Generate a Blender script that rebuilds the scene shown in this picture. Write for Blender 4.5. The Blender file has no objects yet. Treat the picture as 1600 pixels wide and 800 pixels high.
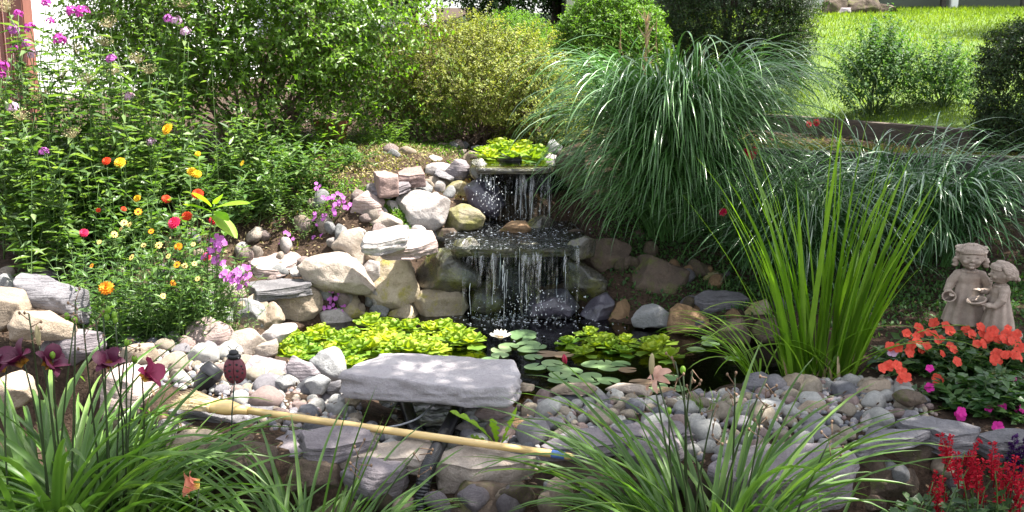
import bpy, math, random, numpy as np
from mathutils import Vector, Matrix, noise as mnoise
R = math.radians
random.seed(11)
rng = np.random.default_rng(11)
sc = bpy.context.scene
COL = sc.collection

# ------------------------------------------------------------------ camera, sky, sun, exposure
CAM_Z, PITCH, F = 1.30, R(11.5), 1570.0
cam_d = bpy.data.cameras.new('camera'); cam = bpy.data.objects.new('camera', cam_d); COL.objects.link(cam)
cam.location = (0, 0, CAM_Z); cam.rotation_euler = (R(90) - PITCH, 0, 0)
cam_d.sensor_width = 36.0; cam_d.lens = F / 1600 * 36.0
cam_d.clip_start = 0.05; cam_d.clip_end = 500
sc.camera = cam

SUN = Vector((0.42, 0.05, 0.90)).normalized()
w = bpy.data.worlds.new("World"); sc.world = w; w.use_nodes = True
nt = w.node_tree; nt.nodes.clear()
wo = nt.nodes.new('ShaderNodeOutputWorld'); bg = nt.nodes.new('ShaderNodeBackground'); sky = nt.nodes.new('ShaderNodeTexSky')
sky.sky_type = 'NISHITA'; sky.sun_disc = False
sky.sun_elevation = math.asin(SUN.z); sky.sun_rotation = math.atan2(SUN.x, SUN.y)
sky.air_density = 1.0; sky.dust_density = 2.5; sky.ozone_density = 1.0
bg.inputs['Strength'].default_value = 0.13
hs = nt.nodes.new('ShaderNodeHueSaturation'); hs.inputs['Saturation'].default_value = .35      # thin haze pales the blue
nt.links.new(sky.outputs[0], hs.inputs['Color']); nt.links.new(hs.outputs[0], bg.inputs[0]); nt.links.new(bg.outputs[0], wo.inputs[0])
sun_d = bpy.data.lights.new('sun', 'SUN'); sun = bpy.data.objects.new('sun', sun_d); COL.objects.link(sun)
sun_d.energy = 5.0; sun_d.angle = R(0.5); sun_d.color = (1.0, 0.95, 0.86)
sun.rotation_euler = SUN.to_track_quat('Z', 'Y').to_euler()
vs = sc.view_settings
vs.view_transform = 'Standard'; vs.look = 'None'; vs.gamma = 1.0; vs.use_curve_mapping = False
vs.exposure = 2.0
cy = sc.cycles
cy.max_bounces = 7; cy.diffuse_bounces = 3; cy.glossy_bounces = 3; cy.transmission_bounces = 4; cy.transparent_max_bounces = 12
cy.caustics_reflective = False; cy.caustics_refractive = False
cy.sample_clamp_indirect = 6.0
try: cy.use_denoising = True
except Exception: pass

# ------------------------------------------------------------------ picture <-> place
CP, SP = math.cos(PITCH), math.sin(PITCH)
def ray(px, py):
    u, v = (px - 800) / F, (400 - py) / F
    return u, CP + v * SP, -SP + v * CP
def PY(px, py, Y):                      # the point on that line of sight Y metres away
    a, b, c = ray(px, py); t = Y / b
    return Vector((a * t, Y, CAM_Z + c * t))
def PZ(px, py, z):                      # the point on that line of sight at height z
    a, b, c = ray(px, py); t = (z - CAM_Z) / c
    return Vector((a * t, b * t, z))
def mpp(Y): return Y / (CP * F)         # metres per pixel about that far away

# ------------------------------------------------------------------ object helpers
def tag(o, label=None, cat=None, group=None, kind=None):
    if label: o['label'] = label
    if cat: o['category'] = cat
    if group: o['group'] = group
    if kind: o['kind'] = kind
    return o
def empty(name, loc=(0, 0, 0), label=None, cat=None, group=None, rz=0):
    o = bpy.data.objects.new(name, None); COL.objects.link(o); o.location = loc; o.rotation_euler = (0, 0, rz)
    o.empty_display_size = 0.05
    return tag(o, label, cat, group)
def children(o): return [c for c in bpy.data.objects if c.parent == o]
_kids = {}
def copy_tree(o, parent=None):
    c = o.copy(); COL.objects.link(c)
    if parent is not None: c.parent = parent; _kids.setdefault(parent.name, []).append(c)
    for ch in list(_kids.get(o.name, [])): copy_tree(ch, c)
    return c

class MB:
    """collects vertices / faces, then links them as one mesh"""
    def __init__(s): s.v = []; s.f3 = []; s.f4 = []; s.a = []; s.n = 0
    def add(s, V, F3=None, F4=None, var=None):
        V = np.asarray(V, float).reshape(-1, 3)
        if F3 is not None and len(F3): s.f3.append(np.asarray(F3, int).reshape(-1, 3) + s.n)
        if F4 is not None and len(F4): s.f4.append(np.asarray(F4, int).reshape(-1, 4) + s.n)
        if var is None: var = np.zeros(len(V))
        s.a.append(np.broadcast_to(np.asarray(var, float), (len(V),)).copy())
        s.v.append(V); s.n += len(V)
        return s
    def build(s, name, mat, parent=None, smooth=True, loc=None):
        me = bpy.data.meshes.new(name)
        V = np.concatenate(s.v) if s.v else np.zeros((0, 3))
        f3 = np.concatenate(s.f3) if s.f3 else np.zeros((0, 3), int)
        f4 = np.concatenate(s.f4) if s.f4 else np.zeros((0, 4), int)
        nl = f3.size + f4.size
        me.vertices.add(len(V)); me.vertices.foreach_set('co', V.astype(np.float32).ravel())
        me.loops.add(nl); me.polygons.add(len(f3) + len(f4))
        me.loops.foreach_set('vertex_index', np.concatenate([f3.ravel(), f4.ravel()]).astype(np.int32))
        tot = np.concatenate([np.full(len(f3), 3), np.full(len(f4), 4)])
        st = np.concatenate([[0], np.cumsum(tot)[:-1]]) if len(tot) else tot
        me.polygons.foreach_set('loop_start', st.astype(np.int32))
        try: me.polygons.foreach_set('loop_total', tot.astype(np.int32))
        except Exception: pass
        me.update(calc_edges=True); me.validate()
        me.polygons.foreach_set('use_smooth', np.full(len(me.polygons), bool(smooth)))
        at = me.attributes.new('var', 'FLOAT', 'POINT')
        A = np.concatenate(s.a) if s.a else np.zeros(0)
        if len(A) == len(me.vertices): at.data.foreach_set('value', A.astype(np.float32))
        if isinstance(mat, (list, tuple)):
            for m in mat: me.materials.append(m)
        else: me.materials.append(mat)
        o = bpy.data.objects.new(name, me); COL.objects.link(o)
        if parent is not None:
            o.parent = parent; _kids.setdefault(parent.name, []).append(o)
        if loc is not None: o.location = loc
        return o

def nrm(a):
    a = np.asarray(a, float); return a / np.maximum(np.linalg.norm(a, axis=-1, keepdims=True), 1e-9)
def rdir(n): return nrm(rng.normal(size=(n, 3)))
UP = np.array([0, 0, 1.0])

def tube(mb, pts, rad, seg=6, var=0.0, cap=True):
    pts = np.asarray([tuple(p) for p in pts], float); k = len(pts)
    rad = np.broadcast_to(np.asarray(rad, float), (k,))
    T = np.zeros_like(pts); T[1:-1] = pts[2:] - pts[:-2]; T[0] = pts[1] - pts[0]; T[-1] = pts[-1] - pts[-2]; T = nrm(T)
    ref = np.array([0, 0, 1.0]) if abs(T[0][2]) < 0.9 else np.array([1.0, 0, 0])
    V = []
    a = np.linspace(0, 2 * np.pi, seg, endpoint=False)
    for i in range(k):
        x = nrm(np.cross(ref, T[i])); y = np.cross(T[i], x); ref = np.cross(x, T[i]) * -1 if False else ref
        V.append(pts[i] + rad[i] * (np.cos(a)[:, None] * x + np.sin(a)[:, None] * y))
    V = np.concatenate(V); F = []
    for i in range(k - 1):
        for j in range(seg):
            F.append((i * seg + j, i * seg + (j + 1) % seg, (i + 1) * seg + (j + 1) % seg, (i + 1) * seg + j))
    F3 = []
    if cap:
        V = np.vstack([V, pts[0], pts[-1]]); c0, c1 = len(V) - 2, len(V) - 1
        for j in range(seg):
            F3.append((c0, (j + 1) % seg, j)); F3.append((c1, (k - 1) * seg + j, (k - 1) * seg + (j + 1) % seg))
    mb.add(V, F3, F, var); return mb

def twigs(mb, O, D, L, rad, k=4, bend=None, var=0.0):
    """many thin 3-sided stems; O,D (n,3) L (n,)"""
    n = len(O); t = np.linspace(0, 1, k)
    if bend is None: bend = np.zeros((n, 3))
    P = O[:, None] + D[:, None] * (L[:, None] * t)[..., None] + bend[:, None] * (t ** 2)[None, :, None]
    x = nrm(np.cross(D, UP + 1e-3)); y = np.cross(D, x)
    rad = np.broadcast_to(np.asarray(rad, float), (n,))
    r = rad[:, None] * (1 - 0.75 * t)[None]
    V = np.zeros((n, k, 3, 3))
    for j in range(3):
        a = j * 2.0944
        V[:, :, j] = P + r[..., None] * (math.cos(a) * x + math.sin(a) * y)[:, None]
    base = (np.arange(n) * k * 3)[:, None, None] + (np.arange(k - 1) * 3)[None, :, None]
    Fs = []
    for j in range(3):
        j2 = (j + 1) % 3
        Fs.append(np.stack([base + j, base + j2, base + 3 + j2, base + 3 + j], -1).reshape(-1, 4))
    mb.add(V.reshape(-1, 3), None, np.concatenate(Fs), var)
    return P

def leaves(mb, P, D, N, L, W, var=None, fold=0.18, mid=0.45, droop=0.0):
    """one folded leaf (two triangles each side) at every P, along D, facing N"""
    n = len(P); D = nrm(D); S = nrm(np.cross(D, N)); N = nrm(np.cross(S, D))
    L = np.broadcast_to(np.asarray(L, float), (n,))[:, None]; W = np.broadcast_to(np.asarray(W, float), (n,))[:, None]
    b = P; m = P + D * L * mid
    l = m + S * W * 0.5 + N * W * fold; r = m - S * W * 0.5 + N * W * fold
    t = P + D * L - N * L * droop
    V = np.stack([b, l, t, r], 1).reshape(-1, 3)
    i = (np.arange(n) * 4)[:, None]
    F3 = np.concatenate([i + [0, 2, 1], i + [0, 3, 2]])
    if var is None: var = rng.random(n)
    mb.add(V, F3, None, np.repeat(np.broadcast_to(var, (n,)), 4))

def leafy(mb_leaf, mb_twig, O, D, L, nleaf, ll, lw, spread=0.8, bend=None, twig_r=0.0015, var_shift=0.0, t0=0.1, droop=0.1, k=4):
    """twigs with leaves set along them"""
    n = len(O); D = nrm(D)
    if bend is None: bend = np.zeros((n, 3))
    if mb_twig is not None: twigs(mb_twig, O, D, L, twig_r, k, bend)
    t = np.linspace(t0, 1, nleaf)[None] + rng.uniform(-.4, .4, (n, nleaf)) / nleaf
    t = np.clip(t, 0, 1.02)
    P = O[:, None] + D[:, None] * (L[:, None] * t)[..., None] + bend[:, None] * (t ** 2)[..., None]
    Dn = nrm(D * L[:, None] * 1.0 + 1e-6)[:, None] + np.zeros_like(P)
    x = nrm(np.cross(D, UP + 1e-3)); y = np.cross(D, x)
    a = (np.arange(nleaf) * 2.4)[None] + rng.uniform(0, 6.28, (n, 1)) + rng.normal(0, .4, (n, nleaf))
    side = np.cos(a)[..., None] * x[:, None] + np.sin(a)[..., None] * y[:, None]
    LD = nrm(Dn * (1 - spread) + side * spread + rng.normal(0, .15, P.shape))
    LN = nrm(UP + Dn * 0.6 + rng.normal(0, .45, P.shape))
    m = n * nleaf
    ss = rng.uniform(.65, 1.15, m)
    v = np.repeat(rng.normal(0, .16, n), nleaf) + rng.random(m) * .6 + .2 + var_shift
    leaves(mb_leaf, P.reshape(-1, 3), LD.reshape(-1, 3), LN.reshape(-1, 3), ll * ss, lw * ss, np.clip(v, 0, 1), droop=droop)
    return P

def blades(mb, B, az, L, w, th0, th1, k=9, e=1.3, fold=0.25, wexp=0.55, var=None, twist=None, wpeak=0.25, kink=None, midvar=0.0):
    """arching strap leaves. B (n,3) base, az heading, L length, w width, th0/th1 lean from upright at base/tip (radians)"""
    n = len(B); t = np.linspace(0, 1, k + 1)
    A = lambda x: np.broadcast_to(np.asarray(x, float), (n,))
    az, L, w, th0, th1 = A(az), A(L), A(w), A(th0), A(th1)
    th = th0[:, None] + (th1 - th0)[:, None] * (t ** e)[None]
    if kink is not None: th = th + kink[:, None] * (t > 0.6)[None] * 1.0
    H = np.stack([np.cos(az), np.sin(az), np.zeros(n)], 1)
    Dv = np.sin(th)[..., None] * H[:, None] + np.cos(th)[..., None] * UP
    step = (L / k)[:, None, None]
    P = B[:, None] + np.concatenate([np.zeros((n, 1, 3)), np.cumsum((Dv[:, 1:] + Dv[:, :-1]) / 2 * step, 1)], 1)
    S = np.stack([-np.sin(az), np.cos(az), np.zeros(n)], 1)[:, None] + np.zeros_like(P)
    N = np.cross(Dv, S)
    if twist is not None:
        a = (twist[:, None] * t[None])[..., None]; S, N = S * np.cos(a) + N * np.sin(a), N * np.cos(a) - S * np.sin(a)
    prof = np.where(t < wpeak, .6 + .4 * t / max(wpeak, 1e-3), 1.0) * np.clip(1 - np.clip((t - wpeak) / (1 - wpeak), 0, 1) ** 1.6, 0, 1) ** wexp
    ww = w[:, None, None] * prof[None, :, None]
    Lf = P - S * ww / 2 ; Rt = P + S * ww / 2; C = P - N * ww * fold
    V = np.stack([Lf, C, Rt], 2).reshape(-1, 3)
    b = (np.arange(n) * (k + 1) * 3)[:, None] + (np.arange(k) * 3)[None]
    b = b[..., None]
    F4 = np.concatenate([(b + [0, 1, 4, 3]).reshape(-1, 4), (b + [1, 2, 5, 4]).reshape(-1, 4)])
    if var is None: var = rng.random(n)
    vv = np.repeat(var, (k + 1) * 3).reshape(-1, 3); vv[:, 1] += midvar
    mb.add(V, None, F4, np.clip(vv, 0, 1).ravel())
    return P

# ------------------------------------------------------------------ materials
def new_mat(name):
    m = bpy.data.materials.new(name); m.use_nodes = True; t = m.node_tree; t.nodes.clear()
    return m, t, (lambda k, **kw: _n(t, k, **kw))
def _n(t, kind, **kw):
    n = t.nodes.new(kind)
    for k, v in kw.items():
        if hasattr(n, k): setattr(n, k, v)
    return n
def setin(n, **kw):
    for k, v in kw.items():
        key = k.replace('_', ' ')
        if isinstance(v, tuple) and len(v) == 3: v = (*v, 1.0)
        n.inputs[key].default_value = v
def ramp(t, stops, fac=None, interp='LINEAR'):
    n = t.nodes.new('ShaderNodeValToRGB'); cr = n.color_ramp; cr.interpolation = interp
    while len(cr.elements) > 1: cr.elements.remove(cr.elements[-1])
    cr.elements[0].position = stops[0][0]; cr.elements[0].color = (*stops[0][1], 1)
    for p, c in stops[1:]:
        e = cr.elements.new(p); e.color = (*c, 1)
    if fac is not None: t.links.new(fac, n.inputs[0])
    return n.outputs[0]
def mixc(t, f, a, b, mode='MIX'):
    n = t.nodes.new('ShaderNodeMix'); n.data_type = 'RGBA'; n.blend_type = mode
    for s, x in ((0, f), (6, a), (7, b)):
        if isinstance(x, (int, float)): n.inputs[s].default_value = x
        elif isinstance(x, tuple): n.inputs[s].default_value = (*x, 1) if len(x) == 3 else x
        else: t.links.new(x, n.inputs[s])
    return n.outputs[2]
def tex(t, scale, detail=6, rough=.6, dist=0.0, coord='Object', stretch=None, seed=None):
    tc = t.nodes.new('ShaderNodeTexCoord'); src = tc.outputs[coord]
    mp = t.nodes.new('ShaderNodeMapping'); t.links.new(src, mp.inputs[0])
    if stretch: mp.inputs['Scale'].default_value = stretch
    if seed is not None: mp.inputs['Location'].default_value = (seed, seed * 1.7, -seed)
    n = t.nodes.new('ShaderNodeTexNoise'); n.inputs['Scale'].default_value = scale
    n.inputs['Detail'].default_value = detail; n.inputs['Roughness'].default_value = rough; n.inputs['Distortion'].default_value = dist
    t.links.new(mp.outputs[0], n.inputs['Vector'])
    return n.outputs['Fac']
def bump(t, h, strength=.5, dist=.01, normal=None):
    b = t.nodes.new('ShaderNodeBump'); b.inputs['Strength'].default_value = strength; b.inputs['Distance'].default_value = dist
    t.links.new(h, b.inputs['Height'])
    if normal is not None: t.links.new(normal, b.inputs['Normal'])
    return b.outputs[0]
def mrange(t, v, a, b, c=0., d=1.):
    n = t.nodes.new('ShaderNodeMapRange'); n.inputs[1].default_value = a; n.inputs[2].default_value = b
    n.inputs[3].default_value = c; n.inputs[4].default_value = d; t.links.new(v, n.inputs[0]); return n.outputs[0]

def leaf_mat(name, dark, mid, light, trans=.35, rough=.45, spec=.4, tcol=None, detail=30):
    """foliage: colour varies from leaf to leaf (mesh attribute 'var'), light passes through"""
    m, t, n = new_mat(name)
    at = n('ShaderNodeAttribute', attribute_name='var')
    col = ramp(t, [(0, dark), (.5, mid), (1, light)], at.outputs['Fac'])
    nz = tex(t, detail, 3)
    col = mixc(t, mrange(t, nz, .3, .7, 0, .35), col, tuple(c * .55 for c in mid))
    p = n('ShaderNodeBsdfPrincipled'); t.links.new(col, p.inputs['Base Color'])
    setin(p, Roughness=rough); p.inputs['Specular IOR Level'].default_value = spec
    tr = n('ShaderNodeBsdfTranslucent')
    tint = tcol or (1.5, 1.7, .5)
    tc = mixc(t, 1.0, col, tint, 'MULTIPLY'); t.links.new(tc, tr.inputs['Color'])
    ad = n('ShaderNodeMixShader'); ad.inputs[0].default_value = trans
    t.links.new(p.outputs[0], ad.inputs[1]); t.links.new(tr.outputs[0], ad.inputs[2])
    o = n('ShaderNodeOutputMaterial'); t.links.new(ad.outputs[0], o.inputs[0])
    return m

def petal_mat(name, a, b, trans=.3, rough=.6):
    return leaf_mat(name, a, tuple((x + y) / 2 for x, y in zip(a, b)), b, trans, rough, .2, (1.2, 1.1, 1.1), 60)

def plain(name, col, rough=.6, metal=0., spec=.5, noise_amt=.15, nscale=20, bmp=.0, bscale=60, bdist=.002, coat=0, stretch=None):
    m, t, n = new_mat(name)
    p = n('ShaderNodeBsdfPrincipled')
    nz = tex(t, nscale, 5, stretch=stretch)
    c = mixc(t, mrange(t, nz, .3, .7), tuple(x * (1 - noise_amt) for x in col), tuple(min(1, x * (1 + noise_amt)) for x in col))
    t.links.new(c, p.inputs['Base Color']); setin(p, Roughness=rough, Metallic=metal)
    p.inputs['Specular IOR Level'].default_value = spec
    p.inputs['Coat Weight'].default_value = coat
    if bmp: t.links.new(bump(t, tex(t, bscale, 6, stretch=stretch), bmp, bdist), p.inputs['Normal'])
    o = n('ShaderNodeOutputMaterial'); t.links.new(p.outputs[0], o.inputs[0])
    return m

def rock_mat(name, c1, c2, c3, rough=.85, moss=0., wet=0., strata=0., speck=.4, mosscol=(.06, .075, .012)):
    m, t, n = new_mat(name)
    oi = n('ShaderNodeObjectInfo')
    big = tex(t, 5, 4, .6, .6); fine = tex(t, 45, 8, .7); grain = tex(t, 160, 4, .6)
    c = mixc(t, mrange(t, big, .35, .65), c1, c2)
    c = mixc(t, mrange(t, fine, .5, .72, 0, .75), c, c3)
    c = mixc(t, mrange(t, grain, .55, .75, 0, speck), c, tuple(x * .35 for x in c1))
    c = mixc(t, mrange(t, grain, .42, .28, 0, speck), c, tuple(min(.75, x * 1.6) for x in c2))
    hsv = n('ShaderNodeHueSaturation'); t.links.new(c, hsv.inputs['Color'])
    t.links.new(mrange(t, oi.outputs['Random'], 0, 1, .82, 1.15), hsv.inputs['Value']); c = hsv.outputs[0]
    hgt = n('ShaderNodeMath', operation='ADD'); t.links.new(fine, hgt.inputs[0])
    g2 = n('ShaderNodeMath', operation='MULTIPLY'); t.links.new(grain, g2.inputs[0]); g2.inputs[1].default_value = .35; t.links.new(g2.outputs[0], hgt.inputs[1])
    h = hgt.outputs[0]
    if strata:
        s = tex(t, 6, 5, .6, .3, stretch=(1, 1, 9)); st = mrange(t, s, .3, .7)
        c = mixc(t, mrange(t, s, .5, .62, 0, strata), c, tuple(x * .5 for x in c1))
        a2 = n('ShaderNodeMath', operation='ADD'); t.links.new(h, a2.inputs[0]); t.links.new(st, a2.inputs[1]); h = a2.outputs[0]
    if moss:
        mz = tex(t, 9, 6, .65, .4, seed=3.1)
        f = mrange(t, mz, .62 - moss * .32, .72 - moss * .2, 0, 1)
        c = mixc(t, f, c, mixc(t, mrange(t, fine, .3, .7), mosscol, tuple(x * 2.4 for x in mosscol)))
    p = n('ShaderNodeBsdfPrincipled'); t.links.new(c, p.inputs['Base Color'])
    setin(p, Roughness=rough * (1 - wet) + .16 * wet); p.inputs['Specular IOR Level'].default_value = .3 + .5 * wet
    if wet: p.inputs['Coat Weight'].default_value = wet * .6; p.inputs['Coat Roughness'].default_value = .12
    t.links.new(bump(t, h, .85, .011), p.inputs['Normal'])
    o = n('ShaderNodeOutputMaterial'); t.links.new(p.outputs[0], o.inputs[0])
    return m
# ------------------------------------------------------------------ the lie of the land
# ground seen in the photo: (px, py, height) or (px, py, None, distance)
GP = [
 # gravel shelf and rim
 (0,600,.06),(100,600,.05),(190,560,.07),(250,540,.07),(300,600,.04),(450,620,.03),(420,560,.05),(600,665,-.04),(700,675,-.10),(760,680,-.06),
 (850,640,.02),(1000,625,.01),(1200,650,.03),(1350,665,.04),(1450,650,.05),(1150,612,.02),(1300,600,.04),(1580,640,.05),
 (450,700,.0),(600,715,-.04),(700,735,-.09),(850,715,-.03),(1000,705,0.),(1200,710,0.),(1400,695,0.),(1550,690,.02),
 # left bed and rock bank
 (60,540,.08),(0,500,.16),(170,500,.10),(250,480,.13),(330,480,.10),(400,500,.06),(480,500,.02),(560,495,.0),(620,495,.0),
 (100,430,.22),(230,430,.22),(340,430,.22),(430,440,.18),(520,440,.2),(620,430,.20),(680,440,.14),
 (0,380,.34),(100,350,.40),(250,370,.36),(400,370,.36),(480,360,.38),(560,370,.38),(620,370,.36),(700,380,.30),
 (100,300,.50),(300,300,.52),(450,300,.56),(560,300,.58),(640,300,.54),(700,300,.50),
 (300,265,.60),(450,260,.64),(560,262,.66),(650,245,.68),(700,230,.68),(600,225,.72),(900,215,.70),
 # right bank
 (940,500,.0),(1060,520,.0),(1130,530,.02),(960,420,.2),(1060,430,.17),(1150,440,.14),(1000,370,.32),(1100,380,.30),
 (1250,480,.12),(1400,470,.15),(1560,470,.18),(1420,560,.08),(1560,560,.10),(900,300,.50),(1350,400,.25),(1570,400,.28),(1100,320,.42),(1250,330,.40),
]
XY, ZZ, PIX, PYY = [], [], [], []
for g in GP:
    p = PZ(g[0], g[1], g[2]); XY.append((p.x, p.y)); ZZ.append(p.z); PIX.append((g[0], g[1])); PYY.append(p.y)
for x, y, z in [(-6,6.4,.75),(-3,6.3,.70),(0,6.6,.70),(-6,8,.85),(-3,8,.82),(0,8,.78),(-6,4,.2),(-4.5,5,.45),(-6,5.2,.5),(-4,3.4,.05),(-4,2.9,0),(4,3.2,.05),(5,4,.15),(6,5,.35),(3.4,4.6,.22),(6,4,.2),
                (1.2,6.2,.62),(2.2,5.3,.42),(3.0,5.2,.38),(4.5,5.2,.38)]:
    XY.append((x, y)); ZZ.append(z)
XY = np.array(XY); ZZ = np.array(ZZ); PIX = np.array(PIX, float); PYY = np.array(PYY)
def _u(r2): return np.where(r2 > 1e-12, .5 * r2 * np.log(np.maximum(r2, 1e-12)), 0)
_n0 = len(XY); _K = _u(((XY[:, None] - XY[None]) ** 2).sum(-1)) + .012 * np.eye(_n0)
_P = np.hstack([np.ones((_n0, 1)), XY]); _A = np.block([[_K, _P], [_P.T, np.zeros((3, 3))]])
_W = np.linalg.solve(_A, np.concatenate([ZZ, np.zeros(3)]))
def tps(x, y):
    q = np.stack([x.ravel(), y.ravel()], 1); out = np.zeros(len(q))
    for s in range(0, len(q), 20000):
        qq = q[s:s + 20000]; out[s:s + 20000] = _u(((qq[:, None] - XY[None]) ** 2).sum(-1)) @ _W[:_n0] + _W[_n0] + qq @ _W[_n0 + 1:]
    return out.reshape(x.shape)
def Yof(px, py):
    d2 = ((PIX - np.array([px, py])) ** 2 * np.array([.35, 1.6])).sum(1) + 30
    wgt = 1 / d2 ** 2; return float((wgt * PYY).sum() / wgt.sum())
def poly_sd(x, y, poly):
    """signed distance, negative inside"""
    P = np.array(poly); x = np.asarray(x, float); y = np.asarray(y, float)
    d = np.full(x.shape, 1e9); ins = np.zeros(x.shape, bool)
    for i in range(len(P)):
        a, b = P[i], P[(i + 1) % len(P)]; e = b - a
        t = np.clip(((x - a[0]) * e[0] + (y - a[1]) * e[1]) / (e @ e), 0, 1)
        d = np.minimum(d, np.hypot(x - a[0] - t * e[0], y - a[1] - t * e[1]))
        c = ((a[1] > y) != (b[1] > y)) & (x < (b[0] - a[0]) * (y - a[1]) / (b[1] - a[1] + 1e-12) + a[0]); ins ^= c
    return np.where(ins, -d, d)
def pxpoly(pts, z): return [tuple(PZ(a, b, z))[:2] for a, b in pts]
POND = pxpoly([(428,566),(440,520),(520,500),(620,490),(700,484),(800,478),(900,484),(960,505),(1060,520),(1130,528),(1200,524),(1270,540),(1300,566),(1270,592),(1190,604),(1050,616),(950,618),(850,612),(815,604),(700,598),(560,598),(500,575)], 0.)
BASIN1 = pxpoly([(700,388),(900,388),(915,372),(890,346),(740,346),(700,366)], .36)
BASIN2 = pxpoly([(742,259),(866,259),(880,236),(860,222),(750,222),(735,240)], .675)
_wl = sorted([tuple(PZ(a, b, .02))[:2] for a, b in [(-120,575),(0,575),(140,580),(200,612),(250,665),(330,705),(500,728),(680,742),(850,745),(1000,735),(1150,735),(1350,715),(1500,705),(1700,700)]])
_wx = np.array([p[0] for p in _wl]); _wy = np.array([p[1] for p in _wl])
# timber lines of the terraces (world x, y)
UT = [(-1.0, 9.3), (.35, 8.9), (2.1, 7.75), (2.95, 6.15), (6.0, 5.6)]
LT = [(1.0, 6.2), (1.7, 5.75), (3.0, 5.35), (6.0, 5.0)]
def on(line, x): return np.interp(x, [p[0] for p in line], [p[1] for p in line])
def sstep(a, b, v): t = np.clip((v - a) / (b - a), 0, 1); return t * t * (3 - 2 * t)
def height(x, y, detail=True):
    x = np.asarray(x, float); y = np.asarray(y, float)
    xc, yc = np.clip(x, -7, 6.5), np.clip(y, 2.7, 8.2)
    z = tps(xc, yc)
    far = .78 + np.clip(y - 7.5, 0, 99) * .05
    z = z * (1 - sstep(6.8, 8.2, y)) + far * sstep(6.8, 8.2, y)
    # lower terrace (z .70) behind the lower timber, lawn behind the upper one
    low = sstep(-.04, .04, y - on(LT, x) - .02) * sstep(.95, 1.05, x)
    z = z * (1 - low) + .70 * low
    up = sstep(-.04, .04, y - on(UT, x) - .02) * sstep(-3.4, -.7, x)
    dy = np.clip(y - on(UT, x), 0, 60)
    lawn = .80 + 1.40 * (1 - np.exp(-(dy / 6.5) ** 1.25)) + .006 * np.clip(dy - 9, 0, 99)
    z = z * (1 - up) + lawn * up
    z = z - .035 * np.exp(-((x + .95) / .9) ** 2 - ((y - 4.95) / .55) ** 2)
    # bed in front of the dry-stone rim
    fr = 1 - sstep(-.10, .02, y - np.interp(x, _wx, _wy))
    z = z * (1 - fr) + (-.30 + .04 * np.sin(x * 2.1)) * fr
    # pond and the two fall basins
    s = poly_sd(x, y, POND); c = 1 - sstep(-.16, .0, s); z = z * (1 - c) + (-.32) * c
    z = np.where((s < .0), np.minimum(z, -.03), z)
    s = poly_sd(x, y, BASIN1); c = 1 - sstep(-.02, .10, s); z = z * (1 - c) + np.minimum(z, .22) * c
    s = poly_sd(x, y, BASIN2); c = 1 - sstep(-.02, .10, s); z = z * (1 - c) + np.minimum(z, .55) * c
    return z
def hz(x, y): return float(height(np.array([x]), np.array([y]))[0])

gx = np.concatenate([-np.geomspace(60, 5.05, 16), np.arange(-5, 5.001, .035), np.geomspace(5.05, 60, 16)])
gy = np.concatenate([[-12, -5, 0, 1.0, 1.6], np.arange(2.0, 7.4, .035), np.arange(7.4, 16.4, .15), np.geomspace(16.6, 120, 14)])
GX, GY = np.meshgrid(gx, gy); GZ = height(GX, GY)
nn = np.array([mnoise.noise(Vector((a * 3.1, b * 3.1, 0))) for a, b in zip(GX.ravel(), GY.ravel())]).reshape(GX.shape)
n2 = np.array([mnoise.noise(Vector((a * 11, b * 11, 5))) for a, b in zip(GX.ravel(), GY.ravel())]).reshape(GX.shape)
lawn_m = (GY > on(UT, GX) + .07) & (GX > -.9)
GZ = GZ + np.where(lawn_m, nn * .012, nn * .02 + n2 * .012)
ny, nx = GX.shape
idx = np.arange(nx * ny).reshape(ny, nx)
Q = np.stack([idx[:-1, :-1], idx[:-1, 1:], idx[1:, 1:], idx[1:, :-1]], -1).reshape(-1, 4)
cxm = (GX[:-1, :-1] + GX[1:, 1:]).ravel() / 2; cym = (GY[:-1, :-1] + GY[1:, 1:]).ravel() / 2
isl = (cym > on(UT, cxm) + .07) & (cxm > -.9)

def soil_material():
    m, t, n = new_mat('soil_and_mulch')
    a = tex(t, 4, 5, coord='Object'); b = tex(t, 60, 8, .7); v = n('ShaderNodeTexVoronoi'); v.inputs['Scale'].default_value = 55
    tc = n('ShaderNodeTexCoord'); t.links.new(tc.outputs['Object'], v.inputs['Vector'])
    c = mixc(t, mrange(t, a, .35, .65), (.035, .022, .014), (.075, .048, .032))
    c = mixc(t, mrange(t, b, .45, .7, 0, .8), c, (.15, .10, .07))
    c = mixc(t, mrange(t, v.outputs['Distance'], 0, .5, .0, .6), (.02, .013, .009), c)
    p = n('ShaderNodeBsdfPrincipled'); t.links.new(c, p.inputs['Base Color']); setin(p, Roughness=.95); p.inputs['Specular IOR Level'].default_value = .2
    t.links.new(bump(t, b, .9, .015), p.inputs['Normal'])
    o = n('ShaderNodeOutputMaterial'); t.links.new(p.outputs[0], o.inputs[0]); return m
M = {}
M['soil'] = soil_material()
def lawn_material():
    m, t, n = new_mat('lawn_turf')
    a = tex(t, .8, 4); b = tex(t, 40, 6, .7)
    c = mixc(t, mrange(t, a, .35, .65), (.075, .14, .018), (.11, .17, .025))
    c = mixc(t, mrange(t, b, .4, .65, 0, .6), c, (.04, .085, .012))
    p = n('ShaderNodeBsdfPrincipled'); t.links.new(c, p.inputs['Base Color']); setin(p, Roughness=.8)
    t.links.new(bump(t, b, .8, .02), p.inputs['Normal'])
    o = n('ShaderNodeOutputMaterial'); t.links.new(p.outputs[0], o.inputs[0]); return m
M['lawn'] = lawn_material()
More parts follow.
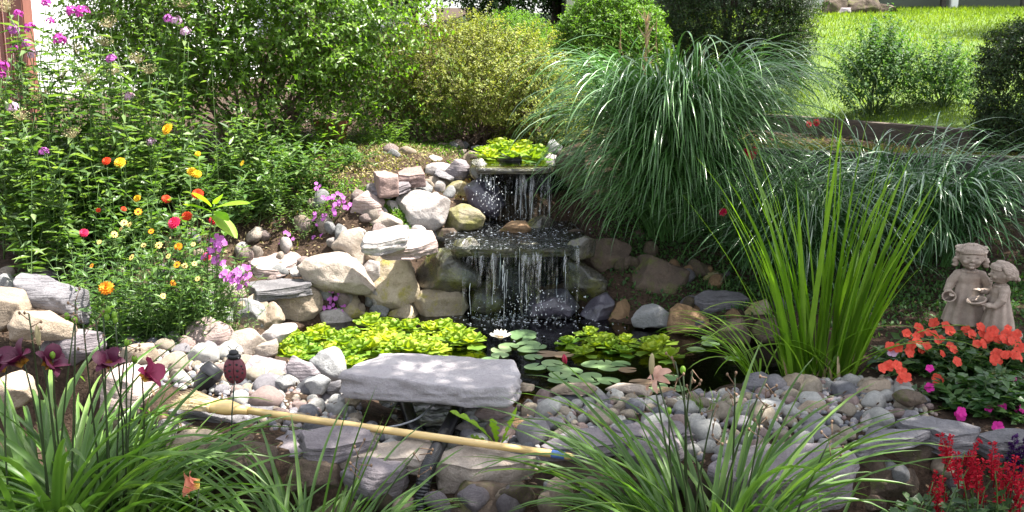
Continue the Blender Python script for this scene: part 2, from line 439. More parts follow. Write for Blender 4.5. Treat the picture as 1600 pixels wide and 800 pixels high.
def sheet(name, sel, mat):
    f = Q[sel]; used = np.unique(f); mp = np.full(nx * ny, -1); mp[used] = np.arange(len(used))
    V = np.stack([GX.ravel(), GY.ravel(), GZ.ravel()], 1)[used]
    return MB().add(V, None, mp[f]).build(name, mat)
tag(sheet('ground', ~isl, M['soil']), 'dark soil, leaf litter and mulch of the garden beds', 'ground', kind='structure')
tag(sheet('lawn', isl, M['lawn']), 'sunlit green lawn rising behind the garden', 'lawn', kind='structure')

# ------------------------------------------------------------------ water
def water_material(name, rip=.25, scale=9, tint=(.30, .30, .16), ripdist=.02):
    m, t, n = new_mat(name)
    nz = tex(t, scale, 4, .6, .5); n2_ = tex(t, scale * 6, 3)
    b = bump(t, nz, rip, ripdist, bump(t, n2_, rip * .6, ripdist * .2))
    gl = n('ShaderNodeBsdfGlossy'); gl.inputs['Roughness'].default_value = .03; gl.inputs['Color'].default_value = (.95, .97, 1, 1)
    tr = n('ShaderNodeBsdfTransparent'); tr.inputs['Color'].default_value = (*tint, 1)
    fr = n('ShaderNodeFresnel'); fr.inputs['IOR'].default_value = 1.33
    t.links.new(b, gl.inputs['Normal']); t.links.new(b, fr.inputs['Normal'])
    mx = n('ShaderNodeMixShader'); t.links.new(fr.outputs[0], mx.inputs[0]); t.links.new(tr.outputs[0], mx.inputs[1]); t.links.new(gl.outputs[0], mx.inputs[2])
    o = n('ShaderNodeOutputMaterial'); t.links.new(mx.outputs[0], o.inputs[0]); return m
M['pond'] = water_material('pond_water', .22, 6, (.34, .31, .16))
M['stream'] = water_material('moving_water', 1.0, 22, (.35, .38, .3), .03)
def foamy(m):
    t = m.node_tree; o = [n for n in t.nodes if n.type == 'OUTPUT_MATERIAL'][0]; src = o.inputs[0].links[0].from_socket
    d = t.nodes.new('ShaderNodeBsdfDiffuse'); d.inputs[0].default_value = (.75, .8, .84, 1); mx = t.nodes.new('ShaderNodeMixShader')
    f = mrange(t, tex(t, 42, 5, .75, 1.2), .58, .70, 0, .6); t.links.new(f, mx.inputs[0]); t.links.new(src, mx.inputs[1]); t.links.new(d.outputs[0], mx.inputs[2]); t.links.new(mx.outputs[0], o.inputs[0])
foamy(M['stream'])
M['liner'] = plain('black_wet_liner', (.008, .009, .009), .25, spec=.5, noise_amt=.5, bmp=.8, bscale=12, bdist=.02)
def poly_sheet(name, poly, z, mat, grow=.06, n=60, rough=0.0, res=None):
    P = np.array(poly); lo, hi = P.min(0) - grow, P.max(0) + grow
    xs = np.linspace(lo[0], hi[0], n); ys = np.linspace(lo[1], hi[1], n); X, Y_ = np.meshgrid(xs, ys)
    s = poly_sd(X, Y_, poly); ok = s < grow
    Z = np.full_like(X, z)
    if rough: Z += np.array([mnoise.noise(Vector((a * 16, b * 16, 1))) + .5 * mnoise.noise(Vector((a * 40, b * 40, 3))) for a, b in zip(X.ravel(), Y_.ravel())]).reshape(X.shape) * rough
    i = np.arange(n * n).reshape(n, n)
    q = np.stack([i[:-1, :-1], i[:-1, 1:], i[1:, 1:], i[1:, :-1]], -1).reshape(-1, 4)
    k = ok.ravel()[q].all(1); q = q[k]; used = np.unique(q); mp = np.full(n * n, -1); mp[used] = np.arange(len(used))
    return MB().add(np.stack([X.ravel(), Y_.ravel(), Z.ravel()], 1)[used], None, mp[q]).build(name, mat)
tag(poly_sheet('pond_water', POND, 0., M['pond'], .05, 90), 'dark still water of the garden pond', 'water', kind='structure')
tag(poly_sheet('basin_water', BASIN1, .36, M['stream'], .02, 110, .006), 'churning water of the middle basin between the two falls', 'water', kind='structure')
tag(poly_sheet('upper_pool_water', BASIN2, .675, M['pond'], .02, 40), 'water of the small upper pool', 'water', kind='structure')

# ------------------------------------------------------------------ stone materials
RM = {
 'cream': rock_mat('cream_stone', (.235,.195,.16), (.35,.30,.26), (.17,.135,.11)),
 'pale': rock_mat('pale_stone', (.32,.285,.27), (.44,.405,.39), (.22,.185,.17)),
 'pink': rock_mat('pinkish_stone', (.29,.22,.20), (.40,.32,.30), (.20,.15,.14), strata=.3),
 'tan': rock_mat('tan_stone', (.24,.19,.14), (.33,.27,.21), (.17,.13,.10)),
 'mauve': rock_mat('mauve_sandstone', (.17,.148,.16), (.24,.212,.226), (.125,.108,.115), strata=.12),
 'grey': rock_mat('grey_stone', (.19,.19,.19), (.28,.28,.285), (.13,.13,.125)),
 'slate': rock_mat('slate_stone', (.12,.115,.125), (.20,.19,.20), (.09,.085,.09), strata=.6),
 'brick': rock_mat('reddish_cut_stone', (.22,.145,.135), (.29,.21,.19), (.15,.10,.09)),
 'mossy': rock_mat('mossy_stone', (.20,.17,.11), (.27,.24,.17), (.12,.10,.06), moss=.7, mosscol=(.095,.09,.03)),
 'yellowed': rock_mat('algae_tinged_stone', (.27,.22,.15), (.37,.31,.23), (.2,.15,.09), moss=.35, mosscol=(.16,.14,.025)),
 'brown': rock_mat('dark_brown_stone', (.07,.052,.04), (.12,.088,.065), (.045,.034,.026), moss=.35, mosscol=(.05,.055,.015)),  # dark brown stone with patchy moss
 'rust': rock_mat('rust_brown_stone', (.17,.105,.055), (.25,.16,.09), (.09,.06,.035), moss=.15),
 'lilac': rock_mat('lilac_slab_stone', (.28,.258,.27), (.34,.318,.33), (.22,.20,.21), speck=.25),
 'wet': rock_mat('dark_wet_stone', (.035,.032,.025), (.07,.06,.045), (.02,.018,.015), moss=.5, wet=.85, mosscol=(.05,.05,.01)),
 'wetpurple': rock_mat('wet_purple_stone', (.045,.038,.055), (.09,.08,.11), (.03,.025,.035), wet=.8),
}
_ico = {}
def ico(level):
    if level not in _ico:
        import bmesh
        bm = bmesh.new(); bmesh.ops.create_icosphere(bm, subdivisions=level, radius=1)
        V = np.array([v.co[:] for v in bm.verts]); Fc = np.array([[v.index for v in f.verts] for f in bm.faces]); bm.free()
        _ico[level] = (nrm(V), Fc)
    return _ico[level]
def fnoise(P, sc_, seed=0., oct=3):
    out = np.zeros(len(P))
    for o in range(oct):
        f = sc_ * 2 ** o; q = P * f + seed + o * 7.7
        out += np.array([mnoise.noise(Vector(a)) for a in q]) * .5 ** o
    return out
CV, CU = np.array([0, SP, CP]), np.array([1., 0, 0]); CW = np.array([0, -CP, SP])   # picture up, right, towards the viewer
REG = {'a': (400,200,2.5), 'b': (800,250,2.9625), 'c': (0,250,2.9625), 'd': (400,450,4), 'e': (500,600,4), 'f': (0,500,2.667), 'g': (200,500,2.667), 'h': (780,480,4), 'i': (850,620,4), 'j': (1150,520,2.858), 'p': (0,0,1)}
def topx(reg, pts):
    x0, y0, s = REG[reg]; return [(x0 + a / s, y0 + b / s) for a, b in pts]
_rk = [0]
def rock(reg, pts, mat, label, Y=None, dep=.75, facet=5, rough=.05, name='rock', lvl=None, box=.8, front=0., group=None):
    """a stone with the outline seen in the photo, at its own distance, as deep as it is wide"""
    _rk[0] += 1; sd = _rk[0] * 3.7; rs = np.random.default_rng(_rk[0])
    P = topx(reg, pts); cx = sum(a for a, b in P) / len(P); cyy = sum(b for a, b in P) / len(P)
    by = max(b for a, b in P)
    if Y is None: Y = Yof(cx, (cyy * .45 + by * .55))
    C = np.array(PY(cx, cyy, Y)); s = mpp(Y) * 1.13
    Q2 = np.array([((a - cx) * s, -(b - cyy) * s) for a, b in P])
    # perimeter radius as a function of angle (rounded corners)
    ang = np.linspace(-np.pi, np.pi, 181); rad = np.zeros(181)
    for i, a in enumerate(ang):
        d = np.array([math.cos(a), math.sin(a)]); best = 0
        for k in range(len(Q2)):
            p, q = Q2[k], Q2[(k + 1) % len(Q2)]; e = q - p; den = d[0] * e[1] - d[1] * e[0]
            if abs(den) < 1e-12: continue
            tt = (p[0] * e[1] - p[1] * e[0]) / den; uu = (p[0] * d[1] - p[1] * d[0]) / den
            if tt > 0 and -1e-6 <= uu <= 1 + 1e-6: best = max(best, tt)
        rad[i] = best
    ker = np.array([1, 2, 3, 2, 1.]); ker /= ker.sum()
    rad = np.convolve(np.concatenate([rad[-7:-1], rad, rad[1:7]]), ker, 'same')[6:-6] if facet < 6 else rad
    wd, ht = np.ptp(Q2[:, 0]), np.ptp(Q2[:, 1]); sz = math.sqrt(wd * ht)
    lv = lvl or (5 if max(wd, ht) > .22 else 4)
    V, Fc = ico(lv); x, y, z = V.T
    rho = np.hypot(x, y); th = np.arctan2(y, x)
    rr = np.interp(th, ang, rad)
    rb = rho ** box; zb = np.sign(z) * np.abs(z) ** box
    D = dep * .5 * min(max(wd * .8, ht), wd * 1.6)
    p = np.stack([np.cos(th) * rr * rb, np.sin(th) * rr * rb, zb * D], 1)
    for k in range(facet):
        nv = nrm(np.array([rs.normal(0, .6), rs.normal(.25, .6), abs(rs.normal(.7, .5))]))
        sup = (p @ nv).max(); h = sup * rs.uniform(.58, .86)
        d = p @ nv - h; p = p - np.where(d > 0, d, 0)[:, None] * nv * .93
    nv3 = nrm(p / np.array([1, 1, 1.])); 
    p = p + nv3 * (fnoise(p / sz, 1.6, sd, 3) * rough * sz + fnoise(p / sz, 9, sd, 2) * rough * .16 * sz)[:, None]
    if facet: # broken edges and ledges
        lay = fnoise(p / sz * np.array([1, 1, 1]), 3.2, sd + 50, 2); p = p + nv3 * (np.round(lay * 4) / 4 * .03 * sz)[:, None]
    p = p - np.array([0, 0, D * (.55 - front)])
    Wd = p[:, :1] * CU + p[:, 1:2] * CV + p[:, 2:] * CW
    o = MB().add(Wd, Fc).build(name, RM[mat] if isinstance(mat, str) else mat, loc=Vector(C))
    return tag(o, label, 'boulder' if name == 'boulder' else 'rock', group)
def slab(reg, pts, z, thick, mat, label, sx=0., sy=0., rough=.006, name='flagstone', cat='flagstone', edge=.012, und=.0, chip=1.0, sidef=5):
    """a flat stone: its top outline seen in the photo laid on a plane, split edges below"""
    _rk[0] += 1; sd = _rk[0] * 2.3
    P = topx(reg, pts)
    c0 = PZ(sum(a for a, b in P) / len(P), sum(b for a, b in P) / len(P), z)
    T = []
    for a, b in P:
        r = ray(a, b)
        # z = z0 + sx (x-cx) + sy (y-cy)
        t = (z - sx * c0.x - sy * c0.y - CAM_Z) / (r[2] - sx * r[0] - sy * r[1]); T.append((r[0] * t, r[1] * t))
    T = np.array(T); C = T.mean(0); T = T - C
    if ((T[:, 0] * np.roll(T[:, 1], -1)) - (T[:, 1] * np.roll(T[:, 0], -1))).sum() < 0: T = T[::-1]
    # resample and round the corners
    n = 120; seg = np.linalg.norm(np.roll(T, -1, 0) - T, axis=1); cum = np.concatenate([[0], np.cumsum(seg)]); per = cum[-1]
    s_ = np.linspace(0, per, n, endpoint=False); TT = np.vstack([T, T[:1]])
    q = np.stack([np.interp(s_, cum, TT[:, 0]), np.interp(s_, cum, TT[:, 1])], 1)
    for _ in range(2): q = (np.roll(q, 1, 0) + 2 * q + np.roll(q, -1, 0)) / 4
    wob = fnoise(np.stack([q[:, 0], q[:, 1], q[:, 0] * 0], 1), 9, sd, 3) * .012 * chip
    q = q + nrm(q) * wob[:, None]
    rings = [(f, 0., 0) for f in (.0001, .12, .24, .36, .48, .6, .7, .8, .88, .94)] + [(.97, .0, 0)]
    e = edge; out = []
    dq = nrm(q)
    for f, dz, _ in rings: out.append(np.column_stack([q * f, np.full(n, dz)]))
    out.append(np.column_stack([q - dq * e * .4, np.full(n, -e * .15)])); out.append(np.column_stack([q - dq * e * .08, np.full(n, -e * .7)]))
    for j in range(7):
        f = (j + 1) / 7; zz = -e - (thick - e) * f
        o_ = fnoise(np.stack([q[:, 0], q[:, 1], np.full(n, zz * sidef)], 1), 8, sd + j * 1.3, 3) * .018 * chip - und * f * thick
        out.append(np.column_stack([q + dq * o_[:, None], np.full(n, zz)]))
    for f in (.7, .35, .001): out.append(np.column_stack([(out[19][:, :2]) * f, np.full(n, -thick - .005)]))
    V = np.concatenate(out); k = len(out)
    h = fnoise(V * np.array([1, 1, 0]), 3.5, sd, 4) * rough * 2 + np.round(fnoise(V * np.array([1, 1, 0]), 2.5, sd + 9, 2) * 3) / 3 * rough
    V[:, 2] += h * (V[:, 2] > -thick * .5) + sx * V[:, 0] + sy * V[:, 1]
    i = np.arange(n); F = np.concatenate([np.stack([j * n + i, (j + 1) * n + i, (j + 1) * n + (i + 1) % n, j * n + (i + 1) % n], 1) for j in range(k - 1)])
    o = MB().add(V, None, F[:, ::1]).build(name, RM[mat] if isinstance(mat, str) else mat, loc=Vector((C[0], C[1], z + sx * (C[0] - c0.x) + sy * (C[1] - c0.y))))
    return tag(o, label, cat)
# ------------------------------------------------------------------ the stones, one by one
rock('a', [(710,100),(760,60),(820,47),(832,65),(800,95),(730,120)], 'slate', 'dark wedge-shaped stone at the very top of the left bank', facet=3)
rock('a', [(678,85),(715,60),(760,55),(735,95),(690,100)], 'tan', 'small tan stone tucked behind the dark wedge at the bank top')
rock('a', [(733,112),(770,88),(815,85),(805,130),(745,137)], 'cream', 'cream stone under the dark wedge at the bank top')
rock('a', [(800,95),(850,80),(887,112),(868,160),(815,175)], 'tan', 'tan stone touching the left edge of the upper pool')
rock('a', [(840,72),(885,68),(905,100),(885,115),(850,92)], 'grey', 'light grey stone beside the upper pool lettuce')
rock('a', [(745,165),(775,125),(820,122),(833,165),(800,208),(750,192)], 'mauve', 'egg-shaped mauve stone left of the upper fall', facet=2)
rock('a', [(632,142),(690,105),(722,120),(712,145),(650,160)], 'pale', 'long pale stone leaning below the bank top')
rock('a', [(640,160),(690,135),(755,135),(757,165),(730,190),(650,182)], 'pale', 'sunlit whitish stone beneath the dark wedge')
slab('a', [(550,172),(580,150),(640,146),(664,180),(600,188),(556,184)], .66, .07, 'brick', 'reddish flat stone next to the brick-like block', sy=.35)
slab('a', [(458,172),(505,162),(556,178),(556,186),(480,190)], .67, .11, 'brick', 'brick-like pinkish block resting on a thin ledge', edge=.005, chip=.4)
slab('a', [(432,226),(520,214),(600,208),(598,222),(520,248),(445,242)], .60, .04, 'mauve', 'thin ledge stone carrying the brick-like block', sy=.1)
rock('a', [(683,165),(712,158),(788,200),(780,212),(715,196)], 'slate', 'dark flat sliver under the egg-shaped mauve stone', dep=1.2)
rock('a', [(675,195),(715,188),(735,215),(722,268),(690,252)], 'cream', 'small upright cream stone beside the moss-edged one')
rock('a', [(724,215),(760,203),(825,220),(833,262),(808,302),(770,310),(735,272)], 'mossy', 'moss-edged brown stone left of the upper fall', facet=3)
rock('a', [(732,350),(760,318),(800,303),(860,308),(886,350),(870,388),(780,402),(738,385)], 'mossy', 'rounded moss-tinged boulder beside the middle basin', name='boulder')
rock('a', [(551,300),(556,268),(620,247),(690,258),(742,285),(745,320),(722,372),(690,397),(620,388),(562,360)], 'pale', 'big bright white boulder halfway up the bank', facet=4, name='boulder', dep=.6)
rock('a', [(478,300),(500,286),(540,290),(556,320),(547,352),(515,357),(485,330)], 'pale', 'small whitish stone left of the big white boulder')
rock('a', [(366,350),(385,280),(430,250),(470,253),(492,285),(482,312),(500,350),(440,374),(380,378)], 'pink', 'large pinkish stone leaning at the upper left of the bank', facet=3)
rock('a', [(440,360),(495,332),(560,358),(562,384),(500,392),(445,378)], 'cream', 'low cream stone below the small whitish one')
rock('a', [(617,220),(655,204),(685,228),(682,252),(620,248)], 'grey', 'small grey chink stone above the big white boulder')
rock('a', [(510,262),(560,246),(620,250),(560,275),(540,292)], 'yellowed', 'yellowish stone beneath the thin ledge')
slab('a', [(412,430),(432,402),(560,376),(588,380),(586,425),(480,448),(418,448)], .44, .06, 'pale', 'flat whitish ledge stone below the big boulder', sy=.25)
slab('a', [(478,455),(585,430),(588,392),(692,398),(708,445),(640,470),(500,476)], .385, .05, 'pink', 'wide pink ledge stone reaching toward the waterfall', sy=.2)
rock('a', [(700,398),(770,392),(808,425),(745,440),(705,432)], 'brown', 'dark brown stone on the left lip of the middle basin', facet=2)
rock('a', [(703,435),(760,438),(795,460),(750,480),(712,462)], 'rust', 'small rust-coloured stone under the basin lip')
rock('a', [(293,462),(340,410),(400,400),(432,450),(428,520),(402,548),(350,525)], 'cream', 'tall cream stone behind the faceted boulder', facet=2)
rock('a', [(420,492),(440,474),(502,502),(495,530),(460,535),(425,515)], 'tan', 'small tan chink stone beside the tall cream stone')
rock('a', [(411,552),(440,518),(475,530),(480,585),(447,597),(418,577)], 'pale', 'small white quartz-like stone in the lower bank')
rock('a', [(500,512),(560,496),(592,540),(624,620),(622,672),(565,704),(480,692),(428,655),(455,600)], 'yellowed', 'tall pale boulder with algae at the left of the pond inlet', name='boulder', facet=3)
rock('a', [(168,547),(200,505),(280,468),(380,520),(455,615),(420,643),(260,638),(208,600)], 'cream', 'big faceted cream boulder in the middle of the left bank', name='boulder', facet=6)
rock('a', [(130,560),(150,538),(174,556),(172,580),(140,582)], 'pale', 'tiny heart-shaped white stone on the left bank')
slab('a', [(-40,520),(40,452),(200,440),(232,488),(160,525),(80,560),(0,556)], .27, .08, 'pink', 'wide pinkish slab above the round brown boulder', sy=.35)
slab('a', [(-30,600),(100,582),(205,588),(224,612),(150,626),(0,640)], .20, .05, 'slate', 'thin dark slate lying over the round brown boulder', sy=.1)
rock('a', [(28,668),(100,635),(200,623),(242,650),(243,710),(190,752),(110,757),(60,720)], 'tan', 'round brown boulder under the thin dark slate', name='boulder', facet=2)
rock('a', [(20,702),(65,683),(105,745),(80,778),(33,797)], 'tan', 'wedge-shaped tan stone left of the round brown boulder', facet=3)
rock('a', [(-100,700),(-60,670),(0,680),(30,712),(40,770),(10,797),(-60,790)], 'grey', 'grey rounded stone left of the wedge-shaped tan one')
rock('a', [(240,682),(270,650),(400,643),(462,680),(442,722),(380,752),(320,732),(290,705)], 'yellowed', 'flat-topped yellow-edged stone with fallen pink petals', facet=4)
rock('a', [(442,715),(460,685),(500,678),(517,705),(500,737),(450,737)], 'grey', 'small round grey stone beside the yellow-edged one')
rock('a', [(500,735),(560,700),(620,688),(638,745),(600,765),(510,755)], 'yellowed', 'orange-white stone just above the floating lettuce')
rock('a', [(178,768),(240,722),(320,712),(362,750),(372,795),(250,810)], 'pale', 'low whitish boulder behind the floating lettuce', name='boulder')
rock('a', [(385,760),(430,738),(500,742),(510,765),(440,775)], 'pink', 'small pink flat stone at the lettuce edge')
rock('a', [(622,683),(650,640),(750,623),(800,650),(818,700),(790,742),(640,748)], 'yellowed', 'wet tan boulder at the foot of the lower fall', name='boulder')
rock('a', [(600,590),(650,510),(700,475),(780,470),(810,520),(860,560),(860,620),(750,635),(630,612)], 'wet', 'large dark wet boulder left of the lower fall', name='boulder', facet=4, Y=4.93)
rock('a', [(820,235),(870,200),(935,220),(962,290),(935,345),(855,335)], 'wetpurple', 'dark spray-wet rock in the left of the upper fall', facet=2, Y=5.6)
rock('a', [(820,650),(860,610),(920,600),(962,640),(968,712),(900,735),(838,712)], 'wet', 'dark mossy round rock at the base of the lower fall', Y=4.95)
rock('p', [(780,362),(800,346),(818,346),(828,358),(820,372),(790,372)], 'rust', 'small brown stone breaking the water of the middle basin', Y=5.25)
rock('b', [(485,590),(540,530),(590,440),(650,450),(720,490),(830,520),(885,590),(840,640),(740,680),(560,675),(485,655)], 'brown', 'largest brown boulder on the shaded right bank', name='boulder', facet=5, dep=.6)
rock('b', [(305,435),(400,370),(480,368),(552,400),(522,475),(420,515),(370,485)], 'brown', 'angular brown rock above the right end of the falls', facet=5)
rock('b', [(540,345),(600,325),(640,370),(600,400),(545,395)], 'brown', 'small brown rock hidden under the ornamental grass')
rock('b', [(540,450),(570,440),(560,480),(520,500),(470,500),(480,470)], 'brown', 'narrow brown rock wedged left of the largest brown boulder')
rock('b', [(243,520),(270,465),(330,478),(430,550),(422,612),(340,665),(252,625)], 'wet', 'yellow-mossed wet rock right of the lower fall', facet=3, Y=4.95)
rock('b', [(318,718),(370,650),(440,618),(472,660),(455,748),(380,755)], 'wetpurple', 'purple-dark rock at the right water edge of the falls')
rock('b', [(448,742),(490,665),(530,650),(556,690),(558,770),(500,775)], 'rust', 'upright rust-brown rock standing in the pond edge')
rock('b', [(563,715),(610,675),(670,670),(737,720),(732,772),(570,774)], 'grey', 'round grey boulder at the far edge of the pond', name='boulder')
rock('b', [(733,762),(745,700),(780,670),(830,683),(900,735),(952,772),(948,803),(740,803)], 'rust', 'smooth brown boulder at the far edge of the pond', name='boulder')
slab('b', [(838,632),(880,602),(1060,605),(1102,632),(1000,650),(880,655)], .13, .14, 'slate', 'dark slate block on the right bank', sy=.15, und=.15)
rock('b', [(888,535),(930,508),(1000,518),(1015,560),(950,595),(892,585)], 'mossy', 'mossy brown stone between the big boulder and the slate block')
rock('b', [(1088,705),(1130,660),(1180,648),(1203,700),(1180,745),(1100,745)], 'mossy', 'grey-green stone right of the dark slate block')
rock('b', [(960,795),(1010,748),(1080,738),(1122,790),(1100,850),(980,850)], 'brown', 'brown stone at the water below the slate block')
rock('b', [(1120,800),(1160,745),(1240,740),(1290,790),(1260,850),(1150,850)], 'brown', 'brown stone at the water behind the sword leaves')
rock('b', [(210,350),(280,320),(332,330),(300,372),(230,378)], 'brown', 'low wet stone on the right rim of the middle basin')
rock('p', [(868,262),(875,240),(896,228),(912,242),(916,272),(905,300),(878,300)], 'brown', 'upright grey rock right of the upper fall', Y=5.75, dep=1.)
rock('p', [(852,248),(862,238),(872,244),(872,256),(856,258)], 'pale', 'small white stone on the right of the upper pool', Y=5.95)
rock('p', [(852,240),(852,226),(866,218),(878,226),(874,240)], 'grey', 'small grey stone behind the upper pool', Y=6.3)
rock('p', [(776,250),(792,237),(812,242),(814,254),(790,258)], 'slate', 'dark stone on the lip of the upper fall', Y=5.86)
rock('b', [(88,660),(140,600),(250,608),(302,680),(315,725),(88,730)], 'wetpurple', 'splash-wet purple rock under the lower fall', Y=4.82)
rock('p', [(812,352),(846,338),(872,348),(860,364),(826,366)], 'wet', 'flat dark stone under the foam of the middle basin', Y=5.4)
rock('p', [(706,392),(712,376),(738,372),(752,384),(742,398),(716,402)], 'wet', 'wet stone holding the left end of the lower spill lip', Y=4.86)
rock('p', [(806,394),(812,382),(838,380),(850,388),(842,408),(822,420)], 'wet', 'pointed wet stone hanging in the middle of the lower spill lip', Y=4.89)
rock('p', [(886,396),(890,378),(915,370),(935,380),(930,400),(900,406)], 'wet', 'wet stone holding the right end of the lower spill lip', Y=4.88)
rock('p', [(735,268),(738,252),(752,248),(762,258),(758,276),(744,280)], 'wet', 'wet stone at the left end of the upper spill lip', Y=5.66)
# left bed edge
rock('c', [(-40,360),(40,345),(104,352),(112,388),(0,435),(-40,430)], 'brown', 'dark shaded boulder at the left border of the bed', name='boulder')
rock('c', [(95,352),(130,328),(212,328),(202,372),(100,378)], 'brown', 'low dark stone under the iris fan leaves')
rock('c', [(228,345),(240,310),(300,298),(420,300),(412,332),(330,362),(240,362)], 'tan', 'long brown stone behind the light round rock')
rock('c', [(178,412),(200,370),(260,350),(332,380),(322,420),(250,444),(185,442)], 'cream', 'light round rock beside the zinnia bed', facet=2)
slab('c', [(15,505),(60,470),(180,445),(268,438),(245,495),(150,522),(60,522)], .20, .05, 'pink', 'flat sunlit pink stone behind the leaning slate', sy=.3)
slab('c', [(225,520),(262,440),(335,428),(345,530),(300,562),(250,548)], .19, .06, 'mauve', 'flat grey stone at the foot of the zinnias', sy=.3)
rock('c', [(66,545),(72,513),(150,523),(370,608),(422,700),(397,755),(270,705),(88,672)], 'slate', 'large leaning slate with a ribbed broken edge', name='boulder', facet=7, dep=.35, Y=4.05)
rock('c', [(-30,600),(70,598),(112,670),(102,702),(60,740),(0,795),(-30,790)], 'tan', 'brown rim stone at the left border under the leaning slate', facet=3, Y=3.95)
rock('c', [(-30,535),(30,528),(62,575),(65,602),(-30,606)], 'grey', 'grey rim stone at the left border')
rock('c', [(25,770),(70,705),(190,708),(305,770),(302,830),(50,835)], 'tan', 'tan rim stone below the leaning slate', facet=4, Y=3.9)
slab('c', [(393,743),(500,697),(612,722),(624,745),(540,752),(470,750)], .11, .10, 'brick', 'purplish cut block right of the leaning slate', edge=.005, chip=.35)
rock('c', [(793,692),(830,655),(890,652),(933,700),(890,763),(808,762)], 'grey', 'round bluish-grey boulder on the gravel corner', name='boulder')
rock('c', [(897,682),(960,660),(1060,700),(1092,760),(1040,795),(930,745)], 'grey', 'light grey round boulder beside the bluish one', name='boulder')
rock('c', [(828,642),(950,603),(1005,620),(1002,662),(880,664)], 'mauve', 'flat grey stone behind the two round grey boulders')
rock('c', [(965,615),(1030,558),(1112,588),(1122,632),(1050,700),(995,690)], 'cream', 'creamy brown stone behind the light grey boulder', facet=3)
rock('c', [(913,572),(960,500),(1012,503),(1032,550),(960,593)], 'brown', 'dark brown stone under the trailing purple flowers')
rock('g', [(215,62),(258,10),(330,-10),(400,28),(432,92),(402,134),(330,144),(268,112)], 'pink', 'rosy brown boulder among the gravel left of the lettuce', name='boulder', facet=3)
rock('p', [(358,500),(375,475),(395,458),(413,475),(417,517),(388,528)], 'tan', 'upright tan stone above the creamy ledge')
rock('p', [(352,540),(365,520),(388,516),(412,535),(405,560),(360,562)], 'cream', 'sunlit cream stone beside the rosy boulder')
rock('p', [(402,530),(425,508),(455,500),(462,512),(435,535),(410,548)], 'pale', 'pale diagonal stone at the left end of the lettuce')
rock('p', [(395,556),(405,535),(432,528),(428,556),(405,562)], 'cream', 'small cream stone at the pond corner')
slab('g', [(478,222),(490,185),(525,150),(662,172),(658,212),(590,228),(500,232)], .07, .03, 'mauve', 'flat mauve paving stone at the pond corner', sy=.12)
rock('d', [(333,467),(400,398),(480,378),(532,400),(557,542),(540,585),(450,592),(380,535)], 'grey', 'dark grey boulder left of the big slab', name='boulder', facet=2)
rock('d', [(188,482),(225,433),(330,478),(382,540),(330,594),(280,602),(200,545)], 'mauve', 'brownish boulder beside the dark grey one', name='boulder', facet=2)
rock('d', [(298,582),(380,538),(462,580),(430,645),(410,668),(330,655)], 'grey', 'light grey angular stone below the dark grey boulder', facet=4)
rock('d', [(408,607),(522,583),(524,672),(430,684)], 'slate', 'split grey stone touching the big slab', facet=5)
rock('d', [(118,582),(150,551),(212,560),(228,600),(180,632),(122,612)], 'grey', 'smooth oval stone left of the boulders by the slab')
rock('d', [(540,700),(560,640),(640,650),(660,700),(620,740),(560,735)], 'yellowed', 'yellowish round stone propping the big slab', front=-.3)
# the big slab over the pipes
slab('p', [(528,588),(560,566),(598,549),(640,550),(700,552),(806,563),(814,578),(797,604),(700,600),(620,594)], .16, .08, 'lilac', 'big thick grey slab bridging the pond edge', cat='stone slab', sy=-.03, rough=.009, edge=.010, sidef=2, chip=1.2)
# rim flagstones at the front
slab('e', [(690,438),(840,384),(1010,398),(1372,448),(1250,490),(1100,515),(950,540),(700,490)], .02, .16, 'cream', 'thick rounded flagstone under the broom handle tip', sy=.18, und=.25, edge=.02)
slab('e', [(60,440),(250,380),(620,336),(690,346),(718,400),(712,452),(640,486),(280,460)], .035, .05, 'cream', 'pale flagstone left of the black pipe', sy=.1)
slab('e', [(-120,300),(100,265),(300,275),(348,320),(340,350),(80,415),(-100,405)], .07, .05, 'mauve', 'mauve flagstone behind the middle daylily leaves', sy=.1)
rock('e', [(828,292),(880,250),(960,248),(1022,300),(980,345),(860,335)], 'pale', 'whitish lump of stone beside the dandelion')
rock('e', [(1160,270),(1220,223),(1300,250),(1352,305),(1330,375),(1200,350)], 'rust', 'orange-brown stone right of the dandelion')
rock('e', [(1158,352),(1190,303),(1242,310),(1268,385),(1200,392)], 'tan', 'small squarish tan stone in front of the orange-brown one', facet=5)
rock('e', [(960,190),(1040,150),(1180,120),(1210,200),(1120,260),(1010,240)], 'pink', 'pinkish stone under the right end of the big slab', front=-.4)
rock('i', [(-10,545),(80,408),(300,393),(562,440),(594,540),(520,645),(330,675),(100,595)], 'brown', 'big grey-brown boulder under the daylily leaves right of centre', name='boulder', facet=5, Y=2.98)
rock('e', [(1150,830),(1250,730),(1430,650),(1550,740),(1570,830),(1400,900),(1200,900)], 'tan', 'rounded tan boulder at the bottom of the picture', name='boulder', Y=2.92)
slab('i', [(-30,300),(100,236),(300,195),(540,228),(530,275),(200,335),(20,325)], .07, .045, 'mauve', 'thin mauve flagstone behind the broom tip', sy=.12)
slab('i', [(420,190),(600,145),(850,145),(905,215),(700,255),(540,240)], .075, .04, 'mauve', 'flat mauve stone at the foot of the gravel', sy=.1)
rock('i', [(525,372),(560,288),(700,232),(872,288),(884,382),(750,525),(600,455)], 'mauve', 'mauve boulder behind the right daylily clump', name='boulder', facet=4, Y=3.0)
slab('j', [(-130,590),(60,500),(180,488),(450,478),(545,530),(552,555),(500,615),(330,655),(100,650),(-80,640)], .055, .13, 'mauve', 'broad mauve flagstone behind the right daylily blades', sy=.15, und=.1)
slab('j', [(513,490),(700,440),(872,424),(884,442),(760,482),(560,506)], .075, .035, 'slate', 'thin dark slate jutting right of the broad flagstone', sy=.02)
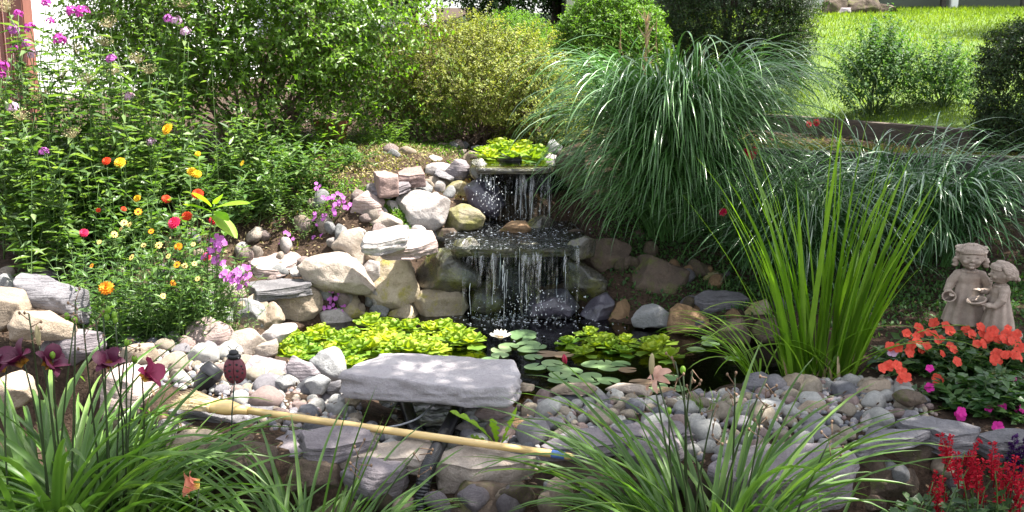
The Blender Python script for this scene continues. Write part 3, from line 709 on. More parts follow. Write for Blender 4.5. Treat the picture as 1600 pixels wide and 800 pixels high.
slab('j', [(722,382),(830,362),(1092,428),(1085,455),(950,468),(880,436),(745,406)], .085, .07, 'slate', 'dark flat stone below the impatiens', sy=.05)
slab('j', [(1060,446),(1200,424),(1350,436),(1360,480),(1150,492)], .085, .07, 'slate', 'shaded flat rim stone under the magenta impatiens', sy=.05)
rock('j', [(33,342),(70,290),(180,298),(242,340),(222,402),(110,442),(43,402)], 'grey', 'large grey boulder among the gravel right of centre', name='boulder')
rock('j', [(38,235),(70,190),(120,178),(165,200),(170,250),(150,275),(60,282)], 'slate', 'dark round boulder at the pond edge right of centre', name='boulder')
rock('j', [(182,222),(250,190),(310,198),(368,245),(372,290),(190,285)], 'tan', 'tan boulder at the foot of the sword leaves', name='boulder')
rock('j', [(695,562),(780,490),(850,472),(920,500),(942,580),(872,642),(815,605)], 'brown', 'brown boulder beneath the dark flat stone', name='boulder', Y=3.12)
rock('j', [(520,640),(560,560),(650,552),(712,590),(722,650),(660,715),(545,700)], 'brown', 'brown boulder beneath the thin dark slate', name='boulder', Y=3.05)
rock('j', [(700,600),(730,562),(800,548),(832,600),(800,640),(740,645)], 'brown', 'small brown rock between the two boulders under the rim')
rock('j', [(560,770),(610,725),(680,740),(690,790),(600,800)], 'brown', 'small brown rock on the shaded soil below the rim', Y=3.0)
rock('j', [(1050,520),(1140,490),(1215,520),(1195,570),(1100,590)], 'slate', 'dark shaded stone under the right rim')
rock('j', [(980,560),(1020,520),(1060,540),(1050,580)], 'brown', 'small dark stone behind the red salvia')
rock('j', [(278,352),(355,288),(400,318),(427,350),(410,382),(340,378)], 'tan', 'pointed tan stone on the gravel', facet=4)
rock('j', [(528,282),(600,225),(690,215),(705,260),(640,305)], 'tan', 'brownish stone leaning at the foot of the coral impatiens')
rock('j', [(435,290),(470,257),(515,264),(527,300),(480,320),(443,314)], 'grey', 'smooth grey oval stone below the sword leaves')
rock('j', [(563,392),(600,361),(650,380),(647,427),(580,432)], 'pale', 'light grey squarish stone near the thin dark slate', facet=3)
rock('j', [(700,290),(760,258),(830,270),(860,310),(780,330)], 'brown', 'dark stone in the shade of the impatiens')
rock('f', [(413,300),(440,213),(500,188),(600,240),(622,300),(590,400),(500,420),(435,470),(415,420)], 'pink', 'big pinkish rim boulder behind the left daylilies', name='boulder', facet=5, Y=3.55)
rock('f', [(493,160),(530,90),(620,98),(652,160),(560,205)], 'tan', 'tan stone above the pinkish rim boulder', Y=3.85)
rock('f', [(-40,270),(60,215),(110,240),(120,330),(30,380),(-40,370)], 'tan', 'brown rim stone behind the maroon daylily', name='rock', Y=3.6)
rock('f', [(150,60),(230,40),(400,60),(410,120),(300,190),(180,150)], 'mauve', 'grey-mauve stone below the purplish cut block', Y=3.95, facet=4)
rock('f', [(600,440),(700,420),(800,470),(790,600),(660,620)], 'mauve', 'shaded mauve stone under the broom flagstone', Y=3.25)
slab('g', [(155,372),(200,345),(350,335),(600,345),(652,380),(640,402),(440,420),(280,395)], .045, .06, 'slate', 'dark grey flagstone under the broom head', sy=.1, und=.3)
rock('g', [(385,472),(440,458),(525,500),(545,570),(420,585)], 'brown', 'brown stone below the ladybug stake', Y=3.2)
rock('g', [(170,560),(240,505),(330,520),(360,600),(200,660)], 'mauve', 'mauve stone half hidden by the daylily blades', Y=3.15)
slab('p', [(420,690),(450,672),(500,668),(520,690),(500,712),(440,714)], .01, .04, 'mauve', 'small mauve flagstone by the middle daylily', sy=.1)
for ol, mt, lb in [([(78,492),(130,478),(218,492),(210,525),(80,528)], 'tan', 'flat tan stone at the right corner of the big slab'),
                   ([(323,528),(370,495),(570,488),(618,522),(560,548),(350,548)], 'tan', 'longest flat speckled stone along the near water edge'),
                   ([(663,532),(760,494),(900,498),(965,530),(950,562),(800,545)], 'cream', 'flat cream stone along the near water edge'),
                   ([(990,570),(1090,530),(1160,580),(1080,600)], 'slate', 'dark wedge stone along the near water edge'),
                   ([(1190,540),(1260,515),(1300,545),(1250,570)], 'slate', 'small dark stone at the water edge by the daylily buds')]:
    rock('h', ol, mt, lb, dep=1.1)
# stones stacked under the rim, seen between the blades
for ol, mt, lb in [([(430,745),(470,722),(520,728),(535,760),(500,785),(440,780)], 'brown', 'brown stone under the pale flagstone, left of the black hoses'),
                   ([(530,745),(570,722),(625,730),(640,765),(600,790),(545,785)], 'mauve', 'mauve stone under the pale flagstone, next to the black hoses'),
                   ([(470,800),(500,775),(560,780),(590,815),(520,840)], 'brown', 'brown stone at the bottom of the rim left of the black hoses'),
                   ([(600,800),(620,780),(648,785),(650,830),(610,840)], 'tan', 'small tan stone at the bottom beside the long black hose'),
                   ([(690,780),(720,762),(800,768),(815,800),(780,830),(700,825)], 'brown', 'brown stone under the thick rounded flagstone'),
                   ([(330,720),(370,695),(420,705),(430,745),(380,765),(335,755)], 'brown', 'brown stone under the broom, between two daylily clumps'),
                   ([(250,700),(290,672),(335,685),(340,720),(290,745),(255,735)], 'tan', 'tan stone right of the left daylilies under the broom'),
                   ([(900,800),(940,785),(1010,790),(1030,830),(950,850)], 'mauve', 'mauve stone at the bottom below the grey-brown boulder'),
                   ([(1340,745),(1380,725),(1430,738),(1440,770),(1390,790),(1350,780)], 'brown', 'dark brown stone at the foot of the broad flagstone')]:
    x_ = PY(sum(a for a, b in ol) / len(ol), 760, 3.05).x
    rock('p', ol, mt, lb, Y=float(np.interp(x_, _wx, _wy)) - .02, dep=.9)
# stone pile against the house, far behind
for i, (ol, mt, lb) in enumerate([([(1285,24),(1292,2),(1310,-8),(1325,5),(1322,26)], 'brown', 'brown boulder heaped against the house wall'),
                   ([(1300,26),(1312,12),(1330,12),(1340,26)], 'mauve', 'grey boulder at the front of the heap by the house'),
                   ([(1325,22),(1335,-5),(1368,-6),(1378,20)], 'brown', 'dark boulder in the middle of the heap by the house'),
                   ([(1370,24),(1378,6),(1400,10),(1412,24)], 'brown', 'low dark boulder at the end of the heap by the house')]):
    rock('p', ol, mt, lb, Y=13.4, name='boulder', facet=3)
# ------------------------------------------------------------------ foliage materials
M['privet'] = leaf_mat('shrub_leaf', (.05,.10,.014), (.11,.21,.026), (.21,.33,.05), .46, .38, .5)
M['azalea'] = leaf_mat('azalea_leaf', (.08,.11,.024), (.19,.23,.04), (.38,.39,.09), .42, .5, .3, (1.35,1.4,.55))
M['boxwood'] = leaf_mat('boxwood_leaf', (.05,.11,.018), (.11,.22,.03), (.19,.32,.05), .4, .5, .3)
M['yew'] = leaf_mat('yew_needle', (.014,.034,.013), (.03,.065,.02), (.08,.13,.03), .28, .5, .3)
M['rose'] = leaf_mat('rose_leaf', (.035,.085,.03), (.06,.13,.04), (.10,.19,.06), .4, .55, .25)
M['tree'] = leaf_mat('tree_leaf', (.02,.045,.014), (.035,.075,.02), (.06,.11,.025), .3, .4, .4)
M['twig'] = plain('twig_bark', (.11,.075,.055), .85, nscale=60, bmp=.5, bscale=120)
M['darktwig'] = plain('dark_bark', (.055,.04,.03), .9, nscale=60, bmp=.5, bscale=120)
M['greenstem'] = leaf_mat('green_stem', (.05,.09,.02), (.07,.13,.03), (.10,.17,.04), .1, .5, .4)

def shrub(name, label, cat, c, rx, ry, h, ntw, nl, ll, lw, mat, tl=.16, lump=.22, freq=2.2, shell=(.62, 1.0), spread=.75, upb=.35,
          nbr=14, brr=.008, twr=.0016, flat=1.0, seed=0., group=None, bark='twig', below=.0, pw=1.0, fn=None, bot=.0):
    x0, y0, z0 = c; root = empty(name, c, label, cat, group)
    d = rdir(ntw * 2); d = d[d[:, 2] > -.75][:ntw]; n = len(d)
    lmp = 1 + lump * fnoise(d, freq, seed, 2)
    r = rng.uniform(shell[0] ** 2, shell[1] ** 2, n) ** .5
    r = np.where(rng.random(n) < .25, r * rng.uniform(.6, 1, n), r)
    dd = np.sign(d) * np.abs(d) ** pw
    P = dd * (r * lmp)[:, None] * np.array([rx, ry, h * .56]) + np.array([0, 0, h * .5])
    if fn is not None: P = fn(P)
    keep = P[:, 2] > bot; P = P[keep]; d = d[keep]; n = len(P)
    D = nrm(d * np.array([1, 1, .8]) + UP * upb + rng.normal(0, .35, (n, 3)))
    L = tl * rng.uniform(.5, 1.3, n)
    mbL, mbT = MB(), MB()
    leafy(mbL, mbT, P - D * (L * .5)[:, None], D, L, nl, ll, lw, spread, bend=-UP * 0.02 + rng.normal(0, .012, (n, 3)), twig_r=twr)
    # limbs
    for k in range(nbr):
        i = rng.integers(0, n); e = P[i] * .9
        b = np.array([rng.normal(0, rx * .12), rng.normal(0, ry * .12), -.05]); m1 = b * .6 + e * .4 + rng.normal(0, .05, 3) * h; m1[2] = max(m1[2], e[2] * .35)
        tube(mbT, [b, b * .8 + m1 * .2 + [0, 0, .05 * h], m1, (m1 + e) / 2 + rng.normal(0, .02, 3), e], [brr * 1.6, brr * 1.4, brr, brr * .6, brr * .3], 5)
    mbL.build('foliage', M[mat], root); mbT.build('branches', M[bark], root)
    return root
def gp(px, py, Y):      # a point on the ground near that pixel
    p = PY(px, py, Y); return (p.x, p.y, hz(p.x, p.y) - .02)
def at(px, Y):          # a point on the ground in that picture column
    x = (px - 800) / F * (Y * CP + (CAM_Z - .5) * SP); return (x, Y, hz(x, Y) - .02)

# ------------------------------------------------------------------ behind the garden
s_ = shrub('tall_shrub', 'tall leafy green shrub with arching whips left of the waterfall', 'shrub', at(405, 6.4), 1.10, .85, 1.85, 5400, 12, .036, .021, 'privet', tl=.24, lump=.22, shell=(.55, 1.0), nbr=40, brr=.009, bot=.12)
s_ = shrub('azalea', 'airy yellow-green azalea with bare inner twigs above the rock bank', 'shrub', at(738, 7.0), .74, .55, .86, 3600, 13, .021, .013, 'azalea', tl=.13, lump=.28, freq=2.8, shell=(.72, 1.0), nbr=95, brr=.006, bot=.22, upb=.5, twr=.0022)
shrub('azalea', 'smaller yellowish azalea leaning on the right of the airy one', 'shrub', at(838, 6.9), .34, .3, .60, 1100, 12, .020, .011, 'azalea', tl=.12, lump=.3, shell=(.6, 1.0), nbr=24, brr=.005, bot=.1, upb=.5)
shrub('low_shrub', 'dark low shrub with thin twigs under the azalea', 'shrub', at(650, 6.75), .42, .3, .42, 800, 10, .018, .010, 'boxwood', tl=.12, shell=(.4, 1.0), nbr=30, brr=.004, bot=.03)
shrub('boxwood', 'small clipped boxwood dome behind the azalea', 'shrub', at(800, 10.0), .48, .45, .75, 2200, 9, .022, .013, 'boxwood', tl=.09, lump=.05, shell=(.82, 1.0), nbr=6, spread=.6)
shrub('boxwood', 'large clipped boxwood dome left of the dark yew', 'shrub', at(952, 7.9), .44, .42, .98, 5000, 9, .026, .015, 'boxwood', tl=.10, lump=.07, shell=(.8, 1.0), nbr=8, spread=.6, seed=4)
shrub('yew', 'broad dark yew between the boxwood dome and the lawn', 'shrub', at(1142, 8.4), .66, .5, 2.1, 7500, 12, .032, .010, 'yew', tl=.17, lump=.10, shell=(.72, 1.0), nbr=24, brr=.016, pw=.85, bark='darktwig', seed=9, bot=.02)
shrub('yew', 'dark clipped hedge shrub at the right border on the terrace', 'shrub', at(1612, 5.95), .36, .34, .78, 3300, 11, .024, .010, 'yew', tl=.11, lump=.07, shell=(.76, 1.0), nbr=10, pw=.8, bark='darktwig', seed=12)
shrub('rose_bush', 'upright blue-green leafy bush on the lawn edge, taller of the two', 'shrub', at(1362, 7.3), .34, .3, .66, 420, 12, .030, .019, 'rose', tl=.22, lump=.3, shell=(.35, 1.0), upb=1.2, nbr=22, brr=.004, bark='greenstem')
shrub('rose_bush', 'lower blue-green leafy bush on the lawn edge, right of the taller one', 'shrub', at(1462, 7.1), .26, .25, .46, 250, 12, .028, .018, 'rose', tl=.2, lump=.3, shell=(.35, 1.0), upb=1.0, nbr=16, brr=.004, bark='greenstem', seed=3)

def tree(name, label, c, rx, ry, ch, base_h, n, ll, mat, trunk_r=.12, seed=0., nl=10, tl=.5, group=None, shell=(.45, 1.)):
    x0, y0, z0 = c; root = empty(name, c, label, 'tree', group)
    d = rdir(n); lm = 1 + .3 * fnoise(d, 1.8, seed, 2); r = rng.uniform(shell[0] ** 2, 1, n) ** .5
    P = d * (r * lm)[:, None] * np.array([rx, ry, ch / 2]) + np.array([0, 0, base_h + ch / 2])
    D = nrm(d + UP * .2 + rng.normal(0, .4, (n, 3))); L = tl * rng.uniform(.5, 1.3, n)
    a, b = MB(), MB(); leafy(a, b, P - D * (L * .5)[:, None], D, L, nl, ll, ll * .55, .75, twig_r=.004)
    for k in range(16):
        e = P[rng.integers(0, n)]; m_ = np.array([e[0] * .3, e[1] * .3, base_h + (e[2] - base_h) * .35])
        tube(b, [(0, 0, base_h * .8), m_, e], [trunk_r * .5, trunk_r * .3, trunk_r * .08], 6)
    a.build('crown', M[mat], root); t_ = MB()
    tube(t_, [(0, 0, -.2), (.02, 0, base_h * .5), (0, .02, base_h), (.05, 0, base_h + ch * .5)], [trunk_r * 1.3, trunk_r, trunk_r * .8, trunk_r * .3], 10); t_.build('trunk', M['darktwig'], root)
    return root
tree('conifer', 'dark evergreen tree at the top edge behind the azalea', at(790, 14.2), 1.15, .9, 3.2, .1, 3200, .06, 'yew', .1, 2., nl=14, tl=.3, shell=(.6, 1.))
tree('conifer', 'dark evergreen tree at the top edge above the small boxwood', at(868, 15.2), .62, .8, 2.6, .1, 1800, .06, 'yew', .1, 5., nl=14, tl=.3, shell=(.6, 1.))
tree('leafy_tree', 'pale green tree beside the clapboard house', at(650, 17), .65, .8, 2.2, .2, 900, .08, 'tree', .08, 7.)
# unseen added tree; crown shaped to shade the pond and front of the garden
SHADE = [(-2.6, 1.6), (-2.5, 2.75), (-1.35, 3.15), (-.85, 3.55), (-.40, 3.85), (-.02, 4.15), (-.06, 5.0), (-.0, 5.9), (.45, 6.1), (2.3, 6.9), (3.9, 6.6), (4.2, 1.6)]
def shade_tree():
    base = (3.9, 4.3, hz(3.9, 4.3)); zc = 4.4
    root = empty('unseen_shade_tree', base, 'unseen added tree whose crown is shaped to shade the pond from the right', 'tree')
    n = 5900; P = []
    while len(P) < n:
        x = rng.uniform(-2.8, 4.4, 4000); y = rng.uniform(1.4, 7.1, 4000); s = poly_sd(x, y, SHADE)
        edge = np.array([mnoise.noise(Vector((a * 2.2, b * 2.2, 0))) for a, b in zip(x, y)]) * .22
        hole = np.array([mnoise.noise(Vector((a * 1.7, b * 1.7, 9))) for a, b in zip(x, y)])
        ok = (s < edge - .05) & (hole < .52) & ~((np.abs(x - .52) < .42) & (np.abs(y - 4.42) < .17) & (rng.random(4000) < .8))  # gap cut in the crown to let sun onto the lettuce cluster
        z = zc + rng.uniform(-.35, .9, 4000)
        for a, b, c in zip(x[ok], y[ok], z[ok]):
            t = c / SUN.z; P.append((a + SUN.x * t, b + SUN.y * t, c))
    P = np.array(P[:n]) - np.array(base)
    D = nrm(rdir(n) * np.array([1, 1, .4]) + UP * .1); L = rng.uniform(.12, .3, n)
    a, b = MB(), MB(); leafy(a, b, P - D * (L * .5)[:, None], D, L, 7, .085, .06, .8, twig_r=.003)
    for k in range(26):
        e = P[rng.integers(0, n)]; m_ = np.array([e[0] * .35, e[1] * .35, 2.6 + (e[2] - 2.6) * .5])
        tube(b, [(0, 0, 2.2), m_, e], [.07, .04, .01], 6)
    a.build('crown', M['tree'], root)
    t_ = MB(); tube(t_, [(0, 0, -.3), (.03, 0, 1.2), (-.05, .03, 2.4), (-.3, .1, 4)], [.2, .15, .13, .05], 12); t_.build('trunk', M['darktwig'], root); b.build('limbs', M['darktwig'], root)
shade_tree()
tree('unseen_shade_tree', 'second unseen tree added right of the lawn to cast shadow across the grass', (9.3, 10.6, 1.4), 3.4, 1.1, 2.6, 2.6, 2600, .10, 'tree', .16, 6., nl=8, tl=.4)  # out-of-view tree, added to throw bands of shade on the lawn

# ------------------------------------------------------------------ terraces, fences, houses
def siding_mat(name, col, sp=.12, groove=.35):
    m, t, n = new_mat(name)
    tc = n('ShaderNodeTexCoord'); sx = n('ShaderNodeSeparateXYZ'); t.links.new(tc.outputs['Object'], sx.inputs[0])
    d = n('ShaderNodeMath', operation='DIVIDE'); t.links.new(sx.outputs[2], d.inputs[0]); d.inputs[1].default_value = sp
    f = n('ShaderNodeMath', operation='FRACT'); t.links.new(d.outputs[0], f.inputs[0])
    c = ramp(t, [(0, tuple(x * groove for x in col)), (.1, col), (1, tuple(min(1, x * 1.04) for x in col))], f.outputs[0])
    p = n('ShaderNodeBsdfPrincipled'); t.links.new(c, p.inputs['Base Color']); setin(p, Roughness=.6)
    o = n('ShaderNodeOutputMaterial'); t.links.new(p.outputs[0], o.inputs[0]); return m
def boxmesh(mb, lo, hi, bev=.0, var=0.):
    import bmesh
    bm = bmesh.new(); bmesh.ops.create_cube(bm, size=1)
    for v in bm.verts: v.co = Vector([(lo[i] + hi[i]) / 2 + v.co[i] * (hi[i] - lo[i]) for i in range(3)])
    if bev: bmesh.ops.bevel(bm, geom=list(bm.edges), offset=bev, segments=2, affect='EDGES')
    bmesh.ops.triangulate(bm, faces=bm.faces); bm.verts.index_update()
    mb.add([v.co[:] for v in bm.verts], [[v.index for v in f.verts] for f in bm.faces], None, var); bm.free(); return mb
def obox(mb, c, half, ax, bev=.0, rough=0.):
    """box with its long axis along the horizontal direction ax"""
    t_ = MB(); boxmesh(t_, [-h for h in half], half, bev); V = t_.v[0]; x = nrm(np.array([ax[0], ax[1], 0])); y = np.array([-x[1], x[0], 0])
    mb.add(V[:, :1] * x + V[:, 1:2] * y + V[:, 2:] * UP + np.array(c), t_.f3[0]); return mb
M['timber'] = plain('weathered_timber', (.075,.058,.045), .9, nscale=14, noise_amt=.45, bmp=.8, bscale=50, bdist=.006, stretch=(1, 1, 8))
M['darktimber'] = plain('dark_shade_toned_timber', (.055,.045,.042), .9, nscale=10, noise_amt=.5, bmp=.8, bscale=50, bdist=.006, stretch=(1, 1, 6))  # darker tone holds the lower wall's shade; posts and feeder pole share it
def timber_wall(line, ztop, courses, name, label, mat, gaps=2.2):
    root = empty(name, (line[0][0], line[0][1], ztop - courses * .13), label, 'retaining wall'); org = np.array(root.location)
    for (a, b) in zip(line[:-1], line[1:]):
        a, b = np.array(a), np.array(b); L = np.linalg.norm(b - a); ax = (b - a) / L; m = max(1, round(L / gaps))
        for c in range(courses):
            for k in range(m):
                q = a + ax * L * (k + .5) / m
                mb = MB(); obox(mb, (q[0] - org[0] + rng.normal(0, .004), q[1] - org[1] + rng.normal(0, .006), ztop - .065 - c * .132 - org[2]), (L / m / 2 - .004, .062, .063), ax, .008)
                mb.build('timber', M[mat], root, smooth=False)
    return root
timber_wall(UT, .825, 3, 'timber_wall', 'upper weathered timber edging along the lawn', 'timber')
timber_wall(LT, .745, 5, 'timber_wall', 'lower dark timber wall behind the ornamental grasses', 'darktimber')

# moss and yellow ground cover on the terrace
def cover(name, label, pts, n, size, mat, poly=None):
    mb = MB()
    P = np.array(pts); k = len(P); j = rng.integers(0, k, n)
    X = P[j, 0] + rng.normal(0, 1, n) * P[j, 2]; Y_ = P[j, 1] + rng.normal(0, 1, n) * P[j, 3]; Z = height(X, Y_)
    D = nrm(rdir(n) + UP * .5)
    leaves(mb, np.stack([X, Y_, Z + rng.random(n) * .015], 1), D, nrm(UP + rdir(n) * .5), size * rng.uniform(.6, 1.3, n), size * .5)
    return tag(mb.build(name, M[mat]), label, 'ground cover', kind='stuff')
M['strawbits'] = leaf_mat('straw_bits', (.13,.10,.05), (.28,.23,.12), (.42,.37,.20), .2, .8, .2, (1.1, 1, .8))
M['yellowmoss'] = leaf_mat('yellow_moss', (.10,.12,.02), (.20,.20,.04), (.30,.27,.07), .3, .7, .2)
cover('ground_cover', 'yellow-green creeping cover on the timber terrace', [(2.3, 5.9, .3, .22), (1.9, 6.3, .25, .3), (2.9, 5.7, .35, .15), (1.4, 6.7, .3, .3), (.6, 7.6, .35, .3), (0.1, 7.7, .3, .25)], 16000, .016, 'yellowmoss')
cover('ground_cover', 'straw-coloured fallen bits on the soil above the rock bank', [(-1.0, 5.95, .25, .18), (-.7, 6.2, .3, .15), (-1.3, 5.6, .3, .15), (-1.7, 5.2, .3, .15)], 8000, .02, 'strawbits')
cover('ground_cover', 'yellow-green sprigs on the sunny soil above the rock bank', [(-.9, 5.95, .3, .2), (-1.2, 5.5, .3, .2)], 2200, .02, 'yellowmoss')
cover('ground_cover', 'dark creeping plants on the shaded right bank', [(.75, 5.2, .25, .2), (1.2, 4.95, .3, .2), (1.7, 4.7, .3, .25), (2.2, 4.5, .35, .25), (2.7, 4.6, .3, .3), (.9, 5.5, .3, .2), (1.6, 5.2, .4, .25)], 15000, .026, 'rose')
cover('ground_cover', 'short green creeping plants around the bank top', [(-.75, 6.35, .25, .2), (-.4, 6.6, .2, .15), (-1.05, 5.35, .12, .06), (-.6, 5.25, .1, .05)], 7000, .018, 'boxwood')

def fence():
    a = np.array(PY(-60, 200, 7.3)); b = np.array(PY(47, 200, 7.1)); z0 = hz(a[0], a[1]); m = M['redwood'] = plain('red_brown_fence_paint', (.20,.075,.055), .7, nscale=8, noise_amt=.3, bmp=.4, bscale=40, stretch=(1, 1, .15))
    root = empty('picket_fence', (a[0], a[1], z0), 'reddish-brown vertical slat fence at the upper left border', 'fence'); L = np.linalg.norm((b - a)[:2]); ax = (b - a)[:2] / L
    n = 12
    for k in range(n):
        q = ax * L * k / (n - 1); mb = MB(); obox(mb, (q[0], q[1], .75), (.020, .011, .80), ax, .003); mb.build('slat', m, root, smooth=False)
    for z in (.25, 1.2):
        mb = MB(); q = ax * L / 2; obox(mb, (q[0] + ax[1] * -.03, q[1] + .03, z), (L / 2 + .05, .018, .035), ax, .003); mb.build('rail', m, root, smooth=False)
    mb = MB(); obox(mb, (ax[0] * (L + .03), ax[1] * (L + .03), .78), (.045, .045, .85), ax, .006); mb.build('post', m, root, smooth=False)
fence()
M['whitesiding'] = siding_mat('white_clapboard', (.78,.78,.80), .13, .55)
M['greysiding'] = siding_mat('pale_grey_clapboard', (.62,.64,.70), .13, .6)
M['whitepaint'] = plain('white_paint', (.78,.78,.77), .45, noise_amt=.04)
M['greenwall'] = siding_mat('dark_green_wall', (.07,.085,.06), .2, .6)
M['concrete'] = plain('pale_rendered_wall', (.55,.53,.50), .85, nscale=5, noise_amt=.15, bmp=.4, bscale=50)
M['roof'] = plain('dark_roof_shingle', (.06,.055,.055), .9, nscale=20, noise_amt=.4, bmp=.6)
M['glass'] = plain('window_glass', (.05,.06,.07), .08, spec=.8)
M['brickpink'] = plain('weathered_pink_brick', (.42,.27,.23), .85, nscale=15, noise_amt=.25, bmp=.4)
def house(name, label, x0, x1, y0, y1, z0, h, wall, foundation, windows=(), extra=None):
    root = empty(name, ((x0 + x1) / 2, y0, z0), label, 'house'); cx = (x0 + x1) / 2
    a, b = x0 - cx, x1 - cx
    mb = MB(); boxmesh(mb, (a, 0, .35), (b, y1 - y0, h)); mb.build('wall', M[wall], root, smooth=False)
    mb = MB(); boxmesh(mb, (a - .02, -.02, -.8), (b + .02, y1 - y0 + .02, .348)); mb.build('foundation', M[foundation], root, smooth=False)
    d = y1 - y0; V = [(a - .3, -.35, h), (b + .3, -.35, h), (b + .3, d / 2, h + 1.6), (a - .3, d / 2, h + 1.6), (a - .3, d + .35, h), (b + .3, d + .35, h)]
    V += [(x, y, z - .12) for x, y, z in V]
    MB().add(V, None, [(0,1,2,3),(3,2,5,4),(7,6,9,8),(8,9,10,11),(0,6,7,1),(4,5,11,10)]).build('roof', M['roof'], root, smooth=False)
    for (wx, wz, ww, wh) in windows:
        mb = MB(); wx -= cx
        for lo, hi in (((wx, -.05, wz - .06), (wx + ww, .02, wz)), ((wx, -.05, wz + wh), (wx + ww, .02, wz + wh + .07)), ((wx - .08, -.05, wz - .06), (wx, .02, wz + wh + .07)), ((wx + ww, -.05, wz - .06), (wx + ww + .08, .02, wz + wh + .07))): boxmesh(mb, lo, hi, .004)
        wn = mb.build('window', M['whitepaint'], root, smooth=False); mb = MB(); boxmesh(mb, (wx + .002, -.012, wz + .002), (wx + ww - .002, .001, wz + wh - .002)); mb.build('pane', M['glass'], wn, smooth=False)
    return root
hx = PY(545, 20, 20).x
house('house', 'distant clapboard house with pinkish base at the top edge', hx - 6.5, hx + 1.25, 20, 26, 1.25, 4.2, 'greysiding', 'brickpink', [(hx + .02, 1.02, .22, .8), (hx - 1.2, .8, .9, 1.2)])
wh = house('house', 'white clapboard house wall glaring behind the tall phlox', -7.1, -1.5, 9.3, 13, .6, 3.4, 'whitesiding', 'concrete', [(-6.5, 1.1, .9, 1.2)])
wh.rotation_euler = (0, 0, R(60))
hr = PY(1268, 10, 14.3).x
h3 = house('house', 'low house with dark green wall and white post above the lawn', PY(880, 10, 14.6).x, 12., 14.7, 20, 1.25, 3.4, 'greenwall', 'concrete', [(6.6, .9, .9, 1.)])
c3 = h3.location
px_ = lambda p: PY(p, 10, 14.5).x - c3.x
mb = MB(); boxmesh(mb, (px_(884), -.25, -.5), (px_(972), -.021, 1.5), .01); mb.build('porch_wall', M['concrete'], h3, smooth=False)
mb = MB(); boxmesh(mb, (px_(1200), -.25, -.5), (px_(1292), -.021, 2.4), .01); mb.build('porch_wall', M['concrete'], h3, smooth=False)
for p, wd, mt in ((1487, .05, 'whitepaint'), (1470, .035, 'darktimber'), (1594, .03, 'darktimber')):
    mb = MB(); boxmesh(mb, (px_(p) - wd, -.3, -.3), (px_(p) + wd, -.3 + 2 * wd, 3.1), .008); mb.build('post', M[mt], h3, smooth=False)
mb = MB(); boxmesh(mb, (px_(1296), -.06, .352), (px_(1466), -.002, .46), .004); mb.build('ledge_board', M['timber'], h3, smooth=False)
# the dark-roofed bird feeder
def feeder():
    p = PY(605, 45, 9.8); z0 = hz(p.x, p.y); top = PY(605, 14, 9.8).z - z0
    root = empty('bird_feeder', (p.x, p.y, z0), 'small dark bird feeder on a thin pole above the azalea', 'bird feeder')
    mb = MB(); tube(mb, [(0, 0, -.1), (0, 0, top)], .010, 8); mb.build('pole', M['darktimber'], root)
    mb = MB(); boxmesh(mb, (-.13, -.08, top), (.13, .08, top + .02), .004); mb.build('tray', M['timber'], root, smooth=False)
    mb = MB(); boxmesh(mb, (-.08, -.05, top + .021), (.08, .05, top + .075), .004); mb.build('box', M['timber'], root, smooth=False)
    V = [(-.13,-.1,top+.076),(.13,-.1,top+.076),(.13,0,top+.13),(-.13,0,top+.13),(-.13,.1,top+.076),(.13,.1,top+.076)]
    MB().add(V, None, [(0,1,2,3),(3,2,5,4),(0,4,5,1)]).build('roof', M['roof'], root, smooth=False)
feeder()
def tpot():
    p = at(520, 6.5); m = M['terracotta'] = plain('terracotta', (.36,.12,.07), .8, nscale=12, noise_amt=.2, bmp=.2)
    root = empty('flower_pot', p, 'terracotta pot half hidden under the tall green shrub', 'pot')
    def lathe(prof, seg=40):
        V = []; F = []
        for r, z in prof: V += [(r * math.cos(a), r * math.sin(a), z) for a in np.linspace(0, 2 * np.pi, seg, endpoint=False)]
        for i in range(len(prof) - 1): F += [(i * seg + j, i * seg + (j + 1) % seg, (i + 1) * seg + (j + 1) % seg, (i + 1) * seg + j) for j in range(seg)]
        return V, F
    root.scale = (.72, .72, .72)
    V, Fq = lathe([(.001, .0), (.10, 0), (.115, .01), (.155, .20), (.142, .20), (.11, .03), (.001, .03)]); MB().add(V, None, Fq).build('body', m, root)
    V, Fq = lathe([(.1425, .19), (.172, .19), (.175, .195), (.178, .235), (.174, .24), (.150, .24), (.146, .235), (.1425, .19)]); MB().add(V, None, Fq).build('rim', m, root)
    V, Fq = lathe([(.001, .20), (.06, .205), (.1405, .201)]); MB().add(V, None, Fq).build('soil', M['soil'], root)
tpot()
# lawn grass
def grass():
    mb = MB(); n = 130000
    y = 6.3 + 9.0 * rng.random(n) ** 1.3; half = y * .56; x = rng.uniform(-.6, 1, n) * half
    ok = (y > on(UT, x) + .08) & (x > -.85); x, y = x[ok], y[ok]; n = len(x); z = height(x, y)
    patch = np.array([mnoise.noise(Vector((a * 1.3, b * 1.3, 3))) for a, b in zip(x, y)])
    k = (1 + .12 * (y - 6))
    P = np.stack([x, y, z - .004], 1); D = nrm(UP + rng.normal(0, .45, (n, 3)))
    leaves(mb, P, D, rdir(n), .034 * k * rng.uniform(.5, 1.2, n), .005 * k, np.clip(.5 + patch * .5 + rng.normal(0, .25, n), 0, 1), fold=.1)
    M['grass'] = leaf_mat('grass_blade', (.09,.15,.012), (.17,.25,.02), (.26,.33,.04), .45, .55, .3, (1.4, 1.5, .5))
    tag(mb.build('grass', M['grass']), 'short sunlit lawn grass', 'grass', kind='stuff')
grass()
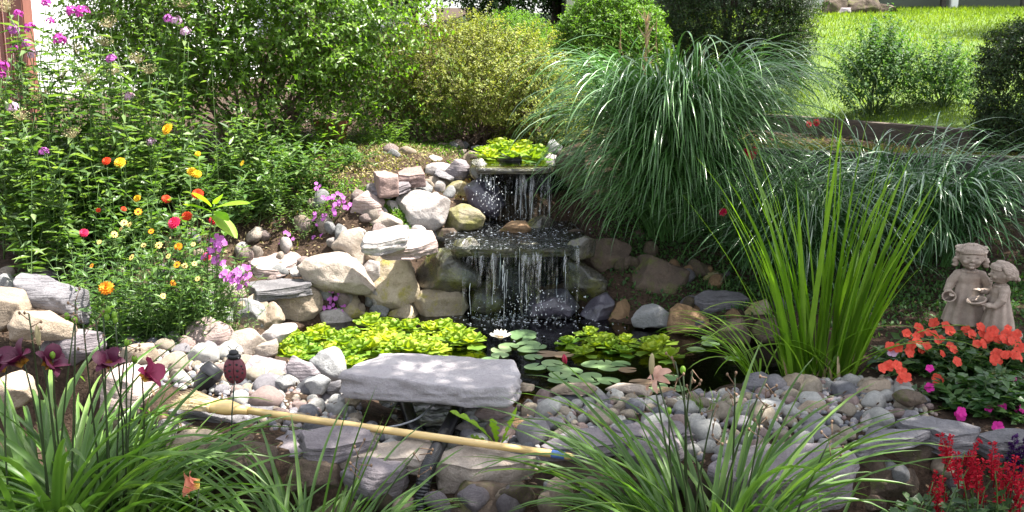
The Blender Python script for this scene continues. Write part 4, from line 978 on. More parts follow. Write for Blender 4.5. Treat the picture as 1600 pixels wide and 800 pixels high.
# ------------------------------------------------------------------ pebbles of the gravel shelf
PEB = {
 'light grey': rock_mat('light_grey_pebble', (.34,.335,.32), (.50,.49,.465), (.25,.245,.235), .7, speck=.3),
 'lilac grey': rock_mat('lilac_grey_pebble', (.23,.215,.235), (.33,.31,.33), (.18,.165,.18), .7, speck=.3),
 'tan': rock_mat('tan_pebble', (.28,.235,.18), (.40,.345,.275), (.2,.165,.125), .75, speck=.3),
 'pinkish': rock_mat('pinkish_pebble', (.25,.18,.165), (.34,.26,.24), (.18,.13,.12), .75, speck=.3),
 'dark grey': rock_mat('dark_grey_pebble', (.10,.105,.12), (.18,.18,.20), (.07,.07,.08), .65, speck=.3),
}
PK = list(PEB); PKW = [.36, .12, .30, .13, .09]
def pebble_mesh(k, lvl=3):
    V, Fc = ico(lvl); sd = k * 5.3 + 1; r = np.random.default_rng(k + 5)
    p = V * np.array([1, r.uniform(.68, .95), r.uniform(.5, .75)])
    for _ in range(7):
        nv = nrm(r.normal(size=3)); h = (p @ nv).max() * r.uniform(.68, .92); d = p @ nv - h; p = p - np.where(d > 0, d, 0)[:, None] * nv * .8
    return p + V * (fnoise(p, 1.2, sd, 2) * .12)[:, None], Fc
GRAVEL = pxpoly([(195,505),(262,498),(300,545),(360,560),(440,592),(535,604),(560,640),(640,648),(800,636),(815,606),(880,606),(1050,618),(1190,606),(1300,600),(1400,606),(1450,640),(1440,668),(1330,690),(1150,700),(1000,690),(900,690),(820,690),(790,660),(620,668),(500,664),(420,655),(330,604),(230,596),(188,545)], .04)
GP_ = np.array(GRAVEL)
pts = []; rr_ = []
lo, hi = GP_.min(0), GP_.max(0)
for rmin, rmax, tries in ((.048, .062, 120), (.034, .048, 500), (.022, .034, 3500), (.014, .022, 9000)):
    X = rng.uniform(lo[0], hi[0], tries); Y_ = rng.uniform(lo[1], hi[1], tries)
    s = poly_sd(X, Y_, GRAVEL); sp = poly_sd(X, Y_, POND); ok = (s < .0) & (sp > -.02)
    for x, y in zip(X[ok], Y_[ok]):
        r = rng.uniform(rmin, rmax)
        if pts:
            A = np.array(pts); d = np.hypot(A[:, 0] - x, A[:, 1] - y)
            if (d < (np.array(rr_) + r) * .80).any(): continue
        pts.append((x, y)); rr_.append(r)
pts = np.array(pts); rr_ = np.array(rr_)
vis = rr_ / pts[:, 1]; order = np.argsort(-vis); NI = 290
pm = []
for k in range(10):
    v, f = pebble_mesh(k); pm.append((v, f))
pdata = {}
for j, i in enumerate(order[:NI]):
    x, y = pts[i]; r = rr_[i]; k = int(rng.integers(0, 10)); c = PK[rng.choice(5, p=PKW)]
    if (k, c) not in pdata:
        o = MB().add(*pm[k]).build('pebble', PEB[c]); pdata[(k, c)] = o.data
    else: o = bpy.data.objects.new('pebble', pdata[(k, c)]); COL.objects.link(o)
    o.location = (x, y, hz(x, y) + r * .38); o.scale = (r * 1.12,) * 3; o.rotation_euler = (rng.normal(0, .3), rng.normal(0, .3), rng.uniform(0, 6.28))
    tag(o, f'{c} rounded pebble on the gravel shelf at the near side of the pond', 'pebble', f'{c} pebbles of the gravel shelf')
for c in PK:   # the small stones between them
    mb = MB(); v, f = ico(2); n = 480
    X = rng.uniform(lo[0], hi[0], n * 3); Y_ = rng.uniform(lo[1], hi[1], n * 3); s = poly_sd(X, Y_, GRAVEL); sp = poly_sd(X, Y_, POND); ok = (s < .05) & (sp > -.05)
    X, Y_ = X[ok][:n], Y_[ok][:n]; Z = height(X, Y_)
    rest = [i for i in order[NI:] if rng.random() < .2]
    for x, y, z in zip(X, Y_, Z):
        r = rng.uniform(.008, .017); mb.add(v * nrm(rng.uniform(.6, 1, 3)) * 1.6 * r + [x, y, z + r * .3], f)
    for i in rest:
        r = rr_[i]; x, y = pts[i]; V2, F2 = pebble_mesh(int(rng.integers(0, 10)), 2); a = rng.uniform(0, 6.28); ca, sa = math.cos(a), math.sin(a)
        mb.add(np.stack([V2[:, 0] * ca - V2[:, 1] * sa, V2[:, 0] * sa + V2[:, 1] * ca, V2[:, 2]], 1) * r + [x, y, hz(x, y) + r * .4], F2)
    tag(mb.build('gravel', PEB[c]), f'small {c} gravel between the pebbles', 'gravel', kind='stuff')
# small stones wedged in the rock banks and the rim, one by one
WEDGE = [('small stone wedged between the boulders of the left bank', 'stones wedged in the left bank', [(300,560,370,440),(430,640,480,300),(560,700,470,320),(600,720,330,245)], 90, ['cream','pale','tan','pink','grey']),
         ('small dark stone wedged in the shaded right bank', 'stones wedged in the right bank', [(930,1130,510,400),(1050,1220,520,440)], 36, ['brown','rust','brown','slate']),
         ('small stone packed under the front rim flagstones', 'stones packed under the front rim', [(560,1000,745,800),(1000,1500,705,760)], 30, ['tan','mauve','brown','grey']),
         ('small stone on the soil at the left bed edge', 'stones along the left bed edge', [(0,330,500,420)], 30, ['tan','grey','mauve','cream'])]
wd = {}
for lab, grp, boxes, n, mats in WEDGE:
    for k in range(n):
        b = boxes[rng.integers(0, len(boxes))]; px, py = rng.uniform(b[0], b[1]), rng.uniform(min(b[2:]), max(b[2:]))
        Y = Yof(px, py) + .03; p = PY(px, py, Y); z = hz(p.x, p.y); r = rng.uniform(.02, .048)
        if abs(z - p.z) > .15: p.z = z
        if 'front rim' in lab: p = PY(px, py, float(np.interp(PY(px, py, 3.1).x, _wx, _wy)) + rng.uniform(-.04, .02)); z = min(p.z, -.03) - r * .3
        m_ = mats[rng.integers(0, len(mats))]; kk = int(rng.integers(0, 10))
        if (kk, m_) not in wd: o = MB().add(*pm[kk]).build('rock', RM[m_]); wd[(kk, m_)] = o.data
        else: o = bpy.data.objects.new('rock', wd[(kk, m_)]); COL.objects.link(o)
        o.location = (p.x, p.y, z + r * .3); o.scale = (r * 1.3,) * 3; o.rotation_euler = tuple(rng.uniform(0, 6.28, 3)); tag(o, lab, 'rock', grp)
# bark mulch and dead leaves lying on the beds
def litter():
    mb = MB(); n = 16000
    X = rng.uniform(-3.2, 3.2, n); Y_ = rng.uniform(2.3, 7.4, n)
    s = poly_sd(X, Y_, GRAVEL); sp = poly_sd(X, Y_, POND); ok = (s > .02) & (sp > .06) & (poly_sd(X, Y_, BASIN1) > .03) & (poly_sd(X, Y_, BASIN2) > .03) & (Y_ < on(UT, X) - .05)
    X, Y_ = X[ok], Y_[ok]; n = len(X)
    leaves(mb, np.stack([X, Y_, height(X, Y_) + .012], 1), nrm(rdir(n) * np.array([1, 1, .35])), nrm(UP + rdir(n) * .4), rng.uniform(.012, .035, n), rng.uniform(.006, .012, n))
    i = np.arange(n * 3); X = rng.uniform(lo[0], hi[0], 900); Y_ = rng.uniform(lo[1], hi[1], 900); ok = (poly_sd(X, Y_, GRAVEL) < 0) & (poly_sd(X, Y_, POND) > .02); X, Y_ = X[ok], Y_[ok]; n = len(X)
    leaves(mb, np.stack([X, Y_, height(X, Y_) + rng.uniform(.02, .05, n)], 1), nrm(rdir(n) * np.array([1, 1, .4])), nrm(UP + rdir(n) * .6), rng.uniform(.010, .03, n), rng.uniform(.005, .012, n))
    M['litter'] = leaf_mat('dead_leaf', (.045,.028,.018), (.12,.078,.048), (.28,.20,.13), .1, .85, .2, (1, 1, 1))
    tag(mb.build('leaf_litter', M['litter']), 'dry leaves and bark chips on the soil', 'leaf litter', kind='stuff')
litter()

# ------------------------------------------------------------------ pond liner, falls
def liner(name, label, pts, y0, zt, zb, amp, flare=.0, sub=False):
    """black folded liner behind a fall: pts = picture columns of its ends"""
    a, b = PY(pts[0], 380, y0).x, PY(pts[1], 380, y0).x; nxx, nzz = 70, 24
    X, Z = np.meshgrid(np.linspace(a, b, nxx), np.linspace(zb, zt, nzz)); f = (zt - Z) / (zt - zb)
    Yd = y0 + flare * f - amp * (np.array([mnoise.noise(Vector((x * 7, z * 4, y0))) for x, z in zip(X.ravel(), Z.ravel())]).reshape(X.shape)) - .0 * f
    Yd += (np.abs((X - (a + b) / 2) / ((b - a) / 2)) ** 3) * .12
    i = np.arange(nxx * nzz).reshape(nzz, nxx); q = np.stack([i[:-1, :-1], i[:-1, 1:], i[1:, 1:], i[1:, :-1]], -1).reshape(-1, 4)
    o = MB().add(np.stack([X.ravel(), Yd.ravel(), Z.ravel()], 1), None, q).build(name, M['liner']); md = o.modifiers.new('t', 'SOLIDIFY'); md.thickness = .02
    return tag(o, label, 'pond liner')
liner('pond_liner', 'black liner behind the lower fall', (668, 925), 5.04, .352, -.2, .07)
liner('pond_liner', 'black liner behind the upper fall', (735, 905), 5.80, .668, .28, .07)
# spill stones with dark rims
slab('p', [(712,380),(740,372),(900,372),(925,380),(890,388),(735,389)], .351, .045, 'wet', 'dark wet spill stone at the lip of the lower fall', und=.3, chip=.6)
slab('p', [(741,259),(760,256),(862,256),(868,260),(860,264),(745,264)], .668, .03, 'wet', 'dark wet spill stone at the lip of the upper fall', und=.2, chip=.4)

def fall_mats():
    m, t, n = new_mat('falling_water_sheet')
    nz = tex(t, 30, 4, .6, stretch=(1, 1, .06)); nb = tex(t, 70, 3, .6, stretch=(1, 1, .15))
    gl = n('ShaderNodeBsdfGlossy'); gl.inputs['Roughness'].default_value = .08
    tr = n('ShaderNodeBsdfTransparent'); tr.inputs['Color'].default_value = (.75, .8, .8, 1)
    t.links.new(bump(t, nb, .8, .01), gl.inputs['Normal'])
    mx = n('ShaderNodeMixShader'); t.links.new(mrange(t, nz, .50, .74, .01, .34), mx.inputs[0]); t.links.new(tr.outputs[0], mx.inputs[1]); t.links.new(gl.outputs[0], mx.inputs[2])
    o = n('ShaderNodeOutputMaterial'); t.links.new(mx.outputs[0], o.inputs[0]); M['sheet'] = m
    m, t, n = new_mat('white_water')
    p = n('ShaderNodeBsdfPrincipled'); setin(p, Base_Color=(.8, .84, .88), Roughness=.15); p.inputs['Specular IOR Level'].default_value = .8
    tr = n('ShaderNodeBsdfTransparent'); mx = n('ShaderNodeMixShader'); mx.inputs[0].default_value = .6
    t.links.new(tr.outputs[0], mx.inputs[1]); t.links.new(p.outputs[0], mx.inputs[2])
    o = n('ShaderNodeOutputMaterial'); t.links.new(mx.outputs[0], o.inputs[0]); M['foam'] = m
fall_mats()
def waterfall(label, pxa, pxb, pyt, ztop, zbot, ylip, strands, throw, seed):
    r = np.random.default_rng(seed)
    xa, xb = PY(pxa, pyt, ylip).x, PY(pxb, pyt, ylip).x
    root = empty('waterfall', ((xa + xb) / 2, ylip, zbot), label, 'waterfall'); cx = (xa + xb) / 2; H = ztop - zbot
    nx_, nz_ = 60, 16; u = np.linspace(0, 1, nx_); f = np.linspace(0, 1, nz_); U, Fv = np.meshgrid(u, f)
    X = xa - cx + U * (xb - xa); Yv = -throw * np.sqrt(Fv) + .012 * np.sin(U * 37) + .01 * np.sin(U * 90 + Fv * 3); Z = H * (1 - Fv) + .004
    i = np.arange(nx_ * nz_).reshape(nz_, nx_); q = np.stack([i[:-1, :-1], i[:-1, 1:], i[1:, 1:], i[1:, :-1]], -1).reshape(-1, 4)
    MB().add(np.stack([X.ravel(), Yv.ravel(), Z.ravel()], 1), None, q).build('water_sheet', M['sheet'], root)
    mb = MB()
    for px, wd_ in strands:       # ropes of white water
        x0 = PY(px, pyt, ylip).x - cx
        for k in range(int(1 + wd_ * 1.0)):
            xx = x0 + r.normal(0, .004 * wd_); a = r.uniform(0, .5); b = min(1, a + r.uniform(.25, .8)); m_ = 9
            t_ = np.linspace(a, b, m_); tube(mb, np.stack([xx + np.cumsum(r.normal(0, .0015, m_)), -throw * np.sqrt(t_) - .008, H * (1 - t_)], 1), np.abs(r.normal(.0007, .0005, m_)) + .0003, 4)
    if mb.n: tag(mb.build('white_strands', M['foam'], root), kind='stuff')
    mb = MB(); v, f_ = ico(1)
    for k in range(90):      # drops and spray
        if k < 25:
            px = strands[r.integers(0, len(strands))][0]; x = PY(px, pyt, ylip).x - cx + r.normal(0, .03); t_ = r.random() ** .5; pos = (x, -throw * math.sqrt(t_) + r.normal(0, .02), H * (1 - t_)); s = r.uniform(.0008, .0019)
        else:
            px = strands[r.integers(0, len(strands))][0]; x = PY(px, pyt, ylip).x - cx + r.normal(0, .08); pos = (x, -throw + r.normal(0, .07), abs(r.normal(0, .05))); s = r.uniform(.001, .0026)
        mb.add(v * np.array([1, 1, r.uniform(1, 2.5)]) * s + pos, f_)
    tag(mb.build('spray', M['foam'], root), kind='stuff')
    return root
waterfall('upper fall dropping in thin streaks into the middle basin', 748, 862, 258, .672, .36, 5.655, [(757,1.2),(772,1),(790,.7),(812,2.2),(820,1.6),(833,1.),(853,2.0),(859,1.2)], .07, 3)
waterfall('lower fall dripping from the dark spill stone into the pond', 722, 905, 384, .36, 0., 4.87, [(737,.8),(786,2.4),(789,1.6),(812,.6),(822,.7),(880,1.5),(772,.6),(872,.8)], .06, 8)
def foam(label, c, sx_, sy_, n, z, smin, smax):
    mb = MB(); v, f_ = ico(1); V = []
    for k in range(n):
        s = rng.uniform(smin, smax); a = rng.uniform(0, 3.14); q = v * np.array([rng.uniform(1, 3.2), rng.uniform(.6, 1.2), .35]) * s
        q = np.stack([q[:, 0] * math.cos(a) * 1 - q[:, 1] * math.sin(a), q[:, 0] * math.sin(a) + q[:, 1] * math.cos(a), q[:, 2]], 1)
        mb.add(q + [c[0] + rng.normal(0, sx_), c[1] + rng.normal(0, sy_), z + s * .1], f_)
    tag(mb.build('foam', M['foam']), label, 'foam', kind='stuff')
p1 = PZ(805, 366, .36); foam('white foam and modelled glints of light on the middle basin', p1, .18, .16, 180, .363, .0012, .0042)  # white flecks stand in for light glints as well as foam
p2 = PZ(800, 500, 0); foam('white foam and bubbles at the foot of the lower fall', p2, .14, .06, 150, .003, .0012, .004)
p3 = PZ(872, 505, 0); foam('bubbles drifting on the pond beside the fall', p3, .22, .14, 120, .003, .0015, .004)
def spraydots(label, px, py, Y, sx_, sz, n):
    p = PY(px, py, Y); mb = MB(); v, f_ = ico(1)
    for k in range(n): mb.add(v * rng.uniform(.0012, .0032) * np.array([1, 1, rng.uniform(1, 2)]) + [p.x + rng.normal(0, sx_), p.y + rng.normal(0, .02), p.z + rng.normal(0, sz)], f_)
    tag(mb.build('spray', M['foam']), label, 'spray', kind='stuff')
spraydots('fine spray in front of the rock of the upper fall', 766, 308, 5.42, .05, .06, 110)
spraydots('fine spray over the splash rocks of the lower fall', 850, 478, 4.70, .10, .04, 120)

# ------------------------------------------------------------------ floating plants
M['lettuce'] = leaf_mat('water_lettuce_leaf', (.12,.24,.03), (.29,.42,.04), (.46,.54,.07), .42, .55, .3, (1.3, 1.2, .35), 60)
M['pad'] = leaf_mat('lily_pad', (.10,.17,.07), (.16,.25,.11), (.22,.31,.16), .08, .28, .6, None, 40)
M['padred'] = leaf_mat('reddish_lily_pad', (.16,.10,.07), (.22,.15,.10), (.26,.2,.13), .08, .3, .6, None, 40)
def vary(m, lo=.72, hi=1.2, hue=.025):
    t = m.node_tree; p = [n for n in t.nodes if n.type == 'BSDF_PRINCIPLED'][0]; src = p.inputs['Base Color'].links[0].from_socket
    oi = t.nodes.new('ShaderNodeObjectInfo'); h = t.nodes.new('ShaderNodeHueSaturation'); t.links.new(src, h.inputs['Color'])
    t.links.new(mrange(t, oi.outputs['Random'], 0, 1, lo, hi), h.inputs['Value']); t.links.new(mrange(t, oi.outputs['Random'], 0, 1, .5 + hue, .5 - hue), h.inputs['Hue'])
    for l in list(src.links):
        if l.to_node != h: t.links.new(h.outputs[0], l.to_socket)
vary(M['lettuce']); vary(M['pad'], .75, 1.25, .015)
def rosette_mesh(k):
    r = np.random.default_rng(k + 40); mb = MB(); n = 11
    for i in range(n):
        ring = i / n; az = i * 2.4 + r.normal(0, .15); L = (.085 - .040 * ring) * r.uniform(.85, 1.1); W = L * r.uniform(.9, 1.1)
        el0 = R(8 + 55 * ring + r.normal(0, 6)); curl = R(25 - 45 * ring)
        nu, nv = 7, 7; u = np.linspace(0, 1, nu); v = np.linspace(-1, 1, nv); U, V_ = np.meshgrid(u, v, indexing='ij')
        th = el0 - curl * U; s = np.concatenate([[0], np.cumsum(np.cos(th[1:, 0]) * L / (nu - 1))]); z = np.concatenate([[0], np.cumsum(np.sin(th[1:, 0]) * L / (nu - 1))])
        wprof = W * (.22 + .78 * np.sin(np.clip(U * 1.25, 0, 1.0) * 1.57) ** 1.3) * np.sqrt(np.clip(1 - np.clip((U - .72) / .30, 0, 1) ** 2, .0, 1)) * .5
        x = s[:, None] - np.abs(V_) ** 2 * .012 * (U ** 4) * 2; y = V_ * wprof
        zz = z[:, None] + .0014 * np.cos(V_ * 3.14 * 2.5) * np.sin(U * 3.14) * (1) + .14 * wprof * V_ ** 2 * (1 if ring > .3 else -.3) + .003 * np.sin(V_ * 5 + i) * U
        P = np.stack([(x + .006) * math.cos(az) - y * math.sin(az), (x + .006) * math.sin(az) + y * math.cos(az), zz + .004 + .016 * ring], -1).reshape(-1, 3)
        ii = np.arange(nu * nv).reshape(nu, nv); q = np.stack([ii[:-1, :-1], ii[:-1, 1:], ii[1:, 1:], ii[1:, :-1]], -1).reshape(-1, 4)
        mb.add(P, None, q, np.clip(.25 + .5 * ring + r.normal(0, .15) - .2 * np.abs(np.cos(V_.ravel() * 3.14 * 2.5)) * .6, 0, 1))
    return mb
RO = [rosette_mesh(k) for k in range(5)]; ROD = [None] * 5
def rosette(px, py, z, sc_, label, group):
    p = PZ(px, py, z); k = int(rng.integers(0, 5))
    if ROD[k] is None: o = RO[k].build('water_lettuce', M['lettuce']); ROD[k] = o.data
    else: o = bpy.data.objects.new('water_lettuce', ROD[k]); COL.objects.link(o)
    o.location = (p.x, p.y, z + rng.uniform(-.002, .008)); o.rotation_euler = (rng.normal(0, .08), rng.normal(0, .08), rng.uniform(0, 6.28)); o.scale = (sc_, sc_, sc_ * rng.uniform(.62, .95))
    tag(o, label, 'water lettuce', group)
L1 = [(200,285),(280,340),(190,400),(340,310),(400,275),(470,300),(545,345),(600,285),(635,390),(690,300),(725,365),(780,270),(835,320),(850,250),(905,370),(960,250),(1010,320),(1065,340),(1100,255),(1155,245),(1185,300),(1040,400),(560,420),(720,235),(1250,270),(1230,330),(1130,375),(330,390),(260,430),(800,395),(470,370),(180,340),(980,390),(1340,330),(610,455)]
for u, v in L1: rosette(400 + u / 4, 458 + v / 4, 0, rng.uniform(1.0, 1.35), 'bright green water lettuce rosette in the large raft behind the big slab', 'water lettuce raft on the left of the pond')
for u, v in [(425,220),(565,175),(530,285),(650,215),(765,275),(785,225),(690,250),(605,245)]: rosette(780 + u / 4, 484 + v / 4, 0, rng.uniform(.85, 1.0), 'yellow-green water lettuce rosette in the middle cluster among the lily pads', 'middle water lettuce cluster')
for u, v in [(930,220),(950,275),(1055,315),(1010,240)]: rosette(780 + u / 4, 484 + v / 4, 0, rng.uniform(.8, 1.05), 'yellow-green water lettuce rosette in the small cluster right of the middle one', 'right water lettuce cluster')
for x, y in [(757,240),(771,238),(790,236),(808,240),(827,237),(840,241),(815,230),(780,230),(800,246),(835,247),(764,246)]: rosette(x, y + 4, .68, rng.uniform(1.0, 1.5), 'sunlit yellow water lettuce rosette in the small upper pool', 'water lettuce of the upper pool')
def pad_mesh(k):
    r = np.random.default_rng(k + 90); n = 36; mb = MB(); gap = .22
    a = np.linspace(gap, 2 * np.pi - gap, n); rings = [0.02, .35, .65, .88, 1.0]; V = []
    for j, f in enumerate(rings):
        rad = f * (1 + .04 * np.sin(a * 3 + k)); V.append(np.stack([rad * np.cos(a), rad * np.sin(a) * .96, .02 * np.sin(a * 2 + k) * f + .012 * np.sin(a * 9 + k) * f ** 3 + .012 * f ** 6], 1))
    V = np.concatenate(V); i = np.arange(n - 1); F = np.concatenate([np.stack([j * n + i, j * n + i + 1, (j + 1) * n + i + 1, (j + 1) * n + i], 1) for j in range(len(rings) - 1)])
    vr = np.concatenate([np.clip(.5 + .25 * np.cos(a * 12) * (1 - f) + .15 * f, 0, 1) for f in rings])
    return mb.add(V, None, F[:, ::-1] if False else F, vr)
PD = {}
PADS = [(150,165,46),(150,188,42),(182,234,40),(185,270,36),(212,311,31),(60,243,34),(10,272,34),(5,306,30),(300,291,36),(400,298,34),(330,352,36),(228,378,37),(370,380,38),(452,402,38),(380,428,38),(370,462,34),(576,428,36),(505,452,44),(560,478,34),(682,466,38),(590,357,40),(685,381,36),(762,357,32),(890,478,40),(1000,492,30),(1062,440,34),(1000,520,34),(1042,524,32),(1232,264,30),(1322,197,32),(1318,232,30),(1462,327,28),(660,345,26),(-60,330,32),(760,510,34),(905,520,30),(480,512,30),(1120,510,30),(250,250,26)]
for j, (u, v, wpx) in enumerate(PADS):
    k = j % 5; red = j in (8, 9, 27, 23); mm = 'padred' if red else 'pad'
    if (k, mm) not in PD: o = pad_mesh(k).build('lily_pad', M[mm]); PD[(k, mm)] = o.data
    else: o = bpy.data.objects.new('lily_pad', PD[(k, mm)]); COL.objects.link(o)
    p = PZ(780 + u / 4, 480 + v / 4, .004); r = wpx * mpp(p.y) * .5
    o.location = (p.x, p.y, .004 + .0015 * (j % 4)); o.scale = (r, r, r * .5); o.rotation_euler = (0, 0, rng.uniform(0, 6.28))
    tag(o, 'reddish-brown round lily pad floating on the dark water' if red else 'grey-green notched lily pad floating on the dark water', 'lily pad', 'reddish lily pads' if red else 'green lily pads')
for u, v in [(905,392)]:
    o = pad_mesh(7).build('lily_pad', M['padred']); p = PZ(780 + 800 / 4, 480 + v / 4, .004); o.location = (p.x, p.y, .005); o.scale = (.04, .04, .02); tag(o, 'maroon lily pad right of the middle lettuce cluster', 'lily pad')
# ------------------------------------------------------------------ grasses and strap-leaved plants
M['misc'] = leaf_mat('maiden_grass_blade', (.028,.085,.022), (.095,.215,.055), (.40,.50,.38), .22, .28, .7, (1.2, 1.5, .7), 12)
M['misc2'] = leaf_mat('white_edged_grass_blade', (.018,.055,.018), (.07,.17,.055), (.60,.68,.56), .2, .25, .8, (1.2, 1.4, .8), 12)
M['iris'] = leaf_mat('sword_leaf', (.11,.22,.02), (.18,.32,.035), (.27,.42,.06), .5, .4, .4, (1.2, 1.4, .35), 20)
M['daylily'] = leaf_mat('daylily_leaf', (.06,.13,.025), (.11,.21,.045), (.20,.31,.08), .38, .4, .45, (1.3, 1.5, .5), 14)
M['darkstrap'] = leaf_mat('dark_strap_leaf', (.02,.055,.018), (.04,.10,.025), (.08,.16,.04), .3, .4, .5, None, 14)
M['plume'] = leaf_mat('dry_plume', (.30,.21,.12), (.42,.31,.19), (.55,.42,.28), .3, .8, .2, (1.2, 1.1, .9))
M['drystem'] = plain('dry_stem', (.16,.10,.06), .8, nscale=60)
M['stalk'] = leaf_mat('flower_stalk', (.02,.035,.012), (.035,.055,.018), (.06,.09,.03), .05, .5, .4)
def clump(mb, c, n, rad, L, w, th0, th1, k=10, e=1.3, az=None, spread_az=None, midvar=0., var=None, tw=.6, culm=None, clean=.2, **kw):
    a = rng.uniform(0, 6.28, n) if az is None else rng.normal(az, spread_az, n)
    r = rad * rng.random(n) ** .5; ab = a + rng.normal(0, .7, n)
    B = np.stack([c[0] + r * np.cos(ab), c[1] + r * np.sin(ab), np.full(n, c[2])], 1)
    U_ = lambda t: rng.uniform(t[0], t[1], n)
    if culm:
        zz = rng.uniform(culm[0], culm[1], n); a2 = a + rng.normal(0, .5, n); rr2 = zz * clean * rng.random(n) ** .6; B = B + np.stack([rr2 * np.cos(a2), rr2 * np.sin(a2), zz], 1)
    return blades(mb, B, a, U_(L), U_(w), U_(th0), U_(th1), k, e, var=(np.clip(rng.normal(*var, n), 0, 1) if var else rng.random(n)), twist=rng.normal(0, tw, n), midvar=midvar, **kw)
def miscanthus(c, rings, label, mat, group=None, plumes=(), cl=.40):
    root = empty('ornamental_grass', c, label, 'ornamental grass', group)
    mb = MB()
    for (n, L, w, t0, t1, az, sa, cm) in rings: clump(mb, (0, 0, 0), n, .16, L, w, t0, t1, 14, 1.35, az, sa, midvar=.22, var=(.26, .17), fold=.12, wexp=.7, wpeak=.3, culm=cm, clean=cl)
    t_ = MB(); n = 60; a = rng.uniform(0, 6.28, n); twigs(t_, np.stack([.12 * np.cos(a), .12 * np.sin(a), a * 0], 1), nrm(np.stack([np.cos(a) * cl * .6, np.sin(a) * cl * .6, a * 0 + 1], 1)), np.full(n, rings[0][7][1]), .003, 3, None, .3); t_.build('culms', M['misc'], root)
    mb.build('blades', M[mat], root)
    for (px, py, ln, op) in plumes:
        tip = np.array(PY(px, py, c[1])) - np.array(c); t_ = MB(); b = np.array([tip[0] * .3, tip[1] * .3, 0.2]); top = tip - [0, 0, ln]
        tube(t_, [b, b * .4 + top * .6 + [0, 0, .05], top], [.0025, .002, .0015], 5)
        st = t_.build('plume', M['plume'], root); f = MB(); n = 46 if op else 24
        P = np.stack([np.linspace(top[0], tip[0], n), np.linspace(top[1], tip[1], n), np.linspace(top[2] - .02, tip[2], n)], 1) ; sp = .30 if op else .10
        D = nrm(UP + rng.normal(0, sp, (n, 3))); leaves(f, P - D * .02, D, rdir(n), .11 if op else .04, .009 if op else .005); f.build('spikelets', M['plume'], st)
    return root
g1 = at(1052, 5.35)
miscanthus(g1, [(1150, (.40, .88), (.006, .011), (.1, .6), (2.5, 3.05), None, None, (.0, .74)), (950, (.45, .95), (.006, .011), (.1, .6), (2.6, 3.1), -1.57, 1.0, (.15, .74)), (60, (.5, .8), (.006, .010), (.05, .4), (1.0, 2.0), None, None, (.3, .6)),
                (240, (.45, .8), (.006, .009), (.2, .6), (2.5, 3.0), 3.5, .5, (.0, .45))],
           'great arching mound of ornamental grass with tan plumes right of the waterfall', 'misc',
           plumes=[(1010,32,.28,1),(970,40,.10,0),(1026,32,.10,0),(920,85,.10,0),(968,66,.12,0),(1095,75,.08,0),(1100,82,.08,0),(960,100,.08,0)])
g2 = at(1260, 5.05)
miscanthus(g2, [(560, (.4, .8), (.004, .008), (.2, .8), (1.8, 2.8), None, None, (.0, .32)), (480, (.45, .85), (.004, .008), (.2, .8), (2.0, 2.9), -1.57, 1.2, (.0, .32))], 'finer pale-edged grass behind the tall sword leaves', 'misc2')
g3 = at(1460, 5.0)
miscanthus(g3, [(300, (.35, .75), (.008, .014), (.1, .6), (2.3, 3.0), None, None, (.0, .30)), (260, (.4, .75), (.008, .014), (.1, .6), (2.3, 3.0), -1.57, 1.1, (.0, .30)), (60, (.6, .9), (.006, .010), (.2, .6), (1.8, 2.6), 0., .5, (.1, .3))], 'white-striped grass fountain behind the two statues', 'misc2')
miscanthus(at(1370, 5.35), [(300, (.4, .8), (.004, .008), (.2, .8), (1.8, 2.8), None, None, (.0, .30))], 'fine grass in front of the timber terrace', 'misc2')
miscanthus(at(1175, 5.2), [(360, (.4, .8), (.004, .007), (.2, .8), (1.6, 2.6), None, None, (.0, .3))], 'wispy grass between the great mound and the sword leaves', 'misc')

